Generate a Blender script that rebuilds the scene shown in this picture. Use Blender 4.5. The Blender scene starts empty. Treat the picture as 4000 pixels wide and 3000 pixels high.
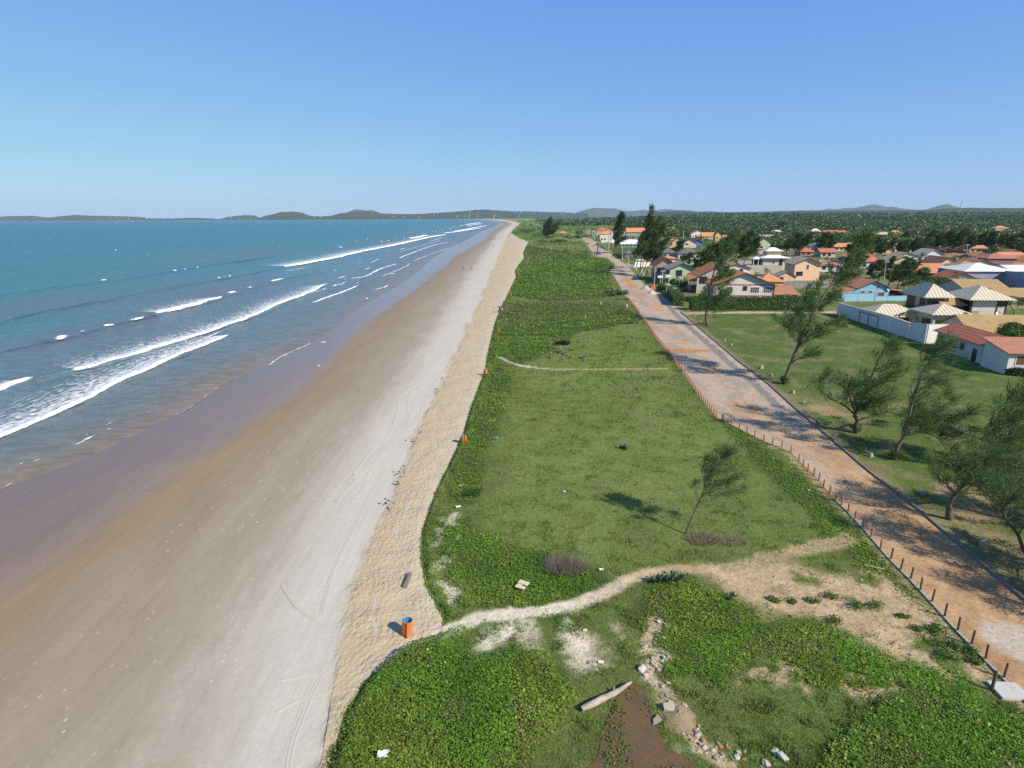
import bpy, math, random
import numpy as np
from mathutils import Vector, Matrix

# ------------------------------------------------------------------ camera, sky, sun, exposure
sc = bpy.context.scene
EXPOSURE = 0.4
COL = sc.collection
rng = np.random.default_rng(11)
random.seed(5)

F = 2311.0                       # focal length in photo pixels (4000 wide)
CAM_H = 24.0
ROLL = math.radians(0.3)
PITCH = math.atan(654 / F)
cam_d = bpy.data.cameras.new('camera')
cam = bpy.data.objects.new('camera', cam_d)
COL.objects.link(cam)
cam_d.sensor_width = 36
cam_d.lens = 36 * F / 4000
cam_d.clip_start = 0.5
cam_d.clip_end = 60000
cam.matrix_world = (Matrix.Translation((0, 0, CAM_H)) @ Matrix.Rotation(math.pi / 2 - PITCH, 4, 'X')
                    @ Matrix.Rotation(-ROLL, 4, 'Z'))
sc.camera = cam

SUN_EL = math.radians(36)
SUN_AZ = math.radians(128)       # clockwise from +Y
w = bpy.data.worlds.new('World')
sc.world = w
w.use_nodes = True
nt = w.node_tree
bg = nt.nodes['Background']
sky = nt.nodes.new('ShaderNodeTexSky')
sky.sky_type = 'NISHITA'
sky.sun_disc = False
sky.sun_elevation = SUN_EL
sky.sun_rotation = SUN_AZ
sky.altitude = 0
sky.air_density = 1.0
sky.dust_density = 0.2
sky.ozone_density = 3.0
def wmath(op, a, b):
    n = nt.nodes.new('ShaderNodeMath'); n.operation = op
    for i, v in enumerate((a, b)):
        if isinstance(v, float): n.inputs[i].default_value = v
        else: nt.links.new(v, n.inputs[i])
    return n.outputs[0]
sep = nt.nodes.new('ShaderNodeSeparateColor'); cmb = nt.nodes.new('ShaderNodeCombineColor')
nt.links.new(sky.outputs[0], sep.inputs[0])
# a clear, strongly blue sky: softer contrast towards the horizon than the model's
SK = 1 / (0.13 * 2 ** EXPOSURE)
rr = wmath('MULTIPLY', wmath('POWER', wmath('MULTIPLY', sep.outputs[0], 0.13), 0.71), 0.47)
gg = wmath('MULTIPLY', wmath('POWER', wmath('MULTIPLY', sep.outputs[1], 0.13), 0.62), 0.66)
bb = wmath('MULTIPLY', wmath('ADD', wmath('MULTIPLY', rr, 0.36), 0.76), wmath('MINIMUM', wmath('MULTIPLY', sep.outputs[2], 0.13 / 0.56), 1.0))
for i, v in enumerate((rr, gg, bb)): nt.links.new(wmath('MULTIPLY', v, SK), cmb.inputs[i])
nt.links.new(cmb.outputs[0], bg.inputs[0])
bg.inputs[1].default_value = 0.13

sun_d = bpy.data.lights.new('sun', 'SUN')
sun_d.energy = 5.0
sun_d.angle = math.radians(0.5)
sun_d.color = (1.0, 0.91, 0.76)
sun = bpy.data.objects.new('sun', sun_d)
COL.objects.link(sun)
sdir = Vector((math.sin(SUN_AZ) * math.cos(SUN_EL), math.cos(SUN_AZ) * math.cos(SUN_EL), math.sin(SUN_EL)))
sun.rotation_euler = sdir.to_track_quat('Z', 'Y').to_euler()

sc.view_settings.view_transform = 'Standard'
sc.view_settings.look = 'None'
sc.view_settings.exposure = EXPOSURE
sc.view_settings.gamma = 1
sc.cycles.use_denoising = False
sc.cycles.max_bounces = 6
sc.cycles.transparent_max_bounces = 12
sc.cycles.use_adaptive_sampling = False

# ------------------------------------------------------------------ helpers: projection
def G(x, y, z=0.0):
    """photo pixel -> world (X, Y) on the level z"""
    x = np.asarray(x, float); y = np.asarray(y, float)
    dx, dy = x - 2000, y - 1500
    c, s = math.cos(ROLL), math.sin(ROLL)
    rx, ry = c * dx - s * dy, s * dx + c * dy
    vy = F * math.cos(PITCH) - ry * math.sin(PITCH)
    vz = -F * math.sin(PITCH) - ry * math.cos(PITCH)
    t = (CAM_H - z) / -vz
    return np.stack([rx * t, vy * t], -1)

def PROJ(X, Y, Z):
    cy = Y * math.cos(PITCH) - (Z - CAM_H) * math.sin(PITCH)
    cz = Y * math.sin(PITCH) + (Z - CAM_H) * math.cos(PITCH)
    rx, ry = F * X / cy, -F * cz / cy
    c, s = math.cos(ROLL), math.sin(ROLL)
    return 2000 + c * rx + s * ry, 1500 - s * rx + c * ry

def ZAT(X, Y, py):
    """height above (X, Y) that shows at photo row py"""
    lo, hi = -5.0, min(2000.0, CAM_H + Y / math.tan(PITCH) * .9)
    for _ in range(50):
        m = (lo + hi) / 2
        if PROJ(X, Y, m)[1] > py: lo = m
        else: hi = m
    return (lo + hi) / 2

def L(r, g, b):
    f = lambda c: c / 12.92 if c <= 0.04045 else ((c + 0.055) / 1.055) ** 2.4
    return (f(r / 255), f(g / 255), f(b / 255))

def pts(lst, k=1.0, z=0.0):
    a = np.array(lst, float) * k
    return G(a[:, 0], a[:, 1], z)
KD = 4000 / 2212.0

# ------------------------------------------------------------------ helpers: noise and zones
_tabs = {}
def vnoise(x, y, scale, seed=0):
    if seed not in _tabs:
        _tabs[seed] = np.random.default_rng(seed + 100).random((257, 257))
    T = _tabs[seed]
    u, v = np.asarray(x) / scale, np.asarray(y) / scale
    iu, iv = np.floor(u).astype(int), np.floor(v).astype(int)
    fu, fv = u - iu, v - iv
    fu, fv = fu * fu * (3 - 2 * fu), fv * fv * (3 - 2 * fv)
    a, b = iu % 256, iv % 256
    return ((T[a, b] * (1 - fu) + T[a + 1, b] * fu) * (1 - fv) + (T[a, b + 1] * (1 - fu) + T[a + 1, b + 1] * fu) * fv)
def fbm(x, y, scale, seed=0, n=4):
    s, a, t = 0, 1.0, 0
    for k in range(n):
        s = s + a * vnoise(x, y, scale / 2 ** k, seed + k * 7); t += a; a *= .55
    return s / t
def sstep(a, b, x):
    t = np.clip((x - a) / (b - a), 0, 1)
    return t * t * (3 - 2 * t)
def seg_dist(P, x, y, closed):
    d = np.full(x.shape, 1e9)
    n = len(P)
    for i in range(n if closed else n - 1):
        a, b = P[i], P[(i + 1) % n]
        vx, vy = b - a
        t = np.clip(((x - a[0]) * vx + (y - a[1]) * vy) / (vx * vx + vy * vy + 1e-9), 0, 1)
        d = np.minimum(d, (x - a[0] - t * vx) ** 2 + (y - a[1] - t * vy) ** 2)
    return np.sqrt(d)
def sd(P, x, y):
    ins = np.zeros(x.shape, bool)
    n = len(P)
    for i in range(n):
        a, b = P[i], P[(i + 1) % n]
        c = (a[1] > y) != (b[1] > y)
        xi = (b[0] - a[0]) * (y - a[1]) / (b[1] - a[1] + 1e-12) + a[0]
        ins ^= c & (x < xi)
    d = seg_dist(P, x, y, True)
    return np.where(ins, d, -d)
def smooth_line(P, n):
    """resample a polyline with Catmull-Rom to n points"""
    P = np.asarray(P, float)
    Q = np.vstack([2 * P[0] - P[1], P, 2 * P[-1] - P[-2]])
    out = []
    for u in np.linspace(0, len(P) - 1 - 1e-6, n):
        i = int(u); t = u - i
        a, b, c, d = Q[i:i + 4]
        out.append(.5 * ((2 * b) + (c - a) * t + (2 * a - 5 * b + 4 * c - d) * t * t + (3 * b - a - 3 * c + d) * t ** 3))
    return np.array(out)

# ------------------------------------------------------------------ helpers: meshes, objects
def link(name, me, mats, parent=None):
    o = bpy.data.objects.new(name, me)
    COL.objects.link(o)
    for m in (mats if isinstance(mats, (list, tuple)) else [mats]):
        me.materials.append(m)
    if parent: o.parent = parent
    return o

def raw_mesh(name, V, Fa, mats, parent=None, smooth=False, col=None, uv=None, fl=None, mi=None):
    """V (n,3); Fa (m,3|4) array or list of tuples; col per-vertex rgb; uv per-vertex; fl dict of per-vertex floats"""
    me = bpy.data.meshes.new(name)
    V = np.asarray(V, np.float32)
    if isinstance(Fa, np.ndarray):
        k = Fa.shape[1]
        me.vertices.add(len(V)); me.vertices.foreach_set('co', V.ravel())
        me.loops.add(Fa.size); me.loops.foreach_set('vertex_index', Fa.astype(np.int32).ravel())
        me.polygons.add(len(Fa))
        me.polygons.foreach_set('loop_start', np.arange(0, Fa.size, k, dtype=np.int32))
        me.update(calc_edges=True)
    else:
        me.from_pydata(V.tolist(), [], [tuple(int(i) for i in f) for f in Fa])
        me.update()
    if smooth:
        me.polygons.foreach_set('use_smooth', np.ones(len(me.polygons), bool))
    if mi is not None:
        me.polygons.foreach_set('material_index', np.asarray(mi, np.int32))
    if col is not None:
        a = me.attributes.new('Col', 'FLOAT_COLOR', 'POINT')
        c = np.ones((len(V), 4), np.float32); c[:, :3] = col
        a.data.foreach_set('color', c.ravel())
    if uv is not None:
        l = me.uv_layers.new(name='UVMap')
        idx = np.empty(len(me.loops), np.int32); me.loops.foreach_get('vertex_index', idx)
        l.data.foreach_set('uv', np.asarray(uv, np.float32)[idx].ravel())
    if fl:
        for k, v in fl.items():
            a = me.attributes.new(k, 'FLOAT', 'POINT'); a.data.foreach_set('value', np.asarray(v, np.float32))
    return link(name, me, mats, parent)

def grid_faces(nr, nc):
    i = np.arange(nr - 1)[:, None] * nc + np.arange(nc - 1)[None]
    return np.stack([i, i + 1, i + nc + 1, i + nc], -1).reshape(-1, 4)

class MB:
    """collects solids into one mesh"""
    def __init__(s): s.v, s.f, s.m = [], [], []
    def add(s, V, Fa, m=0):
        n = len(s.v); s.v += [tuple(map(float, p)) for p in V]
        s.f += [tuple(i + n for i in f) for f in Fa]; s.m += [m] * len(Fa)
    def box(s, a, b, m=0):
        (x0, y0, z0), (x1, y1, z1) = a, b
        s.add([(x0, y0, z0), (x1, y0, z0), (x1, y1, z0), (x0, y1, z0), (x0, y0, z1), (x1, y0, z1), (x1, y1, z1), (x0, y1, z1)],
              [(3, 2, 1, 0), (4, 5, 6, 7), (0, 1, 5, 4), (1, 2, 6, 5), (2, 3, 7, 6), (3, 0, 4, 7)], m)
    def tube(s, P, R, n=8, m=0, cap=True):
        P = [Vector(p) for p in P]
        if not isinstance(R, (list, tuple, np.ndarray)): R = [R] * len(P)
        V, up = [], Vector((.3, .9, .2)).normalized()
        for i, p in enumerate(P):
            d = (P[min(i + 1, len(P) - 1)] - P[max(i - 1, 0)])
            d = d.normalized() if d.length > 1e-9 else Vector((0, 0, 1))
            a = d.cross(up)
            a = a.normalized() if a.length > 1e-3 else d.orthogonal().normalized()
            b = d.cross(a)
            for k in range(n):
                t = 2 * math.pi * k / n
                V.append(p + (a * math.cos(t) + b * math.sin(t)) * float(R[i]))
        Fa = [(i * n + k, i * n + (k + 1) % n, (i + 1) * n + (k + 1) % n, (i + 1) * n + k) for i in range(len(P) - 1) for k in range(n)]
        if cap: Fa += [tuple(range(n))[::-1], tuple((len(P) - 1) * n + k for k in range(n))]
        s.add(V, Fa, m)
    def lathe(s, prof, n=20, m=0, c=(0, 0, 0)):
        V = [(c[0] + r * math.cos(2 * math.pi * k / n), c[1] + r * math.sin(2 * math.pi * k / n), c[2] + z) for r, z in prof for k in range(n)]
        Fa = [(i * n + k, i * n + (k + 1) % n, (i + 1) * n + (k + 1) % n, (i + 1) * n + k) for i in range(len(prof) - 1) for k in range(n)]
        s.add(V, Fa, m)
    def build(s, name, mats, parent=None, smooth=False):
        return raw_mesh(name, s.v, s.f, mats, parent, smooth=smooth, mi=s.m)

def tag(o, label=None, cat=None, group=None, kind=None):
    if label: o['label'] = label
    if cat: o['category'] = cat
    if group: o['group'] = group
    if kind: o['kind'] = kind
    return o
def empty(name, loc, rz=0.0):
    o = bpy.data.objects.new(name, None); COL.objects.link(o)
    o.empty_display_size = .5
    o.location = loc; o.rotation_euler = (0, 0, rz)
    return o
def copy_tree(o, parent=None):
    c = o.copy(); COL.objects.link(c)
    if parent: c.parent = parent
    for ch in o.children: copy_tree(ch, c)
    return c

# ------------------------------------------------------------------ helpers: materials
def new_mat(name):
    m = bpy.data.materials.new(name); m.use_nodes = True
    return m, m.node_tree, m.node_tree.nodes['Principled BSDF']
def nd(t, ty, **k):
    n = t.nodes.new(ty)
    for a, v in k.items(): setattr(n, a, v)
    return n
def mathn(t, op, a, b=None, clamp=False):
    n = nd(t, 'ShaderNodeMath', operation=op, use_clamp=clamp)
    for i, v in enumerate((a, b)):
        if v is None: continue
        if isinstance(v, (int, float)): n.inputs[i].default_value = v
        else: t.links.new(v, n.inputs[i])
    return n.outputs[0]
def mixc(t, fac, a, b, mode='MIX'):
    n = nd(t, 'ShaderNodeMix', data_type='RGBA', blend_type=mode)
    for i, v in ((0, fac), (6, a), (7, b)):
        if isinstance(v, (int, float)): n.inputs[i].default_value = v
        elif isinstance(v, tuple): n.inputs[i].default_value = (*v[:3], 1)
        else: t.links.new(v, n.inputs[i])
    return n.outputs[2]
def noise(t, vec, scale, detail=4, rough=.55, out=0):
    n = nd(t, 'ShaderNodeTexNoise')
    n.inputs['Scale'].default_value = scale; n.inputs['Detail'].default_value = detail; n.inputs['Roughness'].default_value = rough
    if vec is not None: t.links.new(vec, n.inputs['Vector'])
    return n.outputs[out]
def ramp(t, fac, stops, interp='LINEAR'):
    n = nd(t, 'ShaderNodeValToRGB'); r = n.color_ramp; r.interpolation = interp
    while len(r.elements) < len(stops): r.elements.new(.5)
    for e, (p, c) in zip(r.elements, stops):
        e.position = p; e.color = (*c[:3], 1) if isinstance(c, tuple) else (c, c, c, 1)
    t.links.new(fac, n.inputs[0])
    return n.outputs[0]
def bump(t, bs, h, dist, strength=1.0):
    b = nd(t, 'ShaderNodeBump'); b.inputs['Strength'].default_value = strength; b.inputs['Distance'].default_value = dist
    t.links.new(h, b.inputs['Height']); t.links.new(b.outputs[0], bs.inputs['Normal'])
    return b
def wpos(t, sx=1, sy=1, sz=1):
    g = nd(t, 'ShaderNodeNewGeometry')
    if (sx, sy, sz) == (1, 1, 1): return g.outputs['Position']
    m = nd(t, 'ShaderNodeMapping'); m.inputs['Scale'].default_value = (sx, sy, sz)
    t.links.new(g.outputs['Position'], m.inputs['Vector'])
    return m.outputs[0]
def attr(t, n, out='Color'):
    a = nd(t, 'ShaderNodeAttribute'); a.attribute_name = n
    return a.outputs[out]

def paint(name, c, rough=.8, var=.18, scale=1.2, spec=.3, grime=0.0):
    m, t, b = new_mat(name)
    o = nd(t, 'ShaderNodeTexCoord').outputs['Object']
    n = noise(t, o, scale, 6, .65)
    lo = tuple(v * (1 - var) for v in c); hi = tuple(min(1, v * (1 + var * .6)) for v in c)
    colr = mixc(t, n, lo, hi)
    if grime:
        mp = nd(t, 'ShaderNodeMapping'); mp.inputs['Scale'].default_value = (1.6, 1.6, .25); t.links.new(o, mp.inputs[0])
        g = noise(t, mp.outputs[0], 1.3, 5, .7)
        colr = mixc(t, ramp(t, g, [(.45, 0.0), (.7, grime)]), colr, (c[0] * .35, c[1] * .32, c[2] * .28))
    t.links.new(colr, b.inputs['Base Color'])
    b.inputs['Roughness'].default_value = rough
    b.inputs['Specular IOR Level'].default_value = spec
    return m
def leafmat(name, trans=.25, rough=.55, spec=.3):
    m, t, b = new_mat(name)
    c = attr(t, 'Col')
    t.links.new(c, b.inputs['Base Color'])
    b.inputs['Roughness'].default_value = rough; b.inputs['Specular IOR Level'].default_value = spec
    tr = nd(t, 'ShaderNodeBsdfTranslucent'); t.links.new(c, tr.inputs[0])
    mx = nd(t, 'ShaderNodeMixShader'); mx.inputs[0].default_value = trans
    out = t.nodes['Material Output']
    t.links.new(b.outputs[0], mx.inputs[1]); t.links.new(tr.outputs[0], mx.inputs[2]); t.links.new(mx.outputs[0], out.inputs[0])
    return m
LEAF = leafmat('vine leaves', .3, .45, .35)
GRASS = leafmat('grass blades', .35, .7, .12)
NEEDLE = leafmat('casuarina needles', .4, .7, .1)
BARK = paint('bark', (.14, .11, .085), .9, .35, 3)
PALMBARK = paint('palm bark', (.22, .18, .13), .9, .3, 4)
# EOF-PART1

# ------------------------------------------------------------------ shore lines (photo pixels -> world)
SEA_Z = -0.5
def bline(lst, k, z, k2=None):
    P = pts(lst, k, z)
    P = P[np.argsort(P[:, 1])]
    # carry on in a straight line behind the camera
    s = (P[1, 0] - P[0, 0]) / max(P[1, 1] - P[0, 1], .5)
    s = float(np.clip(s, -.9, .9))
    P = np.vstack([[P[0, 0] - s * 25 - 6 * np.sign(s) * 0, P[0, 1] - 25], [P[0, 0] - s * 25, -90], P])
    P = P[np.argsort(P[:, 1])]
    return P
b5_s = np.vstack([np.array([(705, 1659), (725, 1610), (745, 1545), (790, 1480), (850, 1425), (900, 1396), (950, 1382), (965, 1350), (962, 1330),
                            (925, 1265), (915, 1200), (915, 1150), (938, 1080), (955, 1040), (985, 980), (1004, 935), (1020, 880),
                            (1050, 800), (1055, 765), (1070, 700), (1085, 660)]) * KD,
                  [(1978, 1165), (2010, 1100), (2019, 1082), (2013, 1059), (2030, 1032), (2048, 1007), (2044, 987), (2055, 962), (2064, 944), (2030, 932),
                   (1994, 910), (2005, 896), (2026, 880), (2031, 872), (2017, 866), (1976, 859.5), (1931, 855.5), (1880, 853)]])
b4_s = np.vstack([np.array([(690, 1659), (712, 1520), (728, 1420), (750, 1300), (775, 1220), (800, 1150), (838, 1080), (860, 1020), (890, 950), (925, 880),
                            (968, 785), (990, 740), (1020, 680), (1040, 640), (1060, 590), (1078, 545), (1092, 515)]) * KD,
                  [(1998, 900), (2010, 884), (2016, 873), (1998, 867), (1960, 860.5), (1920, 856.5), (1870, 853.5)]])
b3_s = np.vstack([np.array([(392, 1659), (450, 1500), (505, 1400), (560, 1280), (610, 1180), (680, 1060), (750, 950), (830, 860), (900, 760),
                            (950, 690), (985, 630), (1020, 580), (1050, 540), (1075, 505)]) * KD,
                  [(1975, 890), (2000, 877), (1992, 869), (1955, 862), (1912, 857), (1865, 854)]])
b2_s = [(-420, 2560), (0, 2306), (181, 2197), (398, 2061), (633, 1872), (796, 1763), (995, 1637), (1157, 1537), (1203, 1496), (1316, 1378), (1411, 1283),
        (1470, 1238), (1551, 1179), (1633, 1125), (1703, 1066), (1750, 1034), (1764, 1014), (1800, 991), (1858, 962), (1899, 935),
        (1922, 907), (1949, 889), (1974, 876.5), (1962, 867.5), (1930, 860.5), (1895, 857.5), (1850, 855)]
b1_s = [(-500, 2200), (0, 1908), (180, 1850), (362, 1781), (597, 1664), (723, 1600), (904, 1492), (1000, 1448), (1158, 1365), (1235, 1329), (1307, 1283), (1362, 1229),
        (1452, 1175), (1565, 1112), (1633, 1062), (1690, 1010), (1750, 971), (1830, 935), (1880, 905), (1930, 886), (1955, 876), (1940, 868), (1905, 861.5), (1870, 858.5), (1830, 856)]
ZB = [SEA_Z, -.36, -.12, -.02, 0.0]
BL = [bline(l, 1, z) for l, z in zip((b1_s, b2_s, b3_s, b4_s, b5_s), ZB)]
def XB(i, Y): return np.interp(Y, BL[i][:, 1], BL[i][:, 0])

rows_b = np.concatenate([np.linspace(-60, 15, 40), 15 * (9500 / 15) ** np.linspace(0, 1, 760)[1:]])
XBs = np.stack([XB(i, rows_b) for i in range(5)], 1)
for i in range(3, -1, -1):
    XBs[:, i] = np.minimum(XBs[:, i], XBs[:, i + 1] - .4)
cols, pcol = [], []
for k in range(6):                                   # under the water
    a = k / 6
    cols.append(XBs[:, 0] - 40 * (1 - a)); pcol.append(-1 + a)
for i in range(4):
    for k in range(10):
        a = k / 10
        cols.append(XBs[:, i] * (1 - a) + XBs[:, i + 1] * a); pcol.append(i + a)
cols += [XBs[:, 4], XBs[:, 4] + 1.2]; pcol += [4.0, 4.2]
X = np.stack(cols, 1); Y = np.repeat(rows_b[:, None], X.shape[1], 1)
Pp = np.repeat(np.array(pcol)[None], len(rows_b), 0)
Z = np.interp(Pp, [-1, 0, 1, 2, 3, 3.9, 4.2], [-1.5, SEA_Z, -.36, -.12, -.02, 0.006, -.15])
Z = Z + np.where((Pp > 3) & (Pp < 4) & (Y < 120), (fbm(X, Y, 1.1, 3, 3) - .5) * .10, 0)

sand, t, b = new_mat('beach sand')
p = attr(t, 'p', 'Fac')
pos = wpos(t)
n1 = noise(t, wpos(t, .18, .05, .18), 1.0, 5, .6)
n2 = noise(t, wpos(t, .9, .22, .9), 1.0, 5, .6)
pw = mathn(t, 'ADD', p, mathn(t, 'MULTIPLY', mathn(t, 'SUBTRACT', n1, .5), .55))
pw = mathn(t, 'ADD', pw, mathn(t, 'MULTIPLY', mathn(t, 'SUBTRACT', n2, .5), .3))
wet_p = mathn(t, 'ADD', p, mathn(t, 'MULTIPLY', mathn(t, 'SUBTRACT', n2, .5), .12))
q = mathn(t, 'DIVIDE', mathn(t, 'ADD', pw, 1.0), 6.0)
def P6(v): return (v + 1) / 6
c = ramp(t, q, [(P6(-1), (.17, .14, .11)), (P6(.6), (.25, .178, .14)), (P6(.98), (.29, .215, .155)), (P6(1.14), (.335, .24, .135)), (P6(1.45), (.335, .27, .19)),
                (P6(1.85), (.39, .33, .255)), (P6(2.15), (.53, .47, .39)), (P6(2.6), (.60, .55, .475)), (P6(2.98), (.60, .55, .47)), (P6(3.1), (.56, .44, .285)),
                (P6(3.6), (.58, .47, .32)), (P6(4.0), (.60, .51, .38))])
streak = noise(t, wpos(t, 2.2, .16, 1), 1.0, 4, .6)
grain = noise(t, pos, 3.2, 6, .7)
c = mixc(t, mathn(t, 'MULTIPLY', ramp(t, streak, [(.35, 0.0), (.75, 1.0)]), .38), c, mixc(t, 1.0, c, (.74, .72, .70), 'MULTIPLY'))
patch = noise(t, wpos(t, .35, .09, 1), 1.0, 5, .65)
c = mixc(t, .32, c, ramp(t, patch, [(.35, .88), (.65, 1.16)]), 'MULTIPLY')
c = mixc(t, .42, c, mixc(t, grain, (.32, .32, .32), (1.0, 1.0, 1.0)), 'MULTIPLY')
# shell specks on the damp belt
vor = nd(t, 'ShaderNodeTexVoronoi'); vor.inputs['Scale'].default_value = 1.0; vor.inputs['Randomness'].default_value = 1
t.links.new(wpos(t, 1.7, 1.1, 1), vor.inputs['Vector'])
sp = mathn(t, 'LESS_THAN', vor.outputs['Distance'], .13)
spm = mathn(t, 'MULTIPLY', sp, ramp(t, mathn(t, 'DIVIDE', mathn(t, 'ADD', p, 1.0), 6.0), [(P6(1.25), 0.0), (P6(1.5), .75), (P6(2.0), .8), (P6(2.3), 0.0)]))
spm = mathn(t, 'MULTIPLY', spm, ramp(t, noise(t, pos, .12, 3), [(.42, 0.0), (.6, 1.0)]))
c = mixc(t, spm, c, (.62, .56, .46))
t.links.new(c, b.inputs['Base Color'])
wq = mathn(t, 'DIVIDE', mathn(t, 'ADD', wet_p, 1.0), 6.0)
r = ramp(t, wq, [(P6(0), .16), (P6(.8), .2), (P6(.99), .28), (P6(1.06), .5), (P6(1.5), .75), (P6(2.2), .95)])
t.links.new(r, b.inputs['Roughness'])
b.inputs['Specular IOR Level'].default_value = .17
dune = noise(t, wpos(t, 1, .75, 1), 3.6, 4, .55)
fine = noise(t, pos, 9, 3, .6)
h = mathn(t, 'ADD', mathn(t, 'MULTIPLY', dune, ramp(t, q, [(P6(1.9), 0.0), (P6(2.4), .08), (P6(3.0), .14), (P6(3.12), 1.0)])), mathn(t, 'MULTIPLY', fine, .06))
h = mathn(t, 'MULTIPLY', h, ramp(t, noise(t, pos, .5, 4), [(.35, .35), (.65, 1.15)]))
h = mathn(t, 'MULTIPLY', h, ramp(t, wq, [(P6(1.0), 0.0), (P6(1.3), 1.0)]))
bump(t, b, h, .22, .9)
beach = raw_mesh('beach', np.stack([X, Y, Z], -1).reshape(-1, 3), grid_faces(*X.shape), sand, smooth=True, fl={'p': Pp.ravel()})
tag(beach, 'pale sand beach running from the wet shore to the green dune', 'beach', kind='structure')

# ------------------------------------------------------------------ sea
rows_s = np.concatenate([np.linspace(-120, 30, 40), 30 * (14000 / 30) ** np.linspace(0, 1, 420)[1:]])
tt = np.concatenate([np.linspace(-12, 150, 230), 150 * (22000 / 150) ** np.linspace(0, 1, 90)[1:]])
T, Y = np.meshgrid(tt, rows_s)
xs = XB(0, np.minimum(Y, 9000))
X = xs - T
swells = [  # crests of unbroken and breaking waves, photo pixels
    ([(-200, 1190), (0, 1152), (203, 1125), (434, 1098), (588, 1075), (814, 1039), (931, 1023), (1100, 1000)], .55, 3.0),
    ([(-200, 1295), (0, 1261), (181, 1216), (362, 1184), (542, 1148), (705, 1116), (900, 1085), (1110, 1045)], .6, 2.6),
    ([(-200, 1420), (0, 1372), (194, 1335), (393, 1283), (583, 1238), (796, 1188), (938, 1141), (1124, 1089), (1300, 1050)], .5, 1.8),
    ([(-100, 1562), (0, 1536), (163, 1477), (389, 1433), (579, 1378), (814, 1304), (1000, 1236), (1208, 1148)], .42, 1.5),
    ([(-150, 1790), (0, 1723), (181, 1644), (362, 1558), (610, 1437), (859, 1333), (1000, 1270)], .3, 1.2)]
Z = np.full(X.shape, SEA_Z)
for l, hgt, wd in swells:
    P = pts(l, 1, SEA_Z); P = P[np.argsort(P[:, 1])]
    u = X - np.interp(Y, P[:, 1], P[:, 0])           # + = towards the shore
    fade = sstep(P[0, 1] - 10, P[0, 1] + 5, Y) * (1 - sstep(P[-1, 1] - 20, P[-1, 1] + 30, Y))
    hv = hgt * (0.6 + .6 * vnoise(Y, Y * 0, 14, 41))
    Z += fade * hv * np.where(u > 0, np.exp(-(u / (wd * .55)) ** 2), np.exp(-(u / (wd * 1.6)) ** 2))
near = np.clip((T - 10) / 40, 0, 1) * (Y < 700)
Z += near * .22 * (fbm(X, Y * .55, 7, 21, 3) - .5)
seam, t, b = new_mat('sea water')
tv = attr(t, 'p', 'Fac')
n1 = noise(t, wpos(t, .05, .012, .05), 1.0, 4, .6)
n2 = noise(t, wpos(t, .011, .004, .01), 1.0, 4, .6)
tw = mathn(t, 'ADD', tv, mathn(t, 'MULTIPLY', mathn(t, 'SUBTRACT', n1, .5), .16))
c = ramp(t, tw, [(0.0, (.19, .145, .115)), (.05, (.15, .14, .125)), (.12, (.115, .15, .165)), (.25, (.10, .165, .195)), (.36, (.065, .165, .20)), (.50, (.026, .15, .168)),
                 (.70, (.006, .12, .165)), (.82, (.004, .095, .17)), (1.0, (.004, .06, .16))])
c = mixc(t, mathn(t, 'MULTIPLY', ramp(t, n2, [(.46, 0.0), (.62, .6)]), ramp(t, tv, [(.22, 0.0), (.34, 1.0), (.47, .8), (.56, 0.0)])), c, (.125, .105, .125))
rip = noise(t, wpos(t, .35, .9, 1), 1.0, 5, .7)
c = mixc(t, 1.0, c, ramp(t, rip, [(.3, .72), (.7, 1.3)]), 'MULTIPLY')
t.links.new(c, b.inputs['Base Color'])
b.inputs['Roughness'].default_value = .3
b.inputs['Specular IOR Level'].default_value = .12
w1 = noise(t, wpos(t, .55, .35, 1), 1.0, 6, .62)
w2 = noise(t, wpos(t, .09, .05, 1), 1.0, 3, .5)
w3 = noise(t, wpos(t, .012, .008, 1), 1.0, 4, .6)
hh = mathn(t, 'ADD', mathn(t, 'MULTIPLY', w1, .5), mathn(t, 'MULTIPLY', w2, 1.2))
hh = mathn(t, 'ADD', hh, mathn(t, 'MULTIPLY', w3, 4.0))
hh = mathn(t, 'MULTIPLY', hh, ramp(t, tv, [(0.02, .3), (.12, .8), (.4, 1.0)]))
bump(t, b, hh, 1.5, .9)
TV = np.interp(T, [-12, 0, 8, 25, 50, 100, 220, 700, 3000, 22000], [0, .02, .1, .2, .32, .45, .55, .68, .82, 1.0])
sea = raw_mesh('sea', np.stack([X, Y, Z], -1).reshape(-1, 3), grid_faces(*X.shape)[:, ::-1].copy(), seam, smooth=True, fl={'p': TV.ravel()})
tag(sea, 'teal sea with low wind waves', 'sea', kind='structure')

# ------------------------------------------------------------------ surf foam
foam_m, t, b = new_mat('foam')
b.inputs['Base Color'].default_value = (.85, .86, .87, 1); b.inputs['Roughness'].default_value = .9
d = attr(t, 'dens', 'Fac')
fn = noise(t, wpos(t, .8, .55, .5), 1.6, 6, .75)
fl_ = noise(t, wpos(t, 1.1, .35, .5), 1.3, 3, .5)
fs = mathn(t, 'ADD', mathn(t, 'MULTIPLY', fn, .7), mathn(t, 'MULTIPLY', fl_, .3))
a = mathn(t, 'MULTIPLY', mathn(t, 'SUBTRACT', mathn(t, 'MULTIPLY', d, .62), mathn(t, 'SUBTRACT', fs, .12)), 6.0, True)
a = mathn(t, 'MULTIPLY', a, ramp(t, d, [(.2, .35), (.8, 1.0)]))
tr = nd(t, 'ShaderNodeBsdfTransparent'); mx = nd(t, 'ShaderNodeMixShader')
t.links.new(a, mx.inputs[0]); t.links.new(tr.outputs[0], mx.inputs[1]); t.links.new(b.outputs[0], mx.inputs[2])
t.links.new(mx.outputs[0], t.nodes['Material Output'].inputs[0])
bump(t, b, fn, .25)
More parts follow.
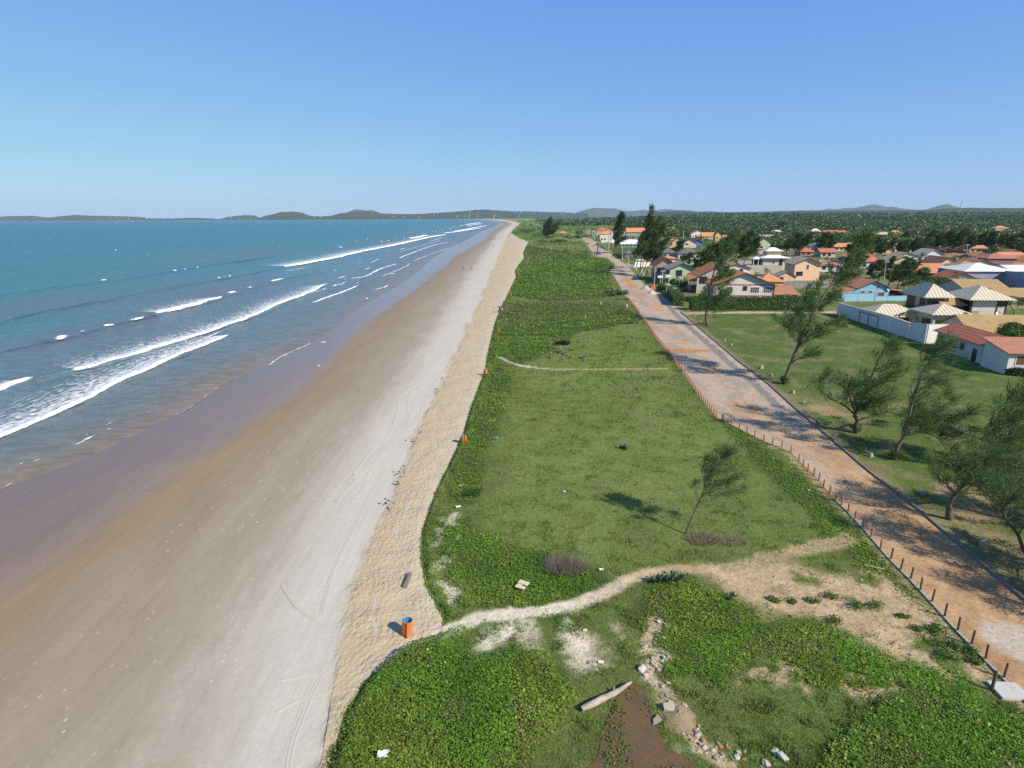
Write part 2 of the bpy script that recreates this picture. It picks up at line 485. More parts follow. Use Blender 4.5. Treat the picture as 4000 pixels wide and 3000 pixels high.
fV, fF, fD = [], [], []
def ribbon(l, front, back, dens=1.0, hump=.35, tail=.45):
    """front: metres of bright crest, back: metres of broken foam trailing out to sea"""
    global fV, fF, fD
    P = pts(l, 1, SEA_Z)
    if len(l) <= 3: dens *= .84
    ln = np.sum(np.hypot(*np.diff(P, axis=0).T))
    n = int(np.clip(ln / 1.2, 8, 220))
    Q = smooth_line(P, n)
    d_ = np.gradient(Q, axis=0); d_ /= np.linalg.norm(d_, axis=1)[:, None] + 1e-9
    if d_[:, 1].mean() < 0: d_ = -d_
    nrm = np.stack([-d_[:, 1], d_[:, 0]], 1)                  # towards the open sea
    off = np.array([-.25, 0, .35, 1.0]) * front
    off = np.concatenate([off, front + np.array([.12, .35, .65, 1.0]) * back])
    de = np.array([.15, 1.1, 1.15, .9, tail + .22, tail + .08, tail - .06, .05]) * dens
    zz = np.array([-.05, .12, hump, hump * .75, .12, .06, .05, .03])
    front *= .62; off[:4] *= .62; off[4:] -= .38 * front
    wob = (fbm(Q[:, 0], Q[:, 1], 6, 5, 3) - .5) * front * 2.2 + (fbm(Q[:, 0], Q[:, 1], 1.6, 6, 2) - .5) * front * 1.2
    s = np.linspace(0, 1, n); end = np.minimum(1, np.minimum(s, 1 - s) * n / 5 + .3)
    hv = .6 + .8 * vnoise(Q[:, 0], Q[:, 1], 5, 9)
    base = sum(len(v) for v in fV)
    V = np.zeros((n, len(off), 3))
    V[:, :, :2] = Q[:, None] + nrm[:, None] * (off[None, :, None] * (.55 + .6 * end)[:, None, None] + wob[:, None, None])
    V[:, :, 2] = SEA_Z + .05 + zz[None] * (end * hv)[:, None] + (.25 if hump > .3 else 0)
    fV.append(V.reshape(-1, 3)); fD.append((de[None] * end[:, None]).ravel()); fF.append(grid_faces(n, len(off))[:, ::-1] + base)
# long breakers
ribbon([(-160, 1800), (0, 1723), (181, 1644), (362, 1558), (466, 1504), (610, 1437), (705, 1392), (859, 1333), (904, 1310)], .75, 15.0, .95, .4, .58)
ribbon([(-120, 1580), (0, 1536), (90, 1500), (163, 1477)], 1.1, 9.0, 1.0, .45, .5)
ribbon([(271, 1460), (389, 1433), (466, 1410), (579, 1378), (723, 1333), (814, 1304), (904, 1270), (1000, 1237), (1090, 1193), (1208, 1148), (1285, 1109)], 1.0, 15.0, .97, .4, .54)
ribbon([(723, 1360), (800, 1325), (904, 1280)], .5, 1.0, .9, .15)
ribbon([(194, 1335), (240, 1329), (280, 1317)], 2.2, 4.0, 1.05, .6)
ribbon([(294, 1306), (350, 1292)], 1.0, 4.0, .9, .3)
ribbon([(393, 1283), (430, 1277), (461, 1268)], 1.5, 4.0, 1.0, .4)
ribbon([(484, 1261), (540, 1253), (583, 1238)], 1.4, 14.0, 1.0, .45, .4)
ribbon([(592, 1234), (650, 1224), (701, 1213), (750, 1202), (796, 1188), (840, 1175), (886, 1159)], 1.9, 20.0, 1.0, .6, .5)
ribbon([(886, 1152), (938, 1141)], 1.8, 4.0, 1.0, .4)
ribbon([(963, 1130), (1000, 1124)], 1.8, 4.0, 1.0, .4)
ribbon([(1050, 1105), (1090, 1098), (1124, 1089)], 2.0, 5.0, 1.0, .4)
ribbon([(1111, 1044), (1160, 1038), (1217, 1028), (1312, 1010), (1416, 985), (1542, 960), (1610, 945), (1680, 929), (1746, 917)], 2.4, 38.0, 1.0, .6, .52)
ribbon([(1601, 933), (1640, 927), (1669, 920)], 5.0, 14.0, 1.05, .7, .45)
ribbon([(1740, 912), (1790, 905), (1840, 897), (1880, 892)], 4.0, 16, 1.0, .6, .3)
ribbon([(1820, 878), (1850, 874), (1875, 870)], 8.0, 30, 1.05, .8, .4)
ribbon([(1825, 884), (1870, 876), (1884, 874)], 6.0, 20, 1.0, .7, .3)
ribbon([(1775, 905), (1820, 898), (1850, 891), (1905, 882)], 4.0, 14, .95, .6, .25)
ribbon([(1795, 901), (1830, 896), (1884, 884)], 4.0, 12, .95, .5, .25)
# second row of thin swash lines
for l in ([(1412, 1058), (1440, 1049), (1448, 1046)], [(1446, 1069), (1480, 1054), (1496, 1050)], [(1449, 1138), (1500, 1124), (1520, 1113)],
          [(1340, 1095), (1357, 1088)], [(1380, 1089), (1420, 1082)], [(1503, 1044), (1530, 1037)], [(1212, 1189), (1290, 1160), (1335, 1144), (1410, 1113)],
          [(1295, 1060), (1325, 1053)], [(1297, 1119), (1330, 1110)], [(1316, 1091), (1355, 1077)], [(1450, 1028), (1484, 1010)], [(1560, 1010), (1620, 985), (1700, 957), (1750, 947)],
          [(1338, 1035), (1358, 1032)], [(1512, 983), (1528, 980)], [(1675, 945), (1730, 928)], [(1700, 940), (1715, 936)], [(1400, 1020), (1412, 1018)], [(1227, 1066), (1236, 1064)],
          [(1390, 1109), (1410, 1100)], [(1560, 975), (1590, 968)], [(1520, 1075), (1548, 1066)], [(1255, 1345), (1290, 1335)], [(1420, 1176), (1450, 1161)]):
    ribbon(l, .8, 2.5, .92, .18, .4)
for l in ([(1366, 1089), (1430, 1080), (1497, 1048), (1556, 1030)], [(1488, 1084), (1583, 1044), (1601, 1030)], [(1619, 1021), (1669, 999), (1750, 971)], [(1290, 1128), (1340, 1108), (1362, 1100)],
          [(1180, 1155), (1240, 1140), (1290, 1122)], [(1100, 1062), (1160, 1054), (1205, 1047)], [(1560, 985), (1640, 962), (1720, 940)]):
    ribbon(l, .9, 3.0, .85, .15, .36)
for l in ([(0, 1922), (40, 1898), (85, 1858)], [(60, 1828), (95, 1814), (125, 1797)], [(258, 1752), (310, 1735), (360, 1710), (402, 1693)], [(110, 1822), (150, 1800), (180, 1788)],
          [(400, 1672), (440, 1655), (470, 1640)], [(575, 1620), (600, 1612)], [(415, 1690), (450, 1668)], [(330, 1705), (352, 1700)], [(370, 1690), (388, 1684)], [(140, 1788), (152, 1783)]):
    ribbon(l, .35, .5, .9, .08, .3)
ribbon([(1000, 1450), (1060, 1424), (1100, 1395), (1158, 1367), (1200, 1350), (1235, 1329)], .28, .3, .85, .03, .2)
ribbon([(640, 1645), (740, 1597), (870, 1500), (960, 1456)], .16, .2, .72, .02, .1)
ribbon([(0, 2316), (100, 2255), (200, 2190), (235, 2160)], .05, .1, .62, .01, .1)
ribbon([(300, 2140), (400, 2060), (520, 1975), (650, 1880), (740, 1830), (790, 1775)], .05, .1, .64, .01, .1)
ribbon([(500, 2330), (505, 2326)], .05, .05, .5, .01)
# whitecaps out at sea
for l in ([(391, 1101), (410, 1098), (434, 1095)], [(670, 1061), (700, 1059)], [(712, 1056), (730, 1054)], [(765, 1048), (781, 1047)], [(829, 1037), (841, 1035)],
          [(848, 1090), (866, 1088)], [(874, 1087), (882, 1086)], [(893, 1083), (905, 1081)], [(448, 979), (460, 978)], [(576, 999), (584, 998)], [(115, 986), (120, 985)],
          [(820, 971), (826, 970)], [(1062, 949), (1067, 948)], [(1320, 969), (1345, 966)], [(1390, 943), (1400, 942)], [(1430, 937), (1440, 936)], [(1486, 947), (1496, 944)],
          [(1513, 943), (1523, 940)], [(1546, 937), (1552, 936)], [(1576, 934), (1583, 933)], [(1685, 907), (1692, 906)], [(1726, 900), (1733, 899)], [(1755, 895), (1765, 893)],
          [(1766, 887), (1780, 885)], [(1793, 884), (1812, 880)], [(1747, 875), (1752, 874)], [(1650, 917), (1655, 916)], [(1700, 903), (1708, 902)], [(1828, 858), (1833, 857)],
          [(1600, 910), (1604, 909)], [(1500, 870), (1503, 869)], [(1420, 900), (1424, 899)], [(38, 1248), (46, 1247)], [(195, 935), (199, 934)], [(1710, 886), (1716, 885)]):
    ribbon(l, 1.15, 2.2, 1.0, .35, .34)
rw = np.random.default_rng(77)
for k in range(35):                                    # faint flecks
    x, y = rw.uniform(0, 1700), rw.uniform(872, 1010)
    if x > 1900 - (y - 860) * 5: continue
    ribbon([(x, y), (x + rw.uniform(3, 8), y - .6)], .8, .8, .8, .25, .2)
foam = raw_mesh('surf_foam', np.vstack(fV), np.vstack(fF), foam_m, smooth=True, fl={'dens': np.concatenate(fD)})
tag(foam, 'white foam of the breaking waves and swash lines', 'surf', kind='stuff')

# ------------------------------------------------------------------ land: one sheet whose soil and turf colours vary from place to place
lawn = pts([(1478, 682), (1560, 678), (1815, 676), (1850, 700), (2010, 750), (2120, 800), (2260, 850), (2500, 1000), (2500, 1500), (2212, 1265), (1900, 1010), (1560, 760)], KD)
dry = pts([(1690, 850), (1790, 880), (1900, 950), (2000, 1010), (2212, 1060), (2500, 1180), (2500, 1500), (2212, 1255), (1900, 1000), (1760, 890)], KD)
dirt = pts([(1520, 1232), (1600, 1215), (1690, 1205), (1750, 1228), (1820, 1240), (1900, 1232), (1945, 1262), (2000, 1322), (2060, 1380), (2140, 1450), (2175, 1500), (2120, 1512), (2070, 1480),
            (2010, 1450), (1940, 1425), (1870, 1385), (1790, 1345), (1720, 1330), (1650, 1330), (1590, 1290)], KD)
pale = pts([(1040, 1400), (1050, 1372), (1120, 1345), (1230, 1338), (1310, 1345), (1330, 1385), (1300, 1430), (1240, 1442), (1180, 1420), (1100, 1410)], KD)
pathA = pts([(955, 1365), (1000, 1348), (1040, 1332), (1100, 1326), (1180, 1318), (1250, 1304), (1300, 1284), (1350, 1255), (1400, 1238), (1470, 1230), (1540, 1228)], KD)
pathA2 = pts([(1540, 1228), (1620, 1222), (1690, 1200), (1760, 1180), (1830, 1165)], KD)
pathB = pts([(1080, 772), (1100, 782), (1125, 790), (1170, 796), (1230, 799), (1330, 798), (1440, 796)], KD)
pathC = pts([(1480, 677), (1600, 675), (1720, 675), (1815, 674)], KD)
pathD = pts([(1225, 549), (1270, 548.5), (1305, 549)], KD)
bareS = pts([(955, 1330), (930, 1265), (925, 1200), (935, 1160), (960, 1120), (985, 1105), (1005, 1130), (975, 1180), (990, 1260), (985, 1320)], KD)
pond = pts([(1290, 1640), (1310, 1560), (1340, 1495), (1375, 1480), (1400, 1510), (1412, 1560), (1440, 1610), (1500, 1659), (1560, 1760), (1180, 1760)], KD)
rubl = pts([(2565, 2430), (2520, 2540), (2600, 2562), (2515, 2612), (2590, 2700), (2640, 2800), (2740, 2920), (2830, 2990), (2900, 3100)])
rubz = pts([(1480, 1400), (1560, 1390), (1700, 1400), (1900, 1440), (1960, 1490), (1900, 1530), (1760, 1490), (1640, 1460), (1560, 1530), (1500, 1600), (1560, 1659), (1430, 1659), (1440, 1500)], KD)
olive = pts([(1180, 745), (1260, 700), (1380, 690), (1440, 790), (1560, 900), (1700, 1010), (1800, 1120), (1820, 1160), (1700, 1190), (1500, 1215), (1300, 1230), (1200, 1180), (1060, 1150),
             (1090, 1000), (1110, 900), (1150, 800)], KD)
VINES = [pts(l, KD) for l in (
    [(690, 1720), (700, 1659), (722, 1610), (742, 1545), (787, 1480), (847, 1425), (900, 1398), (960, 1398), (1060, 1402), (1170, 1405), (1222, 1440), (1230, 1500), (1180, 1570), (1150, 1659), (1120, 1760)],
    [(1860, 1560), (1900, 1500), (1960, 1480), (2060, 1500), (2130, 1530), (2212, 1550), (2400, 1650), (2400, 1800), (1750, 1800), (1790, 1640)],
    [(1135, 530), (1205, 540), (1310, 562), (1330, 582), (1318, 600), (1326, 640), (1200, 655), (1110, 640), (1100, 610), (1115, 580)],
    [(1090, 655), (1200, 655), (1330, 655), (1395, 690), (1350, 700), (1250, 720), (1170, 770), (1110, 790), (1062, 765), (1075, 700)],
    [(1060, 770), (1110, 800), (1090, 880), (1060, 960), (1040, 1040), (1000, 1090), (960, 1060), (990, 985), (1008, 935), (1024, 880), (1052, 800)],
    [(940, 1110), (1010, 1120), (1090, 1180), (1180, 1200), (1290, 1235), (1300, 1280), (1230, 1300), (1120, 1312), (1010, 1315), (990, 1260), (950, 1200)],
    [(1390, 1250), (1460, 1245), (1530, 1270), (1590, 1300), (1640, 1345), (1660, 1420), (1560, 1480), (1430, 1440), (1390, 1380), (1380, 1300)],
    [(1560, 900), (1700, 1000), (1800, 1090), (1860, 1150), (1960, 1260), (2030, 1330), (1985, 1318), (1900, 1255), (1820, 1180), (1700, 1060), (1580, 940)],
    [(1640, 1330), (1760, 1345), (1880, 1375), (1990, 1420), (2050, 1450), (2140, 1545), (1950, 1470), (1860, 1500), (1750, 1460), (1660, 1420)])]
BROWN = pts([(1075, 660), (1200, 640), (1340, 640), (1370, 670), (1300, 690), (1150, 690), (1065, 720)], KD)
# street sides
roadL = pts([(4150, 2880), (3960, 2690), (3920, 2649), (3849, 2576), (3740, 2464), (3639, 2352), (3556, 2263), (3479, 2186), (3405, 2100), (3313, 1998), (3240, 1930), (3179, 1856), (3120, 1801), (3089, 1767),
             (3017, 1737), (2948, 1706), (2857, 1659), (2798, 1631), (2748, 1570), (2671, 1462), (2603, 1371), (2558, 1317), (2506, 1236), (2480, 1202), (2457, 1175), (2434, 1145),
             (2419, 1113), (2396, 1080), (2377, 1056), (2404, 1046), (2402, 1030), (2367, 1008), (2328, 1004), (2317, 996), (2303, 971), (2285, 944), (2268, 928), (2262, 915)])
roadR = pts([(4250, 2560), (3999, 2347), (3891, 2258), (3768, 2150), (3588, 1996), (3395, 1846), (3236, 1710), (3105, 1597), (3001, 1502), (2884, 1412), (2793, 1335), (2726, 1278), (2665, 1226),
             (2640, 1195), (2600, 1165), (2565, 1140), (2522, 1118), (2491, 1082), (2462, 1050), (2440, 1030), (2403, 1005), (2382, 987), (2353, 969), (2330, 948), (2312, 934), (2295, 920), (2290, 912)])
for P_ in (roadL, roadR):
    pass
def rl(P, Y):
    o = np.argsort(P[:, 1], kind='stable'); Q = P[o]
    return np.interp(Y, Q[:, 1], Q[:, 0])
def RL(Y):
    Y = np.asarray(Y, float)
    x = rl(roadL, Y); s = .35
    return np.where(Y < roadL[:, 1].min(), roadL[0, 0] - (roadL[:, 1].min() - Y) * s, x)
def RR(Y):
    Y = np.asarray(Y, float)
    x = rl(roadR, Y)
    return np.where(Y < roadR[:, 1].min(), roadR[0, 0] - (roadR[:, 1].min() - Y) * s_rr, x)
s_rr = .2

def zone(P, x, y, e, amp, sc_, seed):
    bb = (x > P[:, 0].min() - 4 * e - amp) & (x < P[:, 0].max() + 4 * e + amp) & (y > P[:, 1].min() - 4 * e - amp) & (y < P[:, 1].max() + 4 * e + amp)
    out = np.zeros(x.shape)
    if bb.any():
        xx, yy = x[bb], y[bb]
        out[bb] = sstep(-e, e, sd(P, xx, yy) + (fbm(xx, yy, sc_, seed) - .5) * amp)
    return out
def lane(P, x, y, wd, amp, sc_, seed):
    bb = (x > P[:, 0].min() - 5) & (x < P[:, 0].max() + 5) & (y > P[:, 1].min() - 5) & (y < P[:, 1].max() + 5)
    out = np.zeros(x.shape)
    if bb.any():
        xx, yy = x[bb], y[bb]
        out[bb] = 1 - sstep(wd * .6, wd * 1.25, seg_dist(P, xx, yy, False) + (fbm(xx, yy, sc_, seed) - .5) * amp)
    return out
def bareness(x, y):
    """0 = turf, 1 = open sand or soil"""
    big = fbm(x, y, 2.2, 31)
    b_ = zone(dirt, x, y, .8, 2.6, 2.2, 12) * sstep(.36, .58, big + .10)
    b_ = np.maximum(b_, zone(pale, x, y, 1.0, 3.0, 1.6, 13) * sstep(.42, .62, big))
    b_ = np.maximum(b_, zone(bareS, x, y, .3, 1.2, .9, 14) * sstep(.54, .68, fbm(x, y, 1.0, 33)) * .8)
    b_ = np.maximum(b_, zone(rubz, x, y, .6, 2.4, 1.6, 22) * sstep(.55, .68, fbm(x, y, 1.1, 34, 4)) * .85)
    b_ = np.maximum(b_, lane(rubl, x, y, .42, .8, .8, 23) * .9)
    b_ = np.maximum(b_, lane(pathA, x, y, .62, .5, 1.2, 15))
    b_ = np.maximum(b_, lane(pathA2, x, y, .8, 1.2, 1.0, 16) * .75)
    b_ = np.maximum(b_, lane(pathB, x, y, .42, .5, 2.5, 17) * .85)
    b_ = np.maximum(b_, lane(pathC, x, y, 1.5, .5, 2.5, 18))
    b_ = np.maximum(b_, lane(pathD, x, y, 1.6, .5, 4, 19))
    return b_
def ground_color(x, y):
    n = fbm(x, y, 5.0, 1, 5); n2 = fbm(x, y, 1.3, 2, 3); big = fbm(x, y, 60, 8, 3)
    c = np.zeros(x.shape + (3,))
    def put(m, col, var=.3):
        nonlocal c
        cc = np.array(col)[None] * (1 - var + 2 * var * (n2 * .5 + n * .5))[:, None]
        c = c * (1 - m[:, None]) + cc * m[:, None]
    one = np.ones(x.shape)
    put(one, (.12, .15, .045))
    fx0 = np.where(y < 700, .36 * y, .10 * y + 100); fx0 = np.where(y > 1500, .03 * y + 40, fx0)
    put(sstep(350, 800, y) * (x < 60 + y * .12), (.16, .215, .06), .25)
    put(sstep(430, 500, y) * sstep(-30, 30, x - fx0), (.045, .08, .024), .35)       # darker green ground under the forest
    put(sstep(150, 200, y) * (x > RR(y) + 5) * (y < 470) * sstep(.42, .56, n), (.17, .15, .085))      # yards
    put(zone(olive, x, y, 3, 8, 9, 5), (.135, .175, .052), .3)
    put(zone(lawn, x, y, 1.5, 3, 4, 6), (.085, .125, .032), .3)
    put(zone(lawn, x, y, 1.5, 3, 4, 6) * sstep(.50, .68, fbm(x, y, 3.2, 51, 5)) * .5, (.22, .185, .095), .3)
    put(zone(dry, x, y, 3, 8, 6, 7) * sstep(.36, .58, fbm(x, y, 4, 52)), (.26, .20, .11), .35)
    for i, P in enumerate(VINES):
        put(zone(P, x, y, 1, 3, 4, 60 + i), (.055, .08, .022), .3)
    put(zone(BROWN, x, y, 3, 8, 8, 9) * .5, (.12, .115, .055), .3)
    b_ = bareness(x, y)
    wr = sstep(0, 12, x)[:, None]
    sandc = np.array((.60, .53, .42))[None] * (1 - wr) + np.array((.42, .31, .19))[None] * wr
    far = (lane(pathC, x, y, 1.7, .5, 3, 18) > .3)
    sandc[far] = (.45, .34, .23)
    c = c * (1 - b_[:, None]) + sandc * (.8 + .35 * n2)[:, None] * b_[:, None]
    m = zone(pond, x, y, .4, .8, 1.0, 20)
    put(m, (.11, .08, .04), .3)
    # sandy verge beside the kerbs
    v = (1 - sstep(.1, .5, np.abs(x - RL(y) + .45) + (n2 - .5) * .6)) * (y < 60)
    put(v, (.36, .27, .17))
    v = (1 - sstep(.2, 1.1, np.abs(x - RR(y) - .5) + (n2 - .5) * 1.5)) * (y < 200)
    put(v * .7, (.24, .18, .11))
    return c
rows_l = np.concatenate([np.linspace(-60, 16, 14), 16 * (1200 / 16) ** np.linspace(0, 1, 520)[1:], 1200 * (14000 / 1200) ** np.linspace(0, 1, 40)[1:]])
q = np.linspace(0, 1, 470) ** 1.25
Yg = np.repeat(rows_l[:, None], len(q), 1)
Xg = XB(4, np.minimum(Yg, 9000)) - .15 + q[None] * (1.35 * np.maximum(Yg, 0) + 60)
def terrain(x, y):
    """gentle rise of the wooded hinterland, far to the right"""
    return sstep(700, 3200, y) * sstep(.05, .35, x / np.maximum(y, 1)) * 26 * (.7 + .6 * fbm(x, y, 900, 71, 3)) * (y > 300)
Zg = terrain(Xg, Yg)
pm = sstep(-.3, .5, sd(pond, Xg.ravel(), Yg.ravel())).reshape(Xg.shape)
Zg = Zg - .0 * pm
Cg = ground_color(Xg.ravel(), Yg.ravel())
soil, t, b = new_mat('turf and soil')
c = attr(t, 'Col')
g1 = noise(t, wpos(t), 2.3, 6, .7)
g2 = noise(t, wpos(t), .35, 4, .6)
k = mathn(t, 'ADD', mathn(t, 'MULTIPLY', g1, 1.0), mathn(t, 'MULTIPLY', g2, .5))
c = mixc(t, 1.0, c, ramp(t, k, [(.35, .45), (1.1, 1.45)]), 'MULTIPLY')
t.links.new(c, b.inputs['Base Color']); b.inputs['Roughness'].default_value = .95; b.inputs['Specular IOR Level'].default_value = .1
bump(t, b, g1, .12)
land = raw_mesh('ground', np.stack([Xg, Yg, Zg], -1).reshape(-1, 3), grid_faces(*Xg.shape), soil, smooth=True, col=Cg)
tag(land, 'grassy dune, lawns and scrubland behind the beach', 'ground', kind='structure')
bs = raw_mesh('terrain', [(-400, -400, -2.2), (14000, -400, -2.2), (16000, 16000, -2.2), (-400, 16000, -2.2)], [(0, 1, 2, 3)], paint('far soil', (.07, .10, .035), .95, .3, .01))
tag(bs, 'level green land reaching the horizon', 'terrain', kind='structure')

# ------------------------------------------------------------------ road, kerbs
rows_r = np.concatenate([np.linspace(-20, 22, 30), 22 * (roadL[:, 1].max() / 22) ** np.linspace(0, 1, 420)[1:]])
uu = np.linspace(0, 1, 41)
a_, b_ = RL(rows_r), RR(rows_r)
X = a_[:, None] * (1 - uu[None]) + b_[:, None] * uu[None]; Y = np.repeat(rows_r[:, None], 41, 1)
x, y, u = X.ravel(), Y.ravel(), np.tile(uu, len(rows_r))
n = fbm(x, y * .45, 3.0, 81, 5); n2 = fbm(x, y, .8, 82, 3)
c = np.array((.46, .36, .27))[None] * (.82 + .36 * n2)[:, None]
def put(m, col, var=.3):
    global c
    m = np.clip(m, 0, 1)
    c = c * (1 - m[:, None]) + np.array(col)[None] * (1 - var + 2 * var * n2)[:, None] * m[:, None]
grey = sstep(.50, .62, fbm(x, y * .2, 2.4, 83)) * (1 - sstep(.3, .42, np.abs(u - .33) + (n - .5) * .3)) * sstep(45, 60, y)
put(grey * .55, (.29, .25, .215))
put(sstep(.46, .64, n) * (1 - sstep(.05, .26, np.abs(u - .5 - .06 * np.sin(y * .05)))) * .75, (.50, .345, .215))
for ry in (.40, .47, .545):                                 # wheel tracks
    put((1 - sstep(.006, .03, np.abs(u - ry - .05 * np.sin(y * .045 + 1) + (n - .5) * .05))) * .55 * sstep(.35, .55, n), (.48, .29, .155))
od = 1 - sstep(40, 75, y + (n - .5) * 34 - (u - .5) * 10)
put(od * .92, (.45, .28, .145))
put(od * sstep(.5, .65, fbm(x, y, 3.5, 85)) * .6, (.36, .20, .10))
for (cx, cy), rx, ry_, st in ((G(2690, 1371), 6.5, 1.6, .95), (G(2452, 1098), 2.2, 11, .85), (G(2470, 1120), 2.4, 7, .8), (G(2492, 1153), 3.4, 5, .6), (G(2440, 1085), 2.5, 8, .5), (G(2900, 1600), 3, 4, .4)):
    d_ = np.hypot((x - cx) / rx, (y - cy) / ry_) + (n - .5) * 1.1
    put((1 - sstep(.55, 1.05, d_)) * st, (.46, .225, .105))
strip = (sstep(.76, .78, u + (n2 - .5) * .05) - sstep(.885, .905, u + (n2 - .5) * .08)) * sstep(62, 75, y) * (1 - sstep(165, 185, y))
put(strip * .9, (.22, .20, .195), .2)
edge = np.maximum(sstep(.93, .985, u + (n - .5) * .08), 1 - sstep(.01, .07, u + (n - .5) * .05))
put(edge * .7, (.40, .28, .18))
cc = G(3975, 2520); d_ = np.hypot((x - cc[0] - .3) / 2.4, (y - cc[1]) / 2.4) + (n - .5) * .8
put((1 - sstep(.6, 1.0, d_)) * .8, (.50, .45, .39), .2)
roadm, t, b = new_mat('dusty paving')
ca = attr(t, 'Col')
g1 = noise(t, wpos(t), 3.0, 6, .7)
br = nd(t, 'ShaderNodeTexBrick'); br.inputs['Scale'].default_value = 1.0; br.inputs['Mortar Size'].default_value = .012
br.inputs['Brick Width'].default_value = .5; br.inputs['Row Height'].default_value = .25
br.inputs['Color1'].default_value = (.95, .95, .95, 1); br.inputs['Color2'].default_value = (.8, .8, .8, 1); br.inputs['Mortar'].default_value = (.6, .55, .5, 1)
t.links.new(wpos(t), br.inputs['Vector'])
cb = mixc(t, .5, ca, br.outputs[0], 'MULTIPLY')
cb = mixc(t, 1.0, cb, ramp(t, g1, [(.3, .78), (.7, 1.2)]), 'MULTIPLY')
t.links.new(cb, b.inputs['Base Color']); b.inputs['Roughness'].default_value = .9; b.inputs['Specular IOR Level'].default_value = .15
bump(t, b, g1, .06)
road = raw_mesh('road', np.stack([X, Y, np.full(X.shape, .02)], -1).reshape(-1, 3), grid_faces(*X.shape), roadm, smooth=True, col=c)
tag(road, 'paved beach road covered with sand and orange dirt', 'road', kind='structure')
CONC = paint('concrete', (.36, .33, .29), .9, .3, 2.5)
DARKC = paint('weathered kerb concrete', (.20, .18, .155), .9, .35, 1.5)
def kerb(fn, y0, y1, wdt, hgt, n, mat, side, label):
    ys = np.linspace(y0, y1, n); xx = fn(ys)
    V, Fa = [], []
    for i, (a, b2) in enumerate(zip(xx, ys)):
        V += [(a, b2, 0), (a, b2, hgt), (a + side * wdt, b2, hgt), (a + side * wdt, b2, 0)]
    for i in range(n - 1):
        for k in range(3):
            f = (i * 4 + k, i * 4 + k + 1, i * 4 + 4 + k + 1, i * 4 + 4 + k)
            Fa.append(f if side < 0 else f[::-1])
    o = raw_mesh('kerb', V, Fa, mat); tag(o, label, 'kerb', kind='structure')
kerb(RR, 20, 152, .22, .16, 160, DARKC, 1, 'dark weathered kerb between the road and the lawn')
kerb(RL, 20, 47, .16, .10, 40, CONC, -1, 'low concrete edging under the brown posts')
ch = [(2665, 1222), (2720, 1218), (2800, 1216.5)]
# side street of pale paving among the houses
sp = pts([(2450, 1045), (2700, 1040), (2900, 1033), (3100, 1022), (3100, 1009), (2900, 1018), (2700, 1026), (2440, 1030)])
o = raw_mesh('side_street', np.c_[sp, np.full(len(sp), .03)], [tuple(range(len(sp)))[::1]], paint('pale street paving', (.33, .30, .27), .9, .25, .6))
tag(o, 'pale side street leading in between the houses', 'street', kind='structure')

# ------------------------------------------------------------------ far hills
def hill_mat(name, c, dry_=None):
    m, t, b = new_mat(name)
    n1 = noise(t, wpos(t, .006, .006, .02), 1.0, 8, .7)
    n2 = noise(t, wpos(t, .03, .03, .06), 1.0, 5, .7)
    cc = mixc(t, ramp(t, n2, [(.35, 0.0), (.65, 1.0)]), tuple(v * .4 for v in c), tuple(v * 1.4 for v in c))
    cc = mixc(t, ramp(t, n1, [(.5, 0.0), (.7, .7)]), cc, dry_ or (.16, .13, .075))
    t.links.new(cc, b.inputs['Base Color']); b.inputs['Roughness'].default_value = .95; b.inputs['Specular IOR Level'].default_value = .05
    bump(t, b, n2, 30, .6)
    return m
HILL = hill_mat('scrub hills', (.04, .06, .03), (.10, .09, .055))
MOUNT = hill_mat('far mountains', (.03, .05, .035), (.20, .15, .12))
def hills(name, label, prof, dist, depth, mat, base=-1.5, seed=0):
    """prof: skyline in photo pixels; the range stands at the given distance with a front and a back slope"""
    P = np.array(prof, float)
    xs_ = np.linspace(P[0, 0], P[-1, 0], 150)
    top = np.interp(xs_, P[:, 0], P[:, 1])
    top = top + (vnoise(xs_, xs_ * 0, 9, 91 + seed) - .5) * 1.3 + (vnoise(xs_, xs_ * 0, 3, 92 + seed) - .5) * .6
    wX, wZ = [], []
    for a, b2 in zip(xs_, top):
        cy = dist
        X0 = (a - 2000) / (F * math.cos(PITCH) + 0 * 1) * dist * (1.0)
        # exact: find X at this range showing at column a
        for _ in range(4):
            zz = ZAT(X0, dist, b2); px, _y = PROJ(X0, dist, zz); X0 += (a - px) / F * dist
        wX.append(X0); wZ.append(max(zz, base + .5))
    wX, wZ = np.array(wX), np.array(wZ)
    prof_u = np.array([-1, -.8, -.55, -.3, -.12, 0, .15, .4, .7, 1.0])
    prof_h = np.array([0, .10, .36, .68, .9, 1, .92, .6, .25, 0])
    V = np.zeros((len(prof_u), len(wX), 3))
    for i, (u_, h_) in enumerate(zip(prof_u, prof_h)):
        sc_ = (1 + u_ * depth / dist)
        V[i, :, 0] = wX * (sc_ if u_ > 0 else 1 + u_ * depth / dist)
        V[i, :, 1] = dist + u_ * depth * (.7 + .6 * vnoise(wX, wX * 0 + 3, depth * .6, 95 + seed))
        hh_ = h_ * (wZ - base)
        if 0 < h_ < 1: hh_ = hh_ * (1 - .35 * (vnoise(wX, V[i, :, 1], depth * .35, 96 + seed) - .3))
        V[i, :, 2] = base + np.minimum(hh_, (wZ - base))
    o = raw_mesh(name, V.reshape(-1, 3), grid_faces(len(prof_u), len(wX)), mat, smooth=True)
    tag(o, label, 'hills', kind='structure')
    return o
hills('hills', 'low blue islands across the bay at the far left', [(-400, 855), (-200, 846), (0, 847), (45, 844), (131, 843), (185, 850), (253, 843), (298, 839), (353, 842), (452, 844), (542, 847), (588, 853), (669, 854), (741, 850.5), (826, 853), (859, 856), (886, 847), (954, 840), (1000, 842), (1020, 856)], 9800, 900, HILL, seed=1)
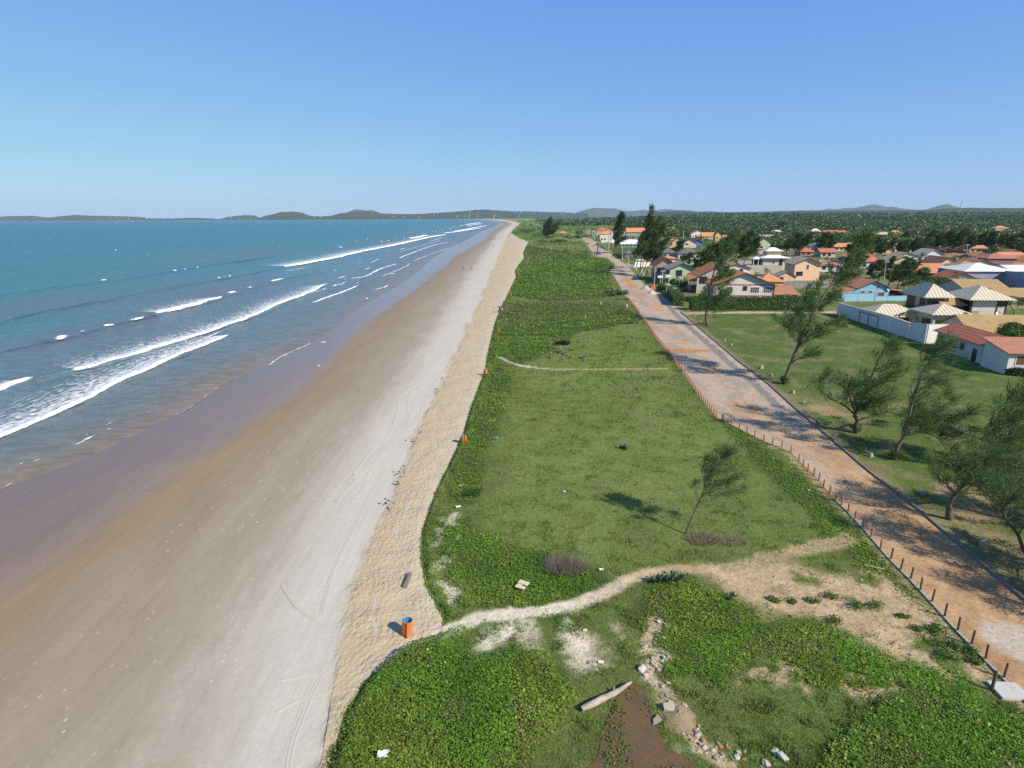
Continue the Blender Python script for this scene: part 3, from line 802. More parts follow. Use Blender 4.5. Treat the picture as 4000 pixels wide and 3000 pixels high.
hills('hills', 'dark green headland beyond the bay, left hump', [(1005, 857), (1018, 848), (1068, 836), (1099, 828), (1149, 826), (1181, 831), (1212, 843), (1253, 846), (1289, 843), (1325, 834), (1362, 828), (1407, 825), (1452, 827), (1497, 834), (1565, 836), (1633, 836), (1723, 830), (1768, 828), (1859, 820), (1895, 818), (1949, 822), (2000, 825), (2100, 827), (2180, 829), (2245, 831), (2300, 834)], 8600, 800, HILL, seed=2)
hills('hills', 'pale blue twin peak behind the headland', [(1360, 830), (1371, 823), (1389, 816), (1420, 821), (1434, 821), (1452, 820), (1475, 828), (1490, 834)], 14500, 900, MOUNT, seed=3)
hills('hills', 'blue mountain at the horizon behind the scrubland', [(2230, 832), (2253, 830), (2289, 818), (2325, 812), (2375, 814), (2407, 815), (2434, 824), (2480, 824), (2515, 820), (2542, 824), (2588, 818), (2610, 817), (2655, 821), (2696, 822), (2723, 826), (2768, 824), (2836, 829), (2990, 827), (3090, 823), (3203, 821)], 15500, 1200, MOUNT, seed=4)
hills('hills', 'blue mountain with reddish bare slopes at the right horizon', [(3190, 824), (3212, 820), (3235, 815), (3271, 818), (3312, 811), (3335, 813), (3375, 805), (3411, 798), (3434, 802), (3466, 808), (3497, 808), (3533, 816), (3600, 820)], 13500, 1200, MOUNT, seed=5)
hills('hills', 'round blue cone at the right horizon', [(3590, 820), (3624, 817), (3651, 808), (3696, 796), (3723, 803), (3760, 813), (3800, 818), (3900, 819), (4100, 816), (4400, 818)], 12500, 1200, MOUNT, seed=6)
hills('hills', 'dark wooded ridge closing the plain', [(2560, 830), (2640, 824), (2700, 826), (2723, 829), (2850, 829), (3000, 826), (3100, 824), (3300, 823), (3500, 821), (3620, 821), (3700, 814), (3800, 811), (3900, 813), (4000, 812), (4300, 812), (4700, 815)], 6000, 900, hill_mat('wooded ridge', (.03, .055, .025), (.045, .065, .035)), seed=7)
HAZE = 3.8e-5
# ------------------------------------------------------------------ air
hm = bpy.data.materials.new('air haze'); hm.use_nodes = True
t = hm.node_tree; t.nodes.remove(t.nodes['Principled BSDF'])
pv = nd(t, 'ShaderNodeVolumePrincipled'); pv.inputs['Color'].default_value = (.66, .85, 1.0, 1); pv.inputs['Density'].default_value = HAZE
pv.inputs['Anisotropy'].default_value = .0
t.links.new(pv.outputs[0], t.nodes['Material Output'].inputs['Volume'])
mb = MB(); mb.box((-24000, -700, -3.5), (24000, 19000, 520))
hz = mb.build('haze', hm); tag(hz, 'thin blue sea haze', 'haze', kind='stuff')
# EOF-PART2

# ------------------------------------------------------------------ ground cover: leaves of the dune vines, grass blades
def leaf_mesh(name, pos, size, up, col, mat, blade=False, seed=0, wind=(.35, .12)):
    """one small face per leaf; up: how far the leaves lie flat (1) or stand (0)"""
    r = np.random.default_rng(seed); n = len(pos)
    az = r.uniform(0, 2 * np.pi, n)
    if blade:
        d = np.stack([np.cos(az), np.sin(az), np.zeros(n)], 1)
        tip = np.stack([wind[0] + r.normal(0, .35, n), wind[1] + r.normal(0, .35, n), np.ones(n)], 1)
        s = size[:, None]
        V = np.stack([pos - d * s * .16, pos + d * s * .16, pos + tip * s], 1)
        Fa = np.arange(n * 3).reshape(n, 3)
        C = np.repeat(col, 3, 0)
    else:
        nrm = np.stack([r.normal(0, 1, n) * (1 - up), r.normal(0, 1, n) * (1 - up), np.ones(n) * (.35 + .65 * up)], 1)
        nrm /= np.linalg.norm(nrm, axis=1)[:, None]
        a = np.cross(nrm, np.stack([np.cos(az), np.sin(az), np.zeros(n) + .01], 1)); a /= np.linalg.norm(a, axis=1)[:, None]
        b_ = np.cross(nrm, a)
        s = size[:, None]
        V = np.stack([pos - a * s * .5, pos + b_ * s * .38, pos + a * s * .5, pos - b_ * s * .38], 1)
        Fa = np.arange(n * 4).reshape(n, 4)
        C = np.repeat(col, 4, 0)
    return raw_mesh(name, V.reshape(-1, 3), Fa, mat, col=C)

def scatter(n, ymin, ymax, xr, seed):
    """points over the near land, thinning out with distance"""
    r = np.random.default_rng(seed)
    u = r.random(n)
    y = 1 / (1 / ymin * (1 - u) + 1 / ymax * u)              # density ~ 1/y^2
    x0 = XB(4, y) - .25
    x1 = xr(y)
    x = x0 + (x1 - x0) * r.random(n)
    return x, y, r
def inside_any(polys, x, y, e=.5, amp=2.0):
    m = np.zeros(x.shape)
    for i, P in enumerate(polys): m = np.maximum(m, zone(P, x, y, e, amp, 3, 60 + i))
    return m
# vines
x, y, r = scatter(820000, 13, 330, lambda y: np.minimum(RL(y) - .25, 60 + y * 0) * (y > 30) + (y <= 30) * 27, 201)
m = inside_any(VINES, x, y)
edge_d = x - XB(4, y)
m = np.maximum(m, (1 - sstep(.5, 2.2, edge_d + (vnoise(x, y, 1.5, 3) - .5) * 2)) * (y > 26) * .8)
m *= 1 - bareness(x, y)
m *= 1 - zone(pond, x, y, .3, 1.0, 1.0, 20) * .93
keep = r.random(len(x)) < m * (.35 + .9 * fbm(x, y, 1.4, 42, 3))
x, y, edge_d = x[keep], y[keep], edge_d[keep]
bz = zone(BROWN, x, y, 3, 8, 8, 9)
top = (.18 + .55 * fbm(x, y, 2.6, 44, 3)) * (.3 + .7 * sstep(-.2, .9, edge_d)) * np.where(y > 120, 1.9, np.where(y > 60, 1.2, 1.0))
top *= .35 + .65 * inside_any(VINES[:4], x, y, 1.2, 1.0)
bank = (1 - sstep(1.2, 4.0, edge_d)) * sstep(24, 28, y) * (1 - sstep(90, 140, y))
top = top + .42 * bank * sstep(-.05, .5, edge_d)
z = top * (1 - (1 - .55 * bank) * .3 * r.random(len(x))) * np.where(r.random(len(x)) < .25, r.random(len(x)), 1)
size = np.maximum(.085, y / 520) * np.exp(r.normal(0, .38, len(x)))
k = r.random(len(x))[:, None]; pt = fbm(x, y, 2.4, 46, 3)[:, None]
c = np.array((.10, .19, .018)) * (1 - k) + np.array((.22, .345, .036)) * k
c = c * (.55 + .85 * pt) * (np.array((.85, .98, .8)) + np.array((.36, .05, .36)) * sstep(.40, .66, fbm(x, y, 5.5, 66, 4))[:, None])
dp = sstep(.56, .72, fbm(x, y, 1.5, 57, 3))[:, None]
c = np.where((r.random(len(x))[:, None] < dp * .35), np.array((.20, .17, .07)) * (.5 + k), c)
c = np.where(r.random(len(x))[:, None] < bz[:, None] * .38, np.array((.15, .135, .07)) * (.6 + .8 * k), c)
yl = r.random(len(x)); c[yl < .0018] = (.55, .42, .04); c[yl > .9985] = (.5, .5, .4)
vine = leaf_mesh('dune_vine', np.stack([x, y, z], 1), size, .72, c, LEAF, seed=3)
tag(vine, 'bright green creeping vines with round leaves', 'ground cover', kind='stuff')
# grass on the dune
x, y, r = scatter(640000, 13, 420, lambda y: np.minimum(RL(y) - .15, 70), 211)
v = inside_any(VINES, x, y)
m = (1 - .6 * v) * (1 - .93 * bareness(x, y)) * (1 - zone(pond, x, y, .3, 1.0, 1.0, 20) * .9)
keep = r.random(len(x)) < m * (.3 + .9 * fbm(x, y, 1.1, 47, 3))
x, y = x[keep], y[keep]
bz = zone(BROWN, x, y, 3, 8, 8, 9)
cl = sstep(.45, .75, fbm(x, y, .9, 58, 3))
size = np.maximum(.15, y / 330) * r.uniform(.5, 1.3, len(x)) * (.75 + .65 * cl) * np.where(y > 120, .8, 1)
pt = fbm(x, y, 3.2, 49, 4)[:, None]; k = r.random(len(x))[:, None]
c = np.array((.15, .25, .04)) * (1 - k) + np.array((.29, .345, .09)) * k
c = c * (1 - sstep(.5, .75, pt) * .6) + np.array((.12, .23, .03)) * sstep(.5, .75, pt) * .6
c = c * (1.08 - .22 * cl[:, None]) * np.where(fbm(x, y, 7, 59, 3)[:, None] > .56, np.array((.72, .95, .7)), 1.0)
dryg = sstep(.55, .7, fbm(x, y, 4.0, 50, 3))[:, None] * (zone(olive, x, y, 3, 8, 9, 5)[:, None] * .8 + .1)
c = c * (1 - dryg * .7) + np.array((.35, .315, .15)) * dryg * .7
c = np.where(r.random(len(x))[:, None] < bz[:, None] * .4, np.array((.17, .15, .08)), c)
rb = r.random(len(x)); c[rb < .13] = np.array((.27, .22, .11)) * (.7 + .6 * k[rb < .13])
spt = (fbm(x, y, .8, 67, 3) > .64); c[spt] = c[spt] * .6 + np.array((.12, .10, .05)) * .4
gr = leaf_mesh('dune_grass', np.stack([x, y, np.zeros(len(x)) - .02], 1), size, 0, c, GRASS, blade=True, seed=5)
tag(gr, 'wind combed grass covering the dune', 'grass', kind='stuff')
# mown lawn and rough grass right of the road
x, y, r = scatter(330000, 26, 210, lambda y: 20 + y * 1.02, 221)
ok = x > RR(y) + .35
x, y = x[ok], y[ok]; 
d_ = zone(dry, x, y, 3, 8, 6, 7) * sstep(.36, .58, fbm(x, y, 4, 52))
keep = r.random(len(x)) < (1 - .6 * d_) * (1 - bareness(x, y)) * (.35 + .8 * fbm(x, y, 1.6, 53, 3)) * (zone(lawn, x, y, 2, 3, 4, 6) * .85 + .15)
x, y = x[keep], y[keep]; d_ = d_[keep][:, None]
k = r.random(len(x))[:, None]; pt = fbm(x, y, 5, 54, 4)[:, None]
c = (np.array((.085, .155, .03)) * (1 - k) + np.array((.16, .22, .055)) * k) * (.6 + .8 * pt)
c = c * (1 - d_ * .7) + np.array((.17, .16, .07)) * d_ * .7
c[r.random(len(x)) < .003] = (.5, .48, .36)
lg = leaf_mesh('lawn_grass', np.stack([x, y, np.zeros(len(x)) - .02], 1), np.maximum(.09, y / 520) * r.uniform(.5, 1.3, len(x)), 0, c, GRASS, blade=True, seed=6)
tag(lg, 'short green grass of the lawn beside the road', 'grass', kind='stuff')
# low scrub of the plain beyond the last houses, dark in clumps
n = 90000; r = np.random.default_rng(231)
u = r.random(n); y = 1 / (1 / 330 * (1 - u) + 1 / 3400 * u)
x = XB(4, y) + 2 + r.random(n) * (60 + y * .33)
ok = (x > RR(np.minimum(y, 600)) + 4) | (x < RL(np.minimum(y, 560)) - 2)
keep = ok & (r.random(n) < .15 + 1.1 * sstep(.42, .62, fbm(x, y, 40, 55, 4)))
x, y = x[keep], y[keep]
k = r.random(len(x))[:, None]
c = np.array((.075, .125, .03)) * (1 - k) + np.array((.17, .24, .055)) * k
s_ = np.maximum(.8, y / 420) * r.uniform(.5, 1.2, len(x))
sb = leaf_mesh('scrub', np.stack([x, y, s_ * .35 + r.uniform(0, .5, len(x))], 1), s_, .35, c, LEAF, seed=7)
tag(sb, 'low coastal scrub on the plain behind the far beach', 'scrub', kind='stuff')

# ------------------------------------------------------------------ the wood on the plain: reads as one mass
r = np.random.default_rng(241)
n = 12500
u = r.random(n); y = 1 / (1 / 430 * (1 - u) + 1 / 5600 * u)
x0 = np.where(y < 700, .36 * y, .10 * y + 100); x0 = np.where(y > 1500, .03 * y + 40, x0)
x = x0 + r.random(n) * (1.05 * y + 40 - x0)
ok = np.ones(n, bool)
x, y = x[ok], y[ok]
hgt = r.uniform(4, 9.5, len(x)) * (.7 + .5 * fbm(x, y, 120, 56, 3)) * np.where(x / y < .25, .7, 1)
per = np.where(y < 900, 46, np.where(y < 2000, 26, 14))
ti = np.repeat(np.arange(len(x)), per); N = len(ti)
d = r.normal(0, 1, (N, 3)); d /= np.linalg.norm(d, axis=1)[:, None]; d[:, 2] = np.abs(d[:, 2]) * 1.0 - .25
rad = hgt[ti] * (.55 + .2 * r.random(len(x)))[ti]
pos = np.stack([x[ti], y[ti], terrain(x, y)[ti] + hgt[ti] * .55], 1) + d * rad[:, None] * np.array((1.1, 1.1, .62)) * r.uniform(.6, 1.05, (N, 1))
kind = r.random(len(x)); tone = r.uniform(.65, 1.25, len(x))
base = np.where((kind < .55)[:, None], np.array((.055, .10, .024)), np.where((kind < .85)[:, None], np.array((.085, .145, .034)), np.array((.12, .135, .065))))
c = base[ti] * (tone * (.55 + .9 * fbm(x, y, 260, 68, 3)))[ti][:, None] * r.uniform(.6, 1.4, (N, 1))
fo = leaf_mesh('forest', pos, np.maximum(1.3, y[ti] / 330) * r.uniform(.6, 1.3, N), .3, c, LEAF, seed=8)
tag(fo, 'dense low forest spreading over the plain to the horizon', 'forest', kind='stuff')

# ------------------------------------------------------------------ trees
WIND = np.array((.95, .16, .26))
def tree_root(name, loc, label, group=None):
    o = empty(name, loc); tag(o, label, 'tree', group); return o
def wisps(P, D, L_, r, nq, wd, tone, flat=.42):
    nq = int(nq * 1.7); wd = wd * .5
    """needle sprays: nq long thin faces around every point P along D"""
    n = len(P); idx = np.repeat(np.arange(n), nq)
    d = D[idx] + r.normal(0, flat, (n * nq, 3)); d /= np.linalg.norm(d, axis=1)[:, None]
    l = (L_[idx] * r.uniform(.55, 1.15, n * nq))[:, None]
    sd_ = np.cross(d, r.normal(0, 1, (n * nq, 3))); sd_ /= np.linalg.norm(sd_, axis=1)[:, None]
    w_ = (wd * r.uniform(.6, 1.3, n * nq))[:, None]
    p0 = P[idx] + r.normal(0, .12, (n * nq, 3)) * L_[idx][:, None]
    mid = p0 + d * l * .5 - np.array((0, 0, .05)) * l
    tip = p0 + d * l - np.array((0, 0, .12)) * l
    V = np.stack([p0, mid + sd_ * w_, tip, mid - sd_ * w_], 1)
    k = r.random((n * nq, 1))
    c = (np.array((.042, .085, .027)) * (1 - k) + np.array((.135, .215, .07)) * k) * tone[idx][:, None]
    return V, c
def casuarina(loc, trunk, r0, seed, label, nb=26, s0=.3, blen=.33, wl=1.0, wd=.07, nw=11, nq=4, group=None, up=.55, limbs=(), tone=1.0, wind=1.0, skirt=0, name='casuarina_tree'):
    """trunk: list of offsets from loc (metres); limbs: extra polylines (offsets) that carry foliage too"""
    r = np.random.default_rng(seed)
    root = tree_root(name, loc, label, group)
    mb = MB(); PW, DW, LW = [], [], []
    T_ = smooth_line(trunk, 16)
    H_ = T_[-1][2] - T_[0][2]
    mb.tube(T_, [r0 * (1 - .93 * (i / 15)) + .012 for i in range(16)], 7)
    def foliage(Q, dens, a0, lscale):
        ln = np.linalg.norm(np.diff(Q, axis=0), axis=1).sum()
        n = max(2, int(dens * .62 * ln))
        for u in 1 - (1 - a0) * r.random(n) ** 1.5:
            f = u * (len(Q) - 1); i = min(int(f), len(Q) - 2)
            p = Q[i] * (1 - (f - i)) + Q[i + 1] * (f - i)
            d = (Q[i + 1] - Q[i]); d = d / (np.linalg.norm(d) + 1e-9)
            v = d * .6 + WIND * .5 * wind + r.normal(0, .3, 3); v[2] += .22
            PW.append(p + r.normal(0, .1, 3)); DW.append(v / np.linalg.norm(v)); LW.append(wl * lscale * r.uniform(.7, 1.2))
    for l in limbs:
        Q = smooth_line(np.array(l, float), 8)
        mb.tube(Q, [r0 * .42 * (1 - .85 * i / 7) + .01 for i in range(8)], 5)
        foliage(Q, nw * .55, .3, 1)
        for _ in range(5):
            f = r.uniform(.3, 1); i = min(int(f * 7), 6); p = Q[i]
            az = r.uniform(0, 2 * np.pi); d = np.array((math.cos(az) + .5 * wind, math.sin(az), up)); d /= np.linalg.norm(d)
            ll = blen * H_ * .5 * r.uniform(.5, 1)
            B = np.array([p, p + d * ll * .5, p + d * ll + WIND * ll * .25 * wind])
            mb.tube(B, [.035, .025, .01], 4); foliage(B, nw, .2, 1)
    for k in range(nb):
        s = s0 + (1 - s0) * (k + r.random()) / nb
        f = s * 15; i = min(int(f), 14); p = T_[i] * (1 - (f - i)) + T_[i + 1] * (f - i)
        az = r.uniform(0, 2 * np.pi)
        d = np.array((math.cos(az), math.sin(az), 0)) + np.array((.45, .05, 0)) * wind
        d[2] = up * r.uniform(.6, 1.3); d /= np.linalg.norm(d)
        ll = blen * H_ * (1.08 - s) * r.uniform(.55, 1.15) + .25
        B = np.array([p, p + d * ll * .45, p + d * ll * .8 + WIND * ll * .12 * wind, p + d * ll + WIND * ll * .35 * wind + np.array((0, 0, .1 * ll))])
        mb.tube(B, [max(.012, r0 * .3 * (1 - s)), .025, .018, .008], 4)
        foliage(B, nw, .15, 1)
    foliage(T_[9:], nw * .6, .3, 1)
    if skirt:                                          # suckers round the foot
        for _ in range(skirt):
            az = r.uniform(0, 6.28); p = T_[0] + np.array((math.cos(az), math.sin(az), 0)) * r.uniform(.05, .5) + np.array((0, 0, r.uniform(.1, .8)))
            PW.append(p); DW.append(np.array((.35 * math.cos(az) + .2, .35 * math.sin(az), .9))); LW.append(.75)
    bm_ = mb.build('trunk', BARK, root, smooth=True)
    PW, DW, LW = np.array(PW), np.array(DW), np.array(LW)
    V, c = wisps(PW, DW, LW, r, nq, wd, r.uniform(.7, 1.35, len(PW)) * tone)
    raw_mesh('crown', V.reshape(-1, 3), np.arange(len(V) * 4).reshape(-1, 4), NEEDLE, root, col=np.repeat(c, 4, 0))
    return root
def at(px, py, z=0.0):
    g = G(px, py); return (float(g[0]), float(g[1]), z)
def off(loc, px, py, dy=0.0):
    """offset from loc of the point showing at the pixel, standing dy metres behind loc"""
    Y = loc[1] + dy
    lo, hi = -5., 90.
    X = loc[0]
    for _ in range(6):
        z = ZAT(X, Y, py); p, _y = PROJ(X, Y, z); X += (px - p) / F * Y * 1.04
    return (X - loc[0], dy, z - loc[2])
l1 = at(2766, 1275)
casuarina(l1, [(0, 0, -.1), off(l1, 2758, 1245), off(l1, 2762, 1200, .2), off(l1, 2776, 1110, .6), off(l1, 2800, 1030, 1.2), off(l1, 2835, 960, 2), off(l1, 2860, 912, 2.5)], .34, 1,
          'tall leaning casuarina on the lawn corner in front of the clipped hedge', nb=44, s0=.24, blen=.25, wl=1.6, wd=.12, nw=8, nq=4)
l2 = at(3060, 1500)
casuarina(l2, [(0, 0, -.1), off(l2, 3082, 1440), off(l2, 3118, 1350, .3), off(l2, 3160, 1260, .8), off(l2, 3220, 1150, 1.2), off(l2, 3290, 1050, 1.8), off(l2, 3345, 960, 2.2), off(l2, 3382, 915, 2.4)], .30, 2,
          'tallest bent casuarina with a bare lower trunk standing at the road edge', nb=44, s0=.30, blen=.25, wl=1.4, wd=.09, nw=9, nq=4, skirt=60,
          limbs=([off(l2, 3145, 1300, .5), off(l2, 3110, 1290, .2), off(l2, 3060, 1275, 0), off(l2, 3022, 1238, -.3)], [off(l2, 3120, 1330, .3), off(l2, 3150, 1335, -1), off(l2, 3230, 1290, -1.8)],
                 [off(l2, 3088, 1420), off(l2, 3120, 1400, -.5), off(l2, 3165, 1385, -.8)]))
l3 = at(3339, 1690)
casuarina(l3, [(0, 0, -.1), off(l3, 3349, 1650), off(l3, 3350, 1640, .1), off(l3, 3338, 1618, .2), off(l3, 3365, 1570, .3), off(l3, 3400, 1480, .5), off(l3, 3450, 1370, .6), off(l3, 3472, 1345, .7)], .30, 3,
          'spreading low casuarina with a short forked trunk', nb=32, s0=.40, blen=.46, wl=1.25, wd=.055, nw=10, nq=4, skirt=45,
          limbs=([off(l3, 3338, 1618, .2), off(l3, 3300, 1585, -.3), off(l3, 3250, 1560, -.8), off(l3, 3190, 1520, -1)], [off(l3, 3345, 1620, .2), off(l3, 3325, 1570, 1), off(l3, 3300, 1500, 1.5), off(l3, 3280, 1460, 1.7)],
                 [off(l3, 3352, 1640, .1), off(l3, 3400, 1625, .6), off(l3, 3460, 1610, 1.2), off(l3, 3540, 1630, 1.4)], [off(l3, 3360, 1590, .3), off(l3, 3410, 1550, 1), off(l3, 3470, 1470, 1.3), off(l3, 3510, 1420, 1.5)],
                 [off(l3, 3350, 1600, .2), off(l3, 3330, 1540, -.8), off(l3, 3250, 1490, -1.2), off(l3, 3165, 1500, -1.3)]))
l4 = at(3495, 1795)
casuarina(l4, [(0, 0, -.1), off(l4, 3497, 1770), off(l4, 3515, 1730), off(l4, 3538, 1690, .1), off(l4, 3552, 1620, .3), off(l4, 3575, 1530, .5), off(l4, 3610, 1445, .7), off(l4, 3650, 1380, .9), off(l4, 3672, 1338, 1)], .22, 4,
          'slender casuarina with long sprays blown far to the right', nb=38, s0=.28, blen=.42, wl=1.35, wd=.05, nw=9, nq=4, skirt=70, wind=1.5,
          limbs=([off(l4, 3540, 1690), off(l4, 3600, 1685, .5), off(l4, 3660, 1710, .8), off(l4, 3700, 1760, 1)], [off(l4, 3540, 1688), off(l4, 3580, 1660, .6), off(l4, 3680, 1640, 1), off(l4, 3790, 1600, 1.4)]))
l5 = at(3706, 2028)
casuarina(l5, [(0, 0, -.1), off(l5, 3708, 1985), off(l5, 3706, 1972), off(l5, 3735, 1925, .1), off(l5, 3772, 1885, .3), off(l5, 3790, 1840, .4), off(l5, 3820, 1790, .5), off(l5, 3860, 1740, .6)], .26, 5,
          'crooked dark trunked casuarina beside the kerb, nearest full tree', nb=36, s0=.40, blen=.85, wl=1.1, wd=.038, nw=9, nq=5, up=.4,
          limbs=([off(l5, 3738, 1925), off(l5, 3715, 1910, -.3), off(l5, 3688, 1880, -.5), off(l5, 3620, 1810, -.6)], [off(l5, 3772, 1885, .3), off(l5, 3740, 1850, .4), off(l5, 3690, 1800, .6), off(l5, 3600, 1780, .8)],
                 [off(l5, 3772, 1885, .3), off(l5, 3850, 1900, .6), off(l5, 3930, 1890, 1), off(l5, 3990, 1880, 1.4)], [off(l5, 3780, 1870, .3), off(l5, 3840, 1850, -.4), off(l5, 3930, 1830, -.8), off(l5, 4000, 1800, -1)]))
l6 = at(3850, 1850)
casuarina(l6, [(0, 0, -.1), off(l6, 3856, 1800), off(l6, 3870, 1760), off(l6, 3905, 1690, .3), off(l6, 3945, 1620, .6), off(l6, 3985, 1560, .9), off(l6, 4010, 1510, 1)], .17, 6,
          'thin twin stemmed casuarina behind the crooked one', nb=34, s0=.22, blen=.55, wl=1.2, wd=.05, nw=9, nq=4, wind=1.3,
          limbs=([off(l6, 3852, 1790), off(l6, 3866, 1700, -.2), off(l6, 3880, 1620, -.4), off(l6, 3892, 1560, -.5)], [off(l6, 3860, 1770), off(l6, 3900, 1760, .5), off(l6, 3980, 1770, 1)]))
l7 = at(4030, 2190)
casuarina(l7, [(0, 0, -.1), off(l7, 3995, 2140), off(l7, 3975, 2085), off(l7, 3935, 2040, .1), off(l7, 3915, 1990, .2), off(l7, 3900, 1955, .3), off(l7, 3850, 1925, .4), off(l7, 3800, 1895, .5)], .13, 7,
          'casuarina at the right edge with a pale limb arching to the left', nb=30, s0=.40, blen=.8, wl=1.0, wd=.034, nw=9, nq=4,
          limbs=([off(l7, 3975, 2090), off(l7, 4010, 2040, .3), off(l7, 4060, 1960, .5), off(l7, 4080, 1880, .6)], [off(l7, 3930, 2030), off(l7, 3990, 1990, .3), off(l7, 4050, 1930, .8)], [off(l7, 3915, 1990), off(l7, 3970, 1930, .4), off(l7, 4020, 1870, .6)]))
l8 = at(2676, 2085)
casuarina(l8, [(0, 0, -.1), off(l8, 2700, 2030), off(l8, 2740, 1940, .1), off(l8, 2775, 1880, .2), off(l8, 2810, 1810, .3), off(l8, 2835, 1765, .3)], .07, 8,
          'small leaning casuarina sapling alone in the dune grass', nb=34, s0=.34, blen=.44, wl=.72, wd=.026, nw=14, nq=5, wind=1.3)
l8b = at(3940, 1730)
casuarina(l8b, [(0, 0, -.1), off(l8b, 3945, 1690), off(l8b, 3965, 1610), off(l8b, 4000, 1530)], .14, 61, 'leafy casuarina at the right edge above the bare ground', nb=22, s0=.15, blen=.6, wl=1.1, wd=.06, nw=9, nq=5)
l8c = at(4120, 2080)
casuarina(l8c, [(0, 0, -.1), (.1, 0, 1.5), (.5, .2, 3.2), (.9, .3, 5.2), (1.6, .4, 7)], .2, 62, 'casuarina just outside the right frame edge whose shade falls on the near road', nb=34, s0=.2, blen=.55, wl=1.1, wd=.04, nw=11, nq=6)
for i, (X_, Y_, h_) in enumerate(((35.6, 29.5, 6.5), (36.6, 33.0, 7.5), (37.8, 35.5, 6.0))):
    casuarina((X_, Y_, 0), [(0, 0, -.1), (.1, 0, h_ * .2), (.5, .2, h_ * .45), (.9, .3, h_ * .75), (1.4, .4, h_)], .17, 63 + i, 'casuarina beyond the right frame edge shading the nearest stretch of road', nb=30, s0=.2, blen=.55, wl=1.1, wd=.045, nw=10, nq=5, group='casuarinas beyond the right frame edge')
l9 = at(2126, 932)
casuarina(l9, [(0, 0, -.1), off(l9, 2132, 905), off(l9, 2140, 880), off(l9, 2148, 855)], .6, 9, 'lone bushy casuarina on the far dune, dark against the plain', nb=40, s0=.05, blen=.34, wl=4.2, wd=.55, nw=3, nq=5, wind=.8, up=1.1, tone=.8,
          limbs=([(0, 0, .5), off(l9, 2145, 905, 2), off(l9, 2168, 885, 3), off(l9, 2180, 873, 4)], [(0, 0, .5), off(l9, 2155, 908, -2), off(l9, 2176, 893, -3)]))
l10 = at(2398, 989)
casuarina(l10, [(0, 0, -.1), off(l10, 2404, 950), off(l10, 2408, 910), off(l10, 2418, 865), off(l10, 2427, 834)], .4, 10, 'tall narrow casuarina on the roadside before the white walls', nb=46, s0=.15, blen=.24, wl=2.6, wd=.33, nw=5, nq=5, up=.8, tone=.75)
# the stand with whitewashed feet
WHITEW = paint('whitewash', (.6, .58, .54), .9, .3, 2)
for i, (bx, by, tx, ty, lab) in enumerate([(2474, 1048, 2530, 900, 'thin casuarina with a white painted foot, nearest the side street in its stand'), (2484, 1056, 2540, 860, 'bent casuarina with a white painted foot, second from the road in its stand'),
                                           (2498, 1078, 2542, 812, 'tallest casuarina of the stand with white painted feet'), (2505, 1066, 2575, 850, 'bushy casuarina in the middle of the stand with white painted feet'),
                                           (2512, 1076, 2590, 880, 'casuarina leaning right from the stand with white painted feet'), (2520, 1082, 2610, 930, 'low leaning casuarina at the right end of the painted stand')]):
    l = at(bx, by)
    ro = casuarina(l, [(0, 0, -.1), off(l, bx + (tx - bx) * .2, by + (ty - by) * .3), off(l, bx + (tx - bx) * .5, by + (ty - by) * .65), off(l, tx, ty)], .22, 20 + i, lab, nb=30, s0=.3, blen=.22, wl=2.0, wd=.24, nw=5, nq=5, tone=.8,
                   group='casuarinas with white painted feet')
    mb = MB(); mb.tube([(0, 0, 0), (np.array(off(l, bx + (tx - bx) * .05, by - (by - ty) * .08)))], [.27, .22], 8); mb.build('painted_foot', WHITEW, ro)
# casuarinas among the houses
vill = [(2690, 1085, 2770, 960), (2745, 1065, 2830, 930), (2800, 1045, 2880, 905), (2860, 1045, 2930, 900), (2660, 1030, 2700, 985), (2905, 1030, 2960, 920), (2560, 985, 2600, 930), (2640, 975, 2665, 935),
        (3070, 1000, 3120, 910), (3110, 1000, 3160, 915), (3180, 985, 3230, 905), (3225, 985, 3245, 915), (3300, 1090, 3350, 940), (3325, 1060, 3385, 930), (3340, 1040, 3395, 915), (3370, 1010, 3430, 920), (3420, 1010, 3450, 940), (3450, 1005, 3495, 930),
        (3430, 1100, 3485, 1000), (3500, 1150, 3545, 1010), (3530, 1130, 3570, 1020), (3500, 1000, 3540, 935), (3545, 995, 3590, 930), (3580, 990, 3620, 925), (3640, 985, 3680, 905), (3690, 985, 3720, 895), (3720, 985, 3760, 900),
        (3770, 990, 3800, 915), (3810, 980, 3850, 905), (3850, 985, 3880, 900), (3890, 975, 3930, 910), (3930, 985, 3960, 915), (3960, 970, 4000, 900), (3990, 1010, 4040, 930), (3620, 960, 3650, 900), (3520, 960, 3540, 905), (3745, 955, 3775, 890), (3950, 1010, 3990, 945), (3390, 1112, 3440, 1012), (3465, 1128, 3515, 1035), (3300, 1012, 3350, 935), (2620, 1000, 2660, 955), (2830, 1010, 2870, 935), (3130, 970, 3160, 910), (3560, 1010, 3600, 945)]
for i, (bx, by, tx, ty) in enumerate(vill):
    l = at(bx, by); d_ = l[1]
    casuarina(l, [(0, 0, -.1), off(l, bx + (tx - bx) * .25, by + (ty - by) * .35), off(l, bx + (tx - bx) * .6, by + (ty + 8 - by) * .7), off(l, tx, ty + 8)], .25, 40 + i,
              'dark windswept casuarina among the houses behind the beach road', nb=24, s0=.2, blen=.38, wl=d_ / 170, wd=d_ / 800, nw=8, nq=4, tone=.62, group='casuarinas among the houses')
# EOF-PART3

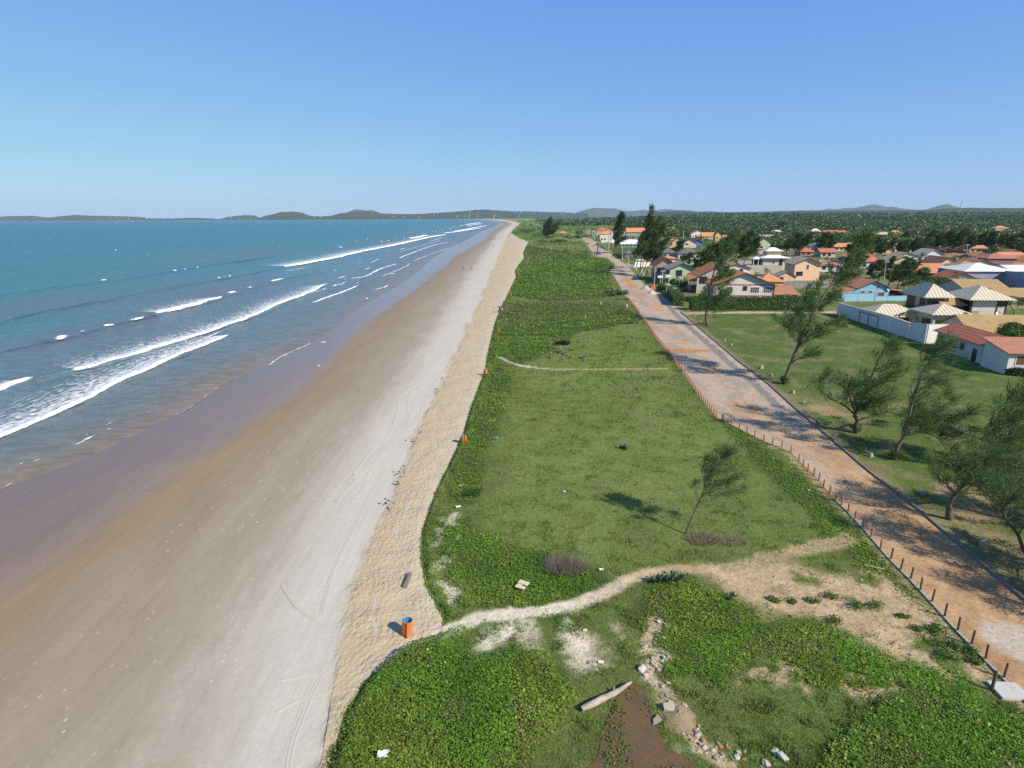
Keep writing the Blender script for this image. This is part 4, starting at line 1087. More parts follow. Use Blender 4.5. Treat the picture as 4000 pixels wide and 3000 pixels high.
# ------------------------------------------------------------------ village: houses
ANG = math.radians(5.6)
UX, UY = np.array((math.cos(ANG), -math.sin(ANG))), np.array((math.sin(ANG), math.cos(ANG)))
def tile_mat(name, c, pitch=.55, var=.25, wear=.35, stripe=.12, rows=0):
    m, t, b = new_mat(name)
    uv = nd(t, 'ShaderNodeTexCoord').outputs['UV']
    sx = nd(t, 'ShaderNodeSeparateXYZ'); t.links.new(uv, sx.inputs[0])
    wv = mathn(t, 'SINE', mathn(t, 'MULTIPLY', sx.outputs[0], 2 * math.pi / pitch))
    rw_ = mathn(t, 'FRACT', mathn(t, 'MULTIPLY', sx.outputs[1], 1 / .42))
    o = nd(t, 'ShaderNodeTexCoord').outputs['Object']
    n1 = noise(t, o, .8, 6, .65); n2 = noise(t, o, 4.5, 3, .6)
    cc = mixc(t, n2, tuple(v * (1 - var) for v in c), tuple(min(.9, v * (1 + var)) for v in c))
    cc = mixc(t, ramp(t, n1, [(.45, 0.0), (.72, wear)]), cc, tuple(v * .45 + .03 for v in c))
    t.links.new(cc, b.inputs['Base Color']); b.inputs['Roughness'].default_value = .85; b.inputs['Specular IOR Level'].default_value = .2
    cc = mixc(t, 1.0, cc, ramp(t, mathn(t, 'ADD', mathn(t, 'MULTIPLY', wv, .5), .5), [(0.0, 1 - stripe), (.6, 1.0)]), 'MULTIPLY')
    if rows: cc = mixc(t, 1.0, cc, ramp(t, mathn(t, 'FRACT', mathn(t, 'MULTIPLY', sx.outputs[1], 1 / rows)), [(0.0, .55), (.3, 1.0)]), 'MULTIPLY')
    t.links.new(cc, b.inputs['Base Color'])
    h_ = mathn(t, 'ADD', mathn(t, 'MULTIPLY', wv, .035), mathn(t, 'MULTIPLY', rw_, .04))
    bump(t, b, h_, 1.0, .8)
    return m
TILE = dict(terracotta=tile_mat('terracotta tiles', (.62, .27, .14)), orange=tile_mat('orange tiles', (.66, .26, .10), .8, .25, .35, .25), brown=tile_mat('brown tiles', (.42, .20, .12)),
            red=tile_mat('red tiles', (.54, .17, .10)), oldred=tile_mat('old red tiles', (.58, .2, .115), .6, .4, .5, .2, .85), pink=tile_mat('pink tiles', (.43, .19, .125)),
            beige=tile_mat('cream tiles', (.62, .54, .42), .8, .2, .2, .3), pale=tile_mat('pale tiles', (.44, .36, .29)), tan=tile_mat('straw tiles', (.42, .29, .135), .4, .35, .5),
            grey=tile_mat('slate grey tiles', (.15, .14, .14)), white=tile_mat('white roofing', (.72, .72, .70), .8, .08, .15), warm=tile_mat('sandy grey tiles', (.50, .43, .32)))
_pm = {}
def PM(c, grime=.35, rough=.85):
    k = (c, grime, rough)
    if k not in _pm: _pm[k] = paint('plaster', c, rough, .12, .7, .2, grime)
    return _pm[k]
GLASS = paint('dark window glass', (.03, .035, .04), .12, .2, 1, .6)
WHITEF = paint('white frame paint', (.72, .71, .68), .6, .06, 2)
BROWNF = paint('brown wood', (.15, .07, .04), .6, .25, 4)
DARKW = paint('dark timber', (.035, .028, .026), .6, .3, 3)
FASC = paint('fascia', (.10, .075, .055), .8, .2, 2)
METAL = paint('galvanised metal', (.42, .42, .40), .5, .15, 2)
LAMPW = paint('lamp housing', (.7, .7, .68), .4, .05, 2)

def frame_pt(A, u, v): return A + UX * u + UY * v
FOOT = []
def solve_w(A, px):
    lo, hi = .5, 80
    for _ in range(40):
        m = (lo + hi) / 2; q_ = frame_pt(A, m, 0)
        if PROJ(q_[0], q_[1], 0)[0] < px: lo = m
        else: hi = m
    return lo
def uvroof(o):
    """u along the eaves, v down the slope, in metres"""
    me = o.data; l = me.uv_layers.new(name='UVMap')
    for p_ in me.polygons:
        n_ = p_.normal
        h_ = Vector((-n_.y, n_.x, 0)); h_ = h_.normalized() if h_.length > 1e-3 else Vector((1, 0, 0))
        d_ = n_.cross(h_)
        for li in p_.loop_indices:
            c_ = me.vertices[me.loops[li].vertex_index].co
            l.data[li].uv = (c_.dot(h_), c_.dot(d_))
def opening(root, face, a, z, w_, h_, style, W=0, D=0):
    """window or door on the front (v = 0), the left side (u = 0)"""
    def B(mb, a0, z0, a1, z1, o0, o1):
        if face == 'f': mb.box((a0, -o1, z0), (a1, -o0, z1))
        elif face == 'l': mb.box((-o1, a0, z0), (-o0, a1, z1))
    fm = {'w': WHITEF, 'b': BROWNF, 'd': DARKW, 's': BROWNF, 'door': BROWNF, 'g': METAL}[style]
    mb = MB(); e = .1
    B(mb, a - e, z - e, a, z + h_ + e, .003, .07); B(mb, a + w_, z - e, a + w_ + e, z + h_ + e, .003, .07)
    B(mb, a, z + h_, a + w_, z + h_ + e, .003, .07); B(mb, a, z - e, a + w_, z, .003, .07)
    if style == 'w' and w_ > 1:
        n = max(2, int(w_ / .55))
        for i in range(1, n): B(mb, a + w_ * i / n - .04, z, a + w_ * i / n + .04, z + h_, .035, .06)
        B(mb, a, z + h_ * .5 - .03, a + w_, z + h_ * .5 + .03, .061, .065)
    f_ = mb.build('door' if style == 'door' else 'window', WHITEF if style == 's' else fm, root)
    mb = MB(); B(mb, a + .002, z + .002, a + w_ - .002, z + h_ - .002, .002, .03)
    mb.build('door_leaf' if style == 'door' else ('shutter' if style == 's' else 'pane'), BROWNF if style in ('s', 'door') else GLASS, f_)
def house(label, A, xr, D, he, hr, roof='gf', wall=(.6, .56, .5), tile='terracotta', ov=.6, front=(), left=(), W=None, grime=.35, ang=None, name='house', cat='house', cut=0.0):
    A0 = G(*A) if not isinstance(A, np.ndarray) else A
    if W is None: W = solve_w(A0, xr)
    if he > 60: he = ZAT(*A0, he)
    ctr = frame_pt(A0, W / 2, 0 if roof == 'gf' else D / 2)
    if hr > 60: hr = ZAT(*ctr, hr)
    hr = max(hr, he + .4)
    root = empty(name, (A0[0], A0[1], 0), -ANG); tag(root, label, cat)
    wm = PM(wall, grime); g = .06
    mb = MB(); x0, x1, y0, y1, zb = 0, W, 0, D, -.2
    if roof in ('gf', 'gs'):
        if roof == 'gf':
            pr = [(x0, zb), (x1, zb), (x1, he - g), (W / 2, hr - g), (x0, he - g)]
            V = [(a, y0, z) for a, z in pr] + [(a, y1, z) for a, z in pr]
        else:
            pr = [(y0, zb), (y1, zb), (y1, he - g), (D / 2, hr - g), (y0, he - g)]
            V = [(x1, a, z) for a, z in pr] + [(x0, a, z) for a, z in pr]
        mb.add(V, [(0, 1, 2, 3, 4), (9, 8, 7, 6, 5)] + [((i + 1) % 5, i, i + 5, (i + 1) % 5 + 5) for i in range(5)])
    elif roof == 'shed':
        V = [(x0, y0, zb), (x1, y0, zb), (x1, y1, zb), (x0, y1, zb), (x0, y0, he - g), (x1, y0, he - g), (x1, y1, hr - g), (x0, y1, hr - g)]
        mb.add(V, [(3, 2, 1, 0), (4, 5, 6, 7), (0, 1, 5, 4), (1, 2, 6, 5), (2, 3, 7, 6), (3, 0, 4, 7)])
    else:
        mb.box((x0, y0, zb), (x1, y1, he))
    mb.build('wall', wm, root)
    th = .14; mb = MB()
    def slab(quad):
        q_ = [Vector(p_) for p_ in quad]; n_ = (q_[1] - q_[0]).cross(q_[-1] - q_[0]).normalized()
        if n_.z < 0: n_ = -n_; q_ = q_[::-1]
        k = len(q_); V = q_ + [p_ + Vector((0, 0, th)) for p_ in q_]
        mb.add([tuple(v) for v in V], [tuple(range(k))[::-1], tuple(range(k, 2 * k))] + [(i, (i + 1) % k, (i + 1) % k + k, i + k) for i in range(k)])
    if roof == 'gf':
        s = (hr - he) / (W / 2); ze = he - s * ov; c_ = W / 2
        slab([(-ov, -ov, ze), (c_, -ov, hr), (c_, D + ov, hr), (-ov, D + ov, ze)]); slab([(W + ov, -ov, ze), (W + ov, D + ov, ze), (c_, D + ov, hr), (c_, -ov, hr)])
    elif roof == 'gs':
        s = (hr - he) / (D / 2); ze = he - s * ov; c_ = D / 2
        slab([(-ov, -ov, ze), (W + ov, -ov, ze), (W + ov, c_, hr), (-ov, c_, hr)]); slab([(-ov, D + ov, ze), (-ov, c_, hr), (W + ov, c_, hr), (W + ov, D + ov, ze)])
    elif roof == 'shed':
        s = (hr - he) / D
        slab([(-ov, -ov, he - s * ov), (W + ov, -ov, he - s * ov), (W + ov, D + ov, hr + s * ov), (-ov, D + ov, hr + s * ov)])
    elif roof == 'hip':
        a, b_ = (-ov, W + ov), (-ov, D + ov); m_ = min(W, D) / 2 + ov
        if W >= D: r0, r1 = (a[0] + m_, (b_[0] + b_[1]) / 2), (a[1] - m_ + .01, (b_[0] + b_[1]) / 2)
        else: r0, r1 = ((a[0] + a[1]) / 2, b_[0] + m_), ((a[0] + a[1]) / 2, b_[1] - m_ + .01)
        ze = he - .05
        P_ = [(a[0], b_[0]), (a[1], b_[0]), (a[1], b_[1]), (a[0], b_[1])]
        V = [(p_[0], p_[1], ze) for p_ in P_] + [(p_[0], p_[1], ze + th) for p_ in P_] + [(*r0, hr), (*r1, hr)]
        Fa = [(3, 2, 1, 0)] + [(i, (i + 1) % 4, (i + 1) % 4 + 4, i + 4) for i in range(4)]
        if W >= D: Fa += [(4, 5, 9, 8), (5, 6, 9), (6, 7, 8, 9), (7, 4, 8)]
        else: Fa += [(4, 5, 8), (5, 6, 9, 8), (6, 7, 9), (7, 4, 8, 9)]
        mb.add(V, Fa)
    elif roof == 'flat':
        mb.box((-ov, -ov, he + .002), (W + ov, D + ov, he + .25))
    ro = mb.build('roof', TILE[tile], root); uvroof(ro)
    if roof in ('gf', 'gs', 'shed') and cut == 0:
        mb = MB()
        if roof == 'gf':
            for sg in (0, 1):
                xe = -ov if sg == 0 else W + ov
                mb.add([(xe, -ov - .03, ze - .06), (W / 2, -ov - .03, hr - .06), (W / 2, -ov - .03, hr + th + .02), (xe, -ov - .03, ze + th + .02),
                        (xe, -ov - .003, ze - .06), (W / 2, -ov - .003, hr - .06), (W / 2, -ov - .003, hr + th + .02), (xe, -ov - .003, ze + th + .02)],
                       [(0, 1, 2, 3), (7, 6, 5, 4), (0, 4, 5, 1), (3, 2, 6, 7), (0, 3, 7, 4)])
        elif roof == 'gs':
            mb.box((-ov - .003, -ov - .04, ze - .05), (W + ov + .003, -ov - .003, ze + th))
        else:
            mb.box((-ov - .003, -ov - .04, he - s * ov - .05), (W + ov + .003, -ov - .003, he - s * ov + th))
        mb.build('fascia', FASC, root)
    for f_ in front: opening(root, 'f', *f_)
    for f_ in left: opening(root, 'l', *f_)
    root['W'] = W; root['he'] = he; root['hr'] = hr
    q_ = frame_pt(A0, W / 2, D / 2); FOOT.append((q_[0], q_[1], math.hypot(W, D) / 2))
    return root
def part_box(root, name, a, b, mat):
    mb = MB(); mb.box(a, b); return mb.build(name, mat, root)
def dish(root, x, y, z, r=.6):
    mb = MB(); n = 14
    V = []; 
    for rr_, zz in ((.02, 0), (.5, .06), (.85, .17), (1, .26), (.95, .28), (.5, .1), (.02, .04)):
        for k in range(n):
            t_ = 6.283 * k / n; V.append((x + rr_ * r * math.cos(t_), y - .25 - zz * r * 1.2, z + rr_ * r * math.sin(t_)))
    mb.add(V, [(i * n + k, i * n + (k + 1) % n, (i + 1) * n + (k + 1) % n, (i + 1) * n + k) for i in range(6) for k in range(n)])
    mb.tube([(x, y - .25, z), (x, y, z - .15)], .04, 5)
    mb.build('satellite_dish', WHITEF, root)
def railing(root, x0, x1, y, z, h_=1.0, mat=None, n=4):
    mb = MB()
    for i in range(n): mb.box((x0, y - .03, z + h_ * (i + 1) / n - .04), (x1, y + .03, z + h_ * (i + 1) / n + .04))
    for k in range(int((x1 - x0) / 1.2) + 1): mb.box((x0 + k * 1.2 - .04, y - .035, z), (x0 + k * 1.2 + .04, y + .035, z + h_ + .06))
    mb.build('railing', mat or DARKW, root)

# --- row along the beach road
h = house('two storey brown house with terracotta roof, leftmost of the roadside row', (2558, 1098), 2640, 11, 1036, 1008, 'gf', (.34, .30, .26), 'brown', .8,
          left=[(1, 1, 1.6, 1.5, 'd'), (5, 1, 1.6, 1.5, 'd'), (1, 3.9, 2, 1.5, 'd'), (5.5, 3.9, 2, 1.5, 'd')], front=[(.6, 3.6, 1.2, 1.4, 'd')])
mb = MB(); z_ = h['he']; mb.add([(-2.6, -.5, z_ - 1.1), (.6, -.5, z_ - .2), (.6, 6, z_ - .2), (-2.6, 6, z_ - 1.1), (-2.6, -.5, z_ - .98), (.6, -.5, z_ - .08), (.6, 6, z_ - .08), (-2.6, 6, z_ - .98)],
                                [(3, 2, 1, 0), (4, 5, 6, 7), (0, 1, 5, 4), (1, 2, 6, 5), (2, 3, 7, 6), (3, 0, 4, 7)])
o = mb.build('porch_roof', TILE['brown'], h); uvroof(o)
h = house('pale green gabled house with cream roof beside the brown one', (2613, 1112), 2712, 11, 1050, 1027, 'gf', (.42, .55, .38), 'pale', .8,
          front=[(2.3, 3.2, 2.0, 1.9, 'b'), (.6, .5, 1.2, 1.4, 'd')], left=[(1, 3.0, 2.2, 2.0, 'd'), (5, 3.0, 2.2, 2.0, 'd'), (2, .3, 2.5, 2.0, 'd')])
part_box(h, 'plinth', (-.02, -.06, 0), (h['W'] + .02, -.004, 1.3), PM((.12, .05, .045)))
z_ = h['he']; mb = MB(); mb.add([(-2.8, -.2, z_ - 1.3), (-.05, -.2, z_ - .35), (-.05, 5, z_ - .35), (-2.8, 5, z_ - 1.3), (-2.8, -.2, z_ - 1.18), (-.05, -.2, z_ - .23), (-.05, 5, z_ - .23), (-2.8, 5, z_ - 1.18)],
                                [(3, 2, 1, 0), (4, 5, 6, 7), (0, 1, 5, 4), (1, 2, 6, 5), (2, 3, 7, 6), (3, 0, 4, 7)])
o = mb.build('porch_roof', TILE['pale'], h); uvroof(o)
part_box(h, 'balcony', (-2.5, 0, 2.4), (-.004, 4.8, 2.65), PM((.4, .38, .34)))
railing(h, -2.5, -.05, .05, 2.65, 1.0, METAL)
[part_box(h, 'column', (-2.45, y_, 0), (-2.3, y_ + .15, z_ - 1.2), WHITEF) for y_ in (.1, 4.6)]
h = house('large two storey house with orange tiled roof and dark timber balconies', (2719, 1146), 2894, 12, 1080, 1034, 'gf', (.50, .46, .41), 'orange', 1.0,
          left=[(.8, 3.0, 3, 2.2, 'd'), (5, 3.0, 3, 2.2, 'd'), (1, .3, 3, 2.1, 'd'), (5, .3, 3, 2.1, 'd')], front=[(.8, 3.2, 2.2, 2.0, 'd'), (4, 3.2, 1.6, 1.6, 'w'), (8, 3.2, 1.6, 1.6, 'w')])
z_ = h['he']
mb = MB(); mb.add([(-3, -.8, z_ - 1.0), (-.02, -.8, z_ - .1), (-.02, 9, z_ - .1), (-3, 9, z_ - 1.0), (-3, -.8, z_ - .86), (-.02, -.8, z_ + .04), (-.02, 9, z_ + .04), (-3, 9, z_ - .86)],
                  [(3, 2, 1, 0), (4, 5, 6, 7), (0, 1, 5, 4), (1, 2, 6, 5), (2, 3, 7, 6), (3, 0, 4, 7)])
o = mb.build('porch_roof', TILE['orange'], h); uvroof(o)
part_box(h, 'balcony', (-2.7, -.4, 2.5), (-.004, 8.6, 2.75), DARKW); railing(h, -2.7, -.1, -.35, 2.75, 1.0, METAL)
[part_box(h, 'column', (-2.65, y_, 0), (-2.4, y_ + .25, z_ - .95), DARKW) for y_ in (-.3, 2.6, 5.5, 8.3)]
h = house('white gabled house with dark red trim and white gridded windows behind the hedge', (2783, 1186), 3018, 9, 1112, 1066, 'gf', (.62, .58, .54), 'orange', .9, grime=.15,
          front=[(3.7, 3.2, 1.4, 1.5, 'w'), (8.0, 3.8, 1.0, 1.1, 'b'), (10.1, 3.2, 2.2, 1.45, 'w'), (13.6, 3.2, 2.2, 1.45, 'w'), (9.3, 1.0, 3.2, .95, 'w'), (12.9, 1.0, 3.0, .95, 'w')],
          left=[(1, 3.0, 2, 1.5, 'w'), (5, 3.0, 2, 1.5, 'w'), (2, .4, 3, 2, 'd')])
REDT = PM((.30, .035, .04), .1)
z_ = h['he']; Wd = h['W']
part_box(h, 'trim_band', (0, -.05, z_ - .12), (Wd, -.004, z_ + .14), REDT); part_box(h, 'trim_band', (0, -.05, 2.15), (Wd, -.004, 2.4), REDT)
part_box(h, 'corner_post', (Wd - .35, -.09, -.1), (Wd + .1, -.051, z_ - .13), REDT)
dish(h, Wd - 3.2, -.3 + 5, 6.4, .75)
h = house('low open shelter with weathered red roof right of the white house', (3028, 1176), 3112, 7, 1150, 1124, 'shed', (.10, .08, .07), 'brown', .5, cut=1)  # near-black wall colour paints the shade under the open roof
h = house('small yellow house with bright orange hipped roof behind the white house', (2962, 1136), 3056, 8, 1100, 1066, 'hip', (.60, .46, .14), 'terracotta', .5, front=[(1, .6, 1.2, 1.2, 'w'), (4, .6, 1.2, 1.2, 'w')])
h = house('tall peach two storey house with grey gabled roof', (3099, 1096), 3197, 11, 1030, 1008, 'gf', (.80, .53, .37), 'warm', .8, grime=.06,
          front=[(4.3, 4.3, .7, 1.6, 'w'), (.8, 1.9, 2.2, 1.4, 'd')], left=[(1.5, 4.2, 1.2, 1.6, 'w'), (5.5, 4.2, 1.2, 1.6, 'w')])
h = house('peach annex with dark lean-to roof in front of the peach house', (3037, 1106), 3106, 6, 1080, 1062, 'gf', (.76, .50, .35), 'warm', .4, front=[(.6, .9, 1.2, 1.2, 'd')], left=[(1, .9, 1.4, 1.3, 'd')])
h = house('cream three tiered house with white hipped roof and lookout turret', (2976, 1068), 3070, 10, 1008, 990, 'hip', (.56, .52, .42), 'white', 1.3, grime=.1,
          front=[(3.9, 4.2, .8, 1.0, 'w'), (6.6, 3.4, 1.3, 2.6, 'g'), (1, .6, 1.4, 1.2, 'd'), (5.5, .9, .9, .9, 'd')], left=[(1, 3.3, 2.5, 2.2, 'd')])
z_ = h['hr']; Wd = h['W']
part_box(h, 'turret', (Wd * .22, 3, z_ - 1.2), (Wd * .78, 7.5, z_ + 1.1), PM((.60, .50, .27)))
mb = MB(); a, b_, zz = Wd * .22 - 1.1, Wd * .78 + 1.1, z_ + 1.102
mb.add([(a, 1.9, zz), (b_, 1.9, zz), (b_, 8.6, zz), (a, 8.6, zz), (Wd * .42, 5, zz + 1.5), (Wd * .58, 5, zz + 1.5)], [(3, 2, 1, 0), (0, 1, 5, 4), (1, 2, 5), (2, 3, 4, 5), (3, 0, 4)])
o = mb.build('turret_roof', TILE['white'], h); uvroof(o)
part_box(h, 'balcony', (-6.5, -1.2, 3.1), (-.004, 6, 3.45), WHITEF); part_box(h, 'garage_wall', (-6.2, -1, 0), (-.006, 5.8, 3.098), PM((.36, .34, .31)))
mb = MB(); mb.add([(-4.5, -.8, 6.0), (-.1, -.8, 6.0), (-.1, 6, 6.0), (-4.5, 6, 6.0), (-2.3, 2.6, 7.1)], [(3, 2, 1, 0), (0, 1, 4), (1, 2, 4), (2, 3, 4), (3, 0, 4)])
o = mb.build('porch_roof', TILE['white'], h); uvroof(o)
[part_box(h, 'column', (x_, -.6, 3.452), (x_ + .2, -.4, 5.99), WHITEF) for x_ in (-4.2, -2.2)]
part_box(h, 'dark_opening', (-3.9, 2, 3.453), (-.5, 2.2, 5.8), GLASS)
h = house('sky blue gabled house with terracotta roof and brown shutters', (3348, 1166), 3468, 11, 1124, 1098, 'gf', (.24, .47, .62), 'terracotta', .6, grime=.12,
          front=[(.8, 1.5, 1.1, .8, 's'), (2.9, 1.5, 1.1, .8, 's'), (5.0, 2.9, .8, 1.0, 's'), (5.7, .5, 1.8, 1.4, 's')])
dish(h, h['W'] - .3, 0, 2.9, .55)
z_ = h['he']; mb = MB(); mb.add([(-4.6, -.2, z_ - 1.5), (-.005, -.2, z_ - .3), (-.005, 8, z_ - .3), (-4.6, 8, z_ - 1.5), (-4.6, -.2, z_ - 1.36), (-.005, -.2, z_ - .16), (-.005, 8, z_ - .16), (-4.6, 8, z_ - 1.36)],
                                [(3, 2, 1, 0), (4, 5, 6, 7), (0, 1, 5, 4), (1, 2, 6, 5), (2, 3, 7, 6), (3, 0, 4, 7)])
o = mb.build('side_roof', TILE['terracotta'], h); uvroof(o)
mb = MB(); mb.add([(-4.3, 0, -.1), (-.01, 0, -.1), (-.01, 0, z_ - .32), (-4.3, 0, z_ - 1.45), (-4.3, 7.5, -.1), (-.01, 7.5, -.1), (-.01, 7.5, z_ - .32), (-4.3, 7.5, z_ - 1.45)],
                  [(0, 1, 2, 3), (7, 6, 5, 4), (3, 7, 4, 0), (2, 6, 7, 3)]); mb.build('side_wall', PM((.24, .47, .62), .12), h)
part_box(h, 'lean_to', (h['W'] + .01, 1, 0), (h['W'] + 4.5, 6, 1.9), DARKW)
mb = MB(); mb.add([(h['W'] + .3, .2, 2.6), (h['W'] + 5.6, .2, 1.9), (h['W'] + 5.6, 6.5, 1.9), (h['W'] + .3, 6.5, 2.6), (h['W'] + .3, .2, 2.72), (h['W'] + 5.6, .2, 2.02), (h['W'] + 5.6, 6.5, 2.02), (h['W'] + .3, 6.5, 2.72)],
                  [(3, 2, 1, 0), (4, 5, 6, 7), (0, 1, 5, 4), (1, 2, 6, 5), (2, 3, 7, 6), (3, 0, 4, 7)]); o = mb.build('lean_to_roof', TILE['brown'], h); uvroof(o)
# --- big cream house with the two pyramid roofs
PALEW = (.56, .51, .47)
h = house('left half of the cream double pavilion house with pyramid roof', (3606, 1243), 3684, 8.5, 1160, 1104, 'hip', PALEW, 'beige', 1.3, grime=.1, front=[(.2, 2.4, 3.6, 2.1, 'd')], left=[(.3, 2.2, 2.2, 2.3, 'd'), (4.8, 2.2, 3.2, 2.3, 'd'), (.5, .2, 3, 1.8, 'd')])
part_box(h, 'balcony', (-1.6, -.5, 2.0), (-.004, 6.5, 2.2), DARKW); railing(h, -1.6, -.05, -.45, 2.2, 1.0, DARKW, 5)
mb = MB()
for k in range(5): mb.box((-1.6, -.4, 2.35 + k * .2), (-1.55, 6.4, 2.42 + k * .2))
mb.build('railing', DARKW, h)
h2 = house('right half of the cream double pavilion house with pyramid roof', (3781, 1252), 3918, 9, 1170, 1115, 'hip', PALEW, 'beige', 1.3, grime=.1,
           front=[(.1, .3, .1, 4.2, 'd'), (5.9, 3.5, 1.8, 1.0, 'd'), (4.6, .1, 2.2, .95, 'd')], left=[(.3, 2.2, 4, 2.3, 'd'), (.3, .1, 4, 1.9, 'd'), (5.0, 2.2, 2.5, 2.2, 'd')])
mb = MB(); Wd = h2['W']
for x_ in (-.25, 5.6, Wd - .1): mb.box((x_, -.14, 0), (x_ + .2, -.004, h2['he'] - .08))
mb.box((-.04, -.13, 1.05), (5.59, -.005, 1.22)); mb.build('timber_frame', DARKW, h2)
mb = MB()
for k in range(4): mb.box((-.9, -1.6, 1.5 + k * .28), (1.0, -1.5, 1.6 + k * .28))
mb.build('pergola', DARKW, h2)
dish(h2, 5.6, -.6, 1.9, .6)
A_ = G(3672, 1248)
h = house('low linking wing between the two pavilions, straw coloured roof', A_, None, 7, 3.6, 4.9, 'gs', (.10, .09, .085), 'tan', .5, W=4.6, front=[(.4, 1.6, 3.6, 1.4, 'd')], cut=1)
h = house('low cream hipped building in front of the pavilion house', (3638, 1290), 3770, 7, 1228, 1184, 'hip', (.50, .47, .43), 'beige', .9, grime=.1, front=[(.6, .3, 2.4, 1.8, 'd'), (3.6, .3, 2.0, 1.8, 'd')], left=[(1, .3, 3, 1.9, 'd')])
h = house('cream pavilion with ridged roof inside the corner of the white wall', (3400, 1268), 3600, 8, 1236, 1187, 'hip', (.60, .57, .52), 'beige', .7, grime=.1, front=[(2, .2, 2.5, 1.9, 'd'), (6, .2, 2.5, 1.9, 'd')])
h = house('plain cream storage hut with small gabled cream roof', (3726, 1292), 3786, 4.5, 1237, 1222, 'gf', (.62, .57, .49), 'beige', .35, grime=.1, left=[(1, .2, 1, 2, 'door')])
h = house('long house with wide straw coloured tile roof behind the round tree', (3784, 1345), 4090, 10, 1296, 1232, 'gs', (.55, .48, .38), 'tan', .5, W=17, front=[(3, .7, 1.6, 1.2, 'b'), (8, .7, 1.6, 1.2, 'b')])
# --- old building at the lawn
A_ = G(3677, 1358); B_ = G(3836, 1424)
Dn = float(np.hypot(*(B_ - A_)))
h = house('old whitewashed building with faded red tile roof and small dark windows', B_, None, Dn, 3.3, 4.55, 'gf', (.55, .56, .58), 'oldred', .55, W=6.2, grime=.35,
          left=[(Dn * .87, 1.4, .9, 1.0, 'd'), (Dn * .62, 1.4, .9, 1.0, 'd'), (Dn * .40, 1.4, .9, 1.0, 'd'), (Dn * .14, .1, .9, 1.9, 'd')])
h = house('small white house with pinkish red roof and brown arched window', (3926, 1464), 4080, 5.8, 1380, 1338, 'shed', (.66, .63, .58), 'pink', .45, W=9, grime=.12, front=[(1.1, 1.6, 1.4, 1.4, 's'), (5.5, .1, 1.0, 2.0, 'door')])
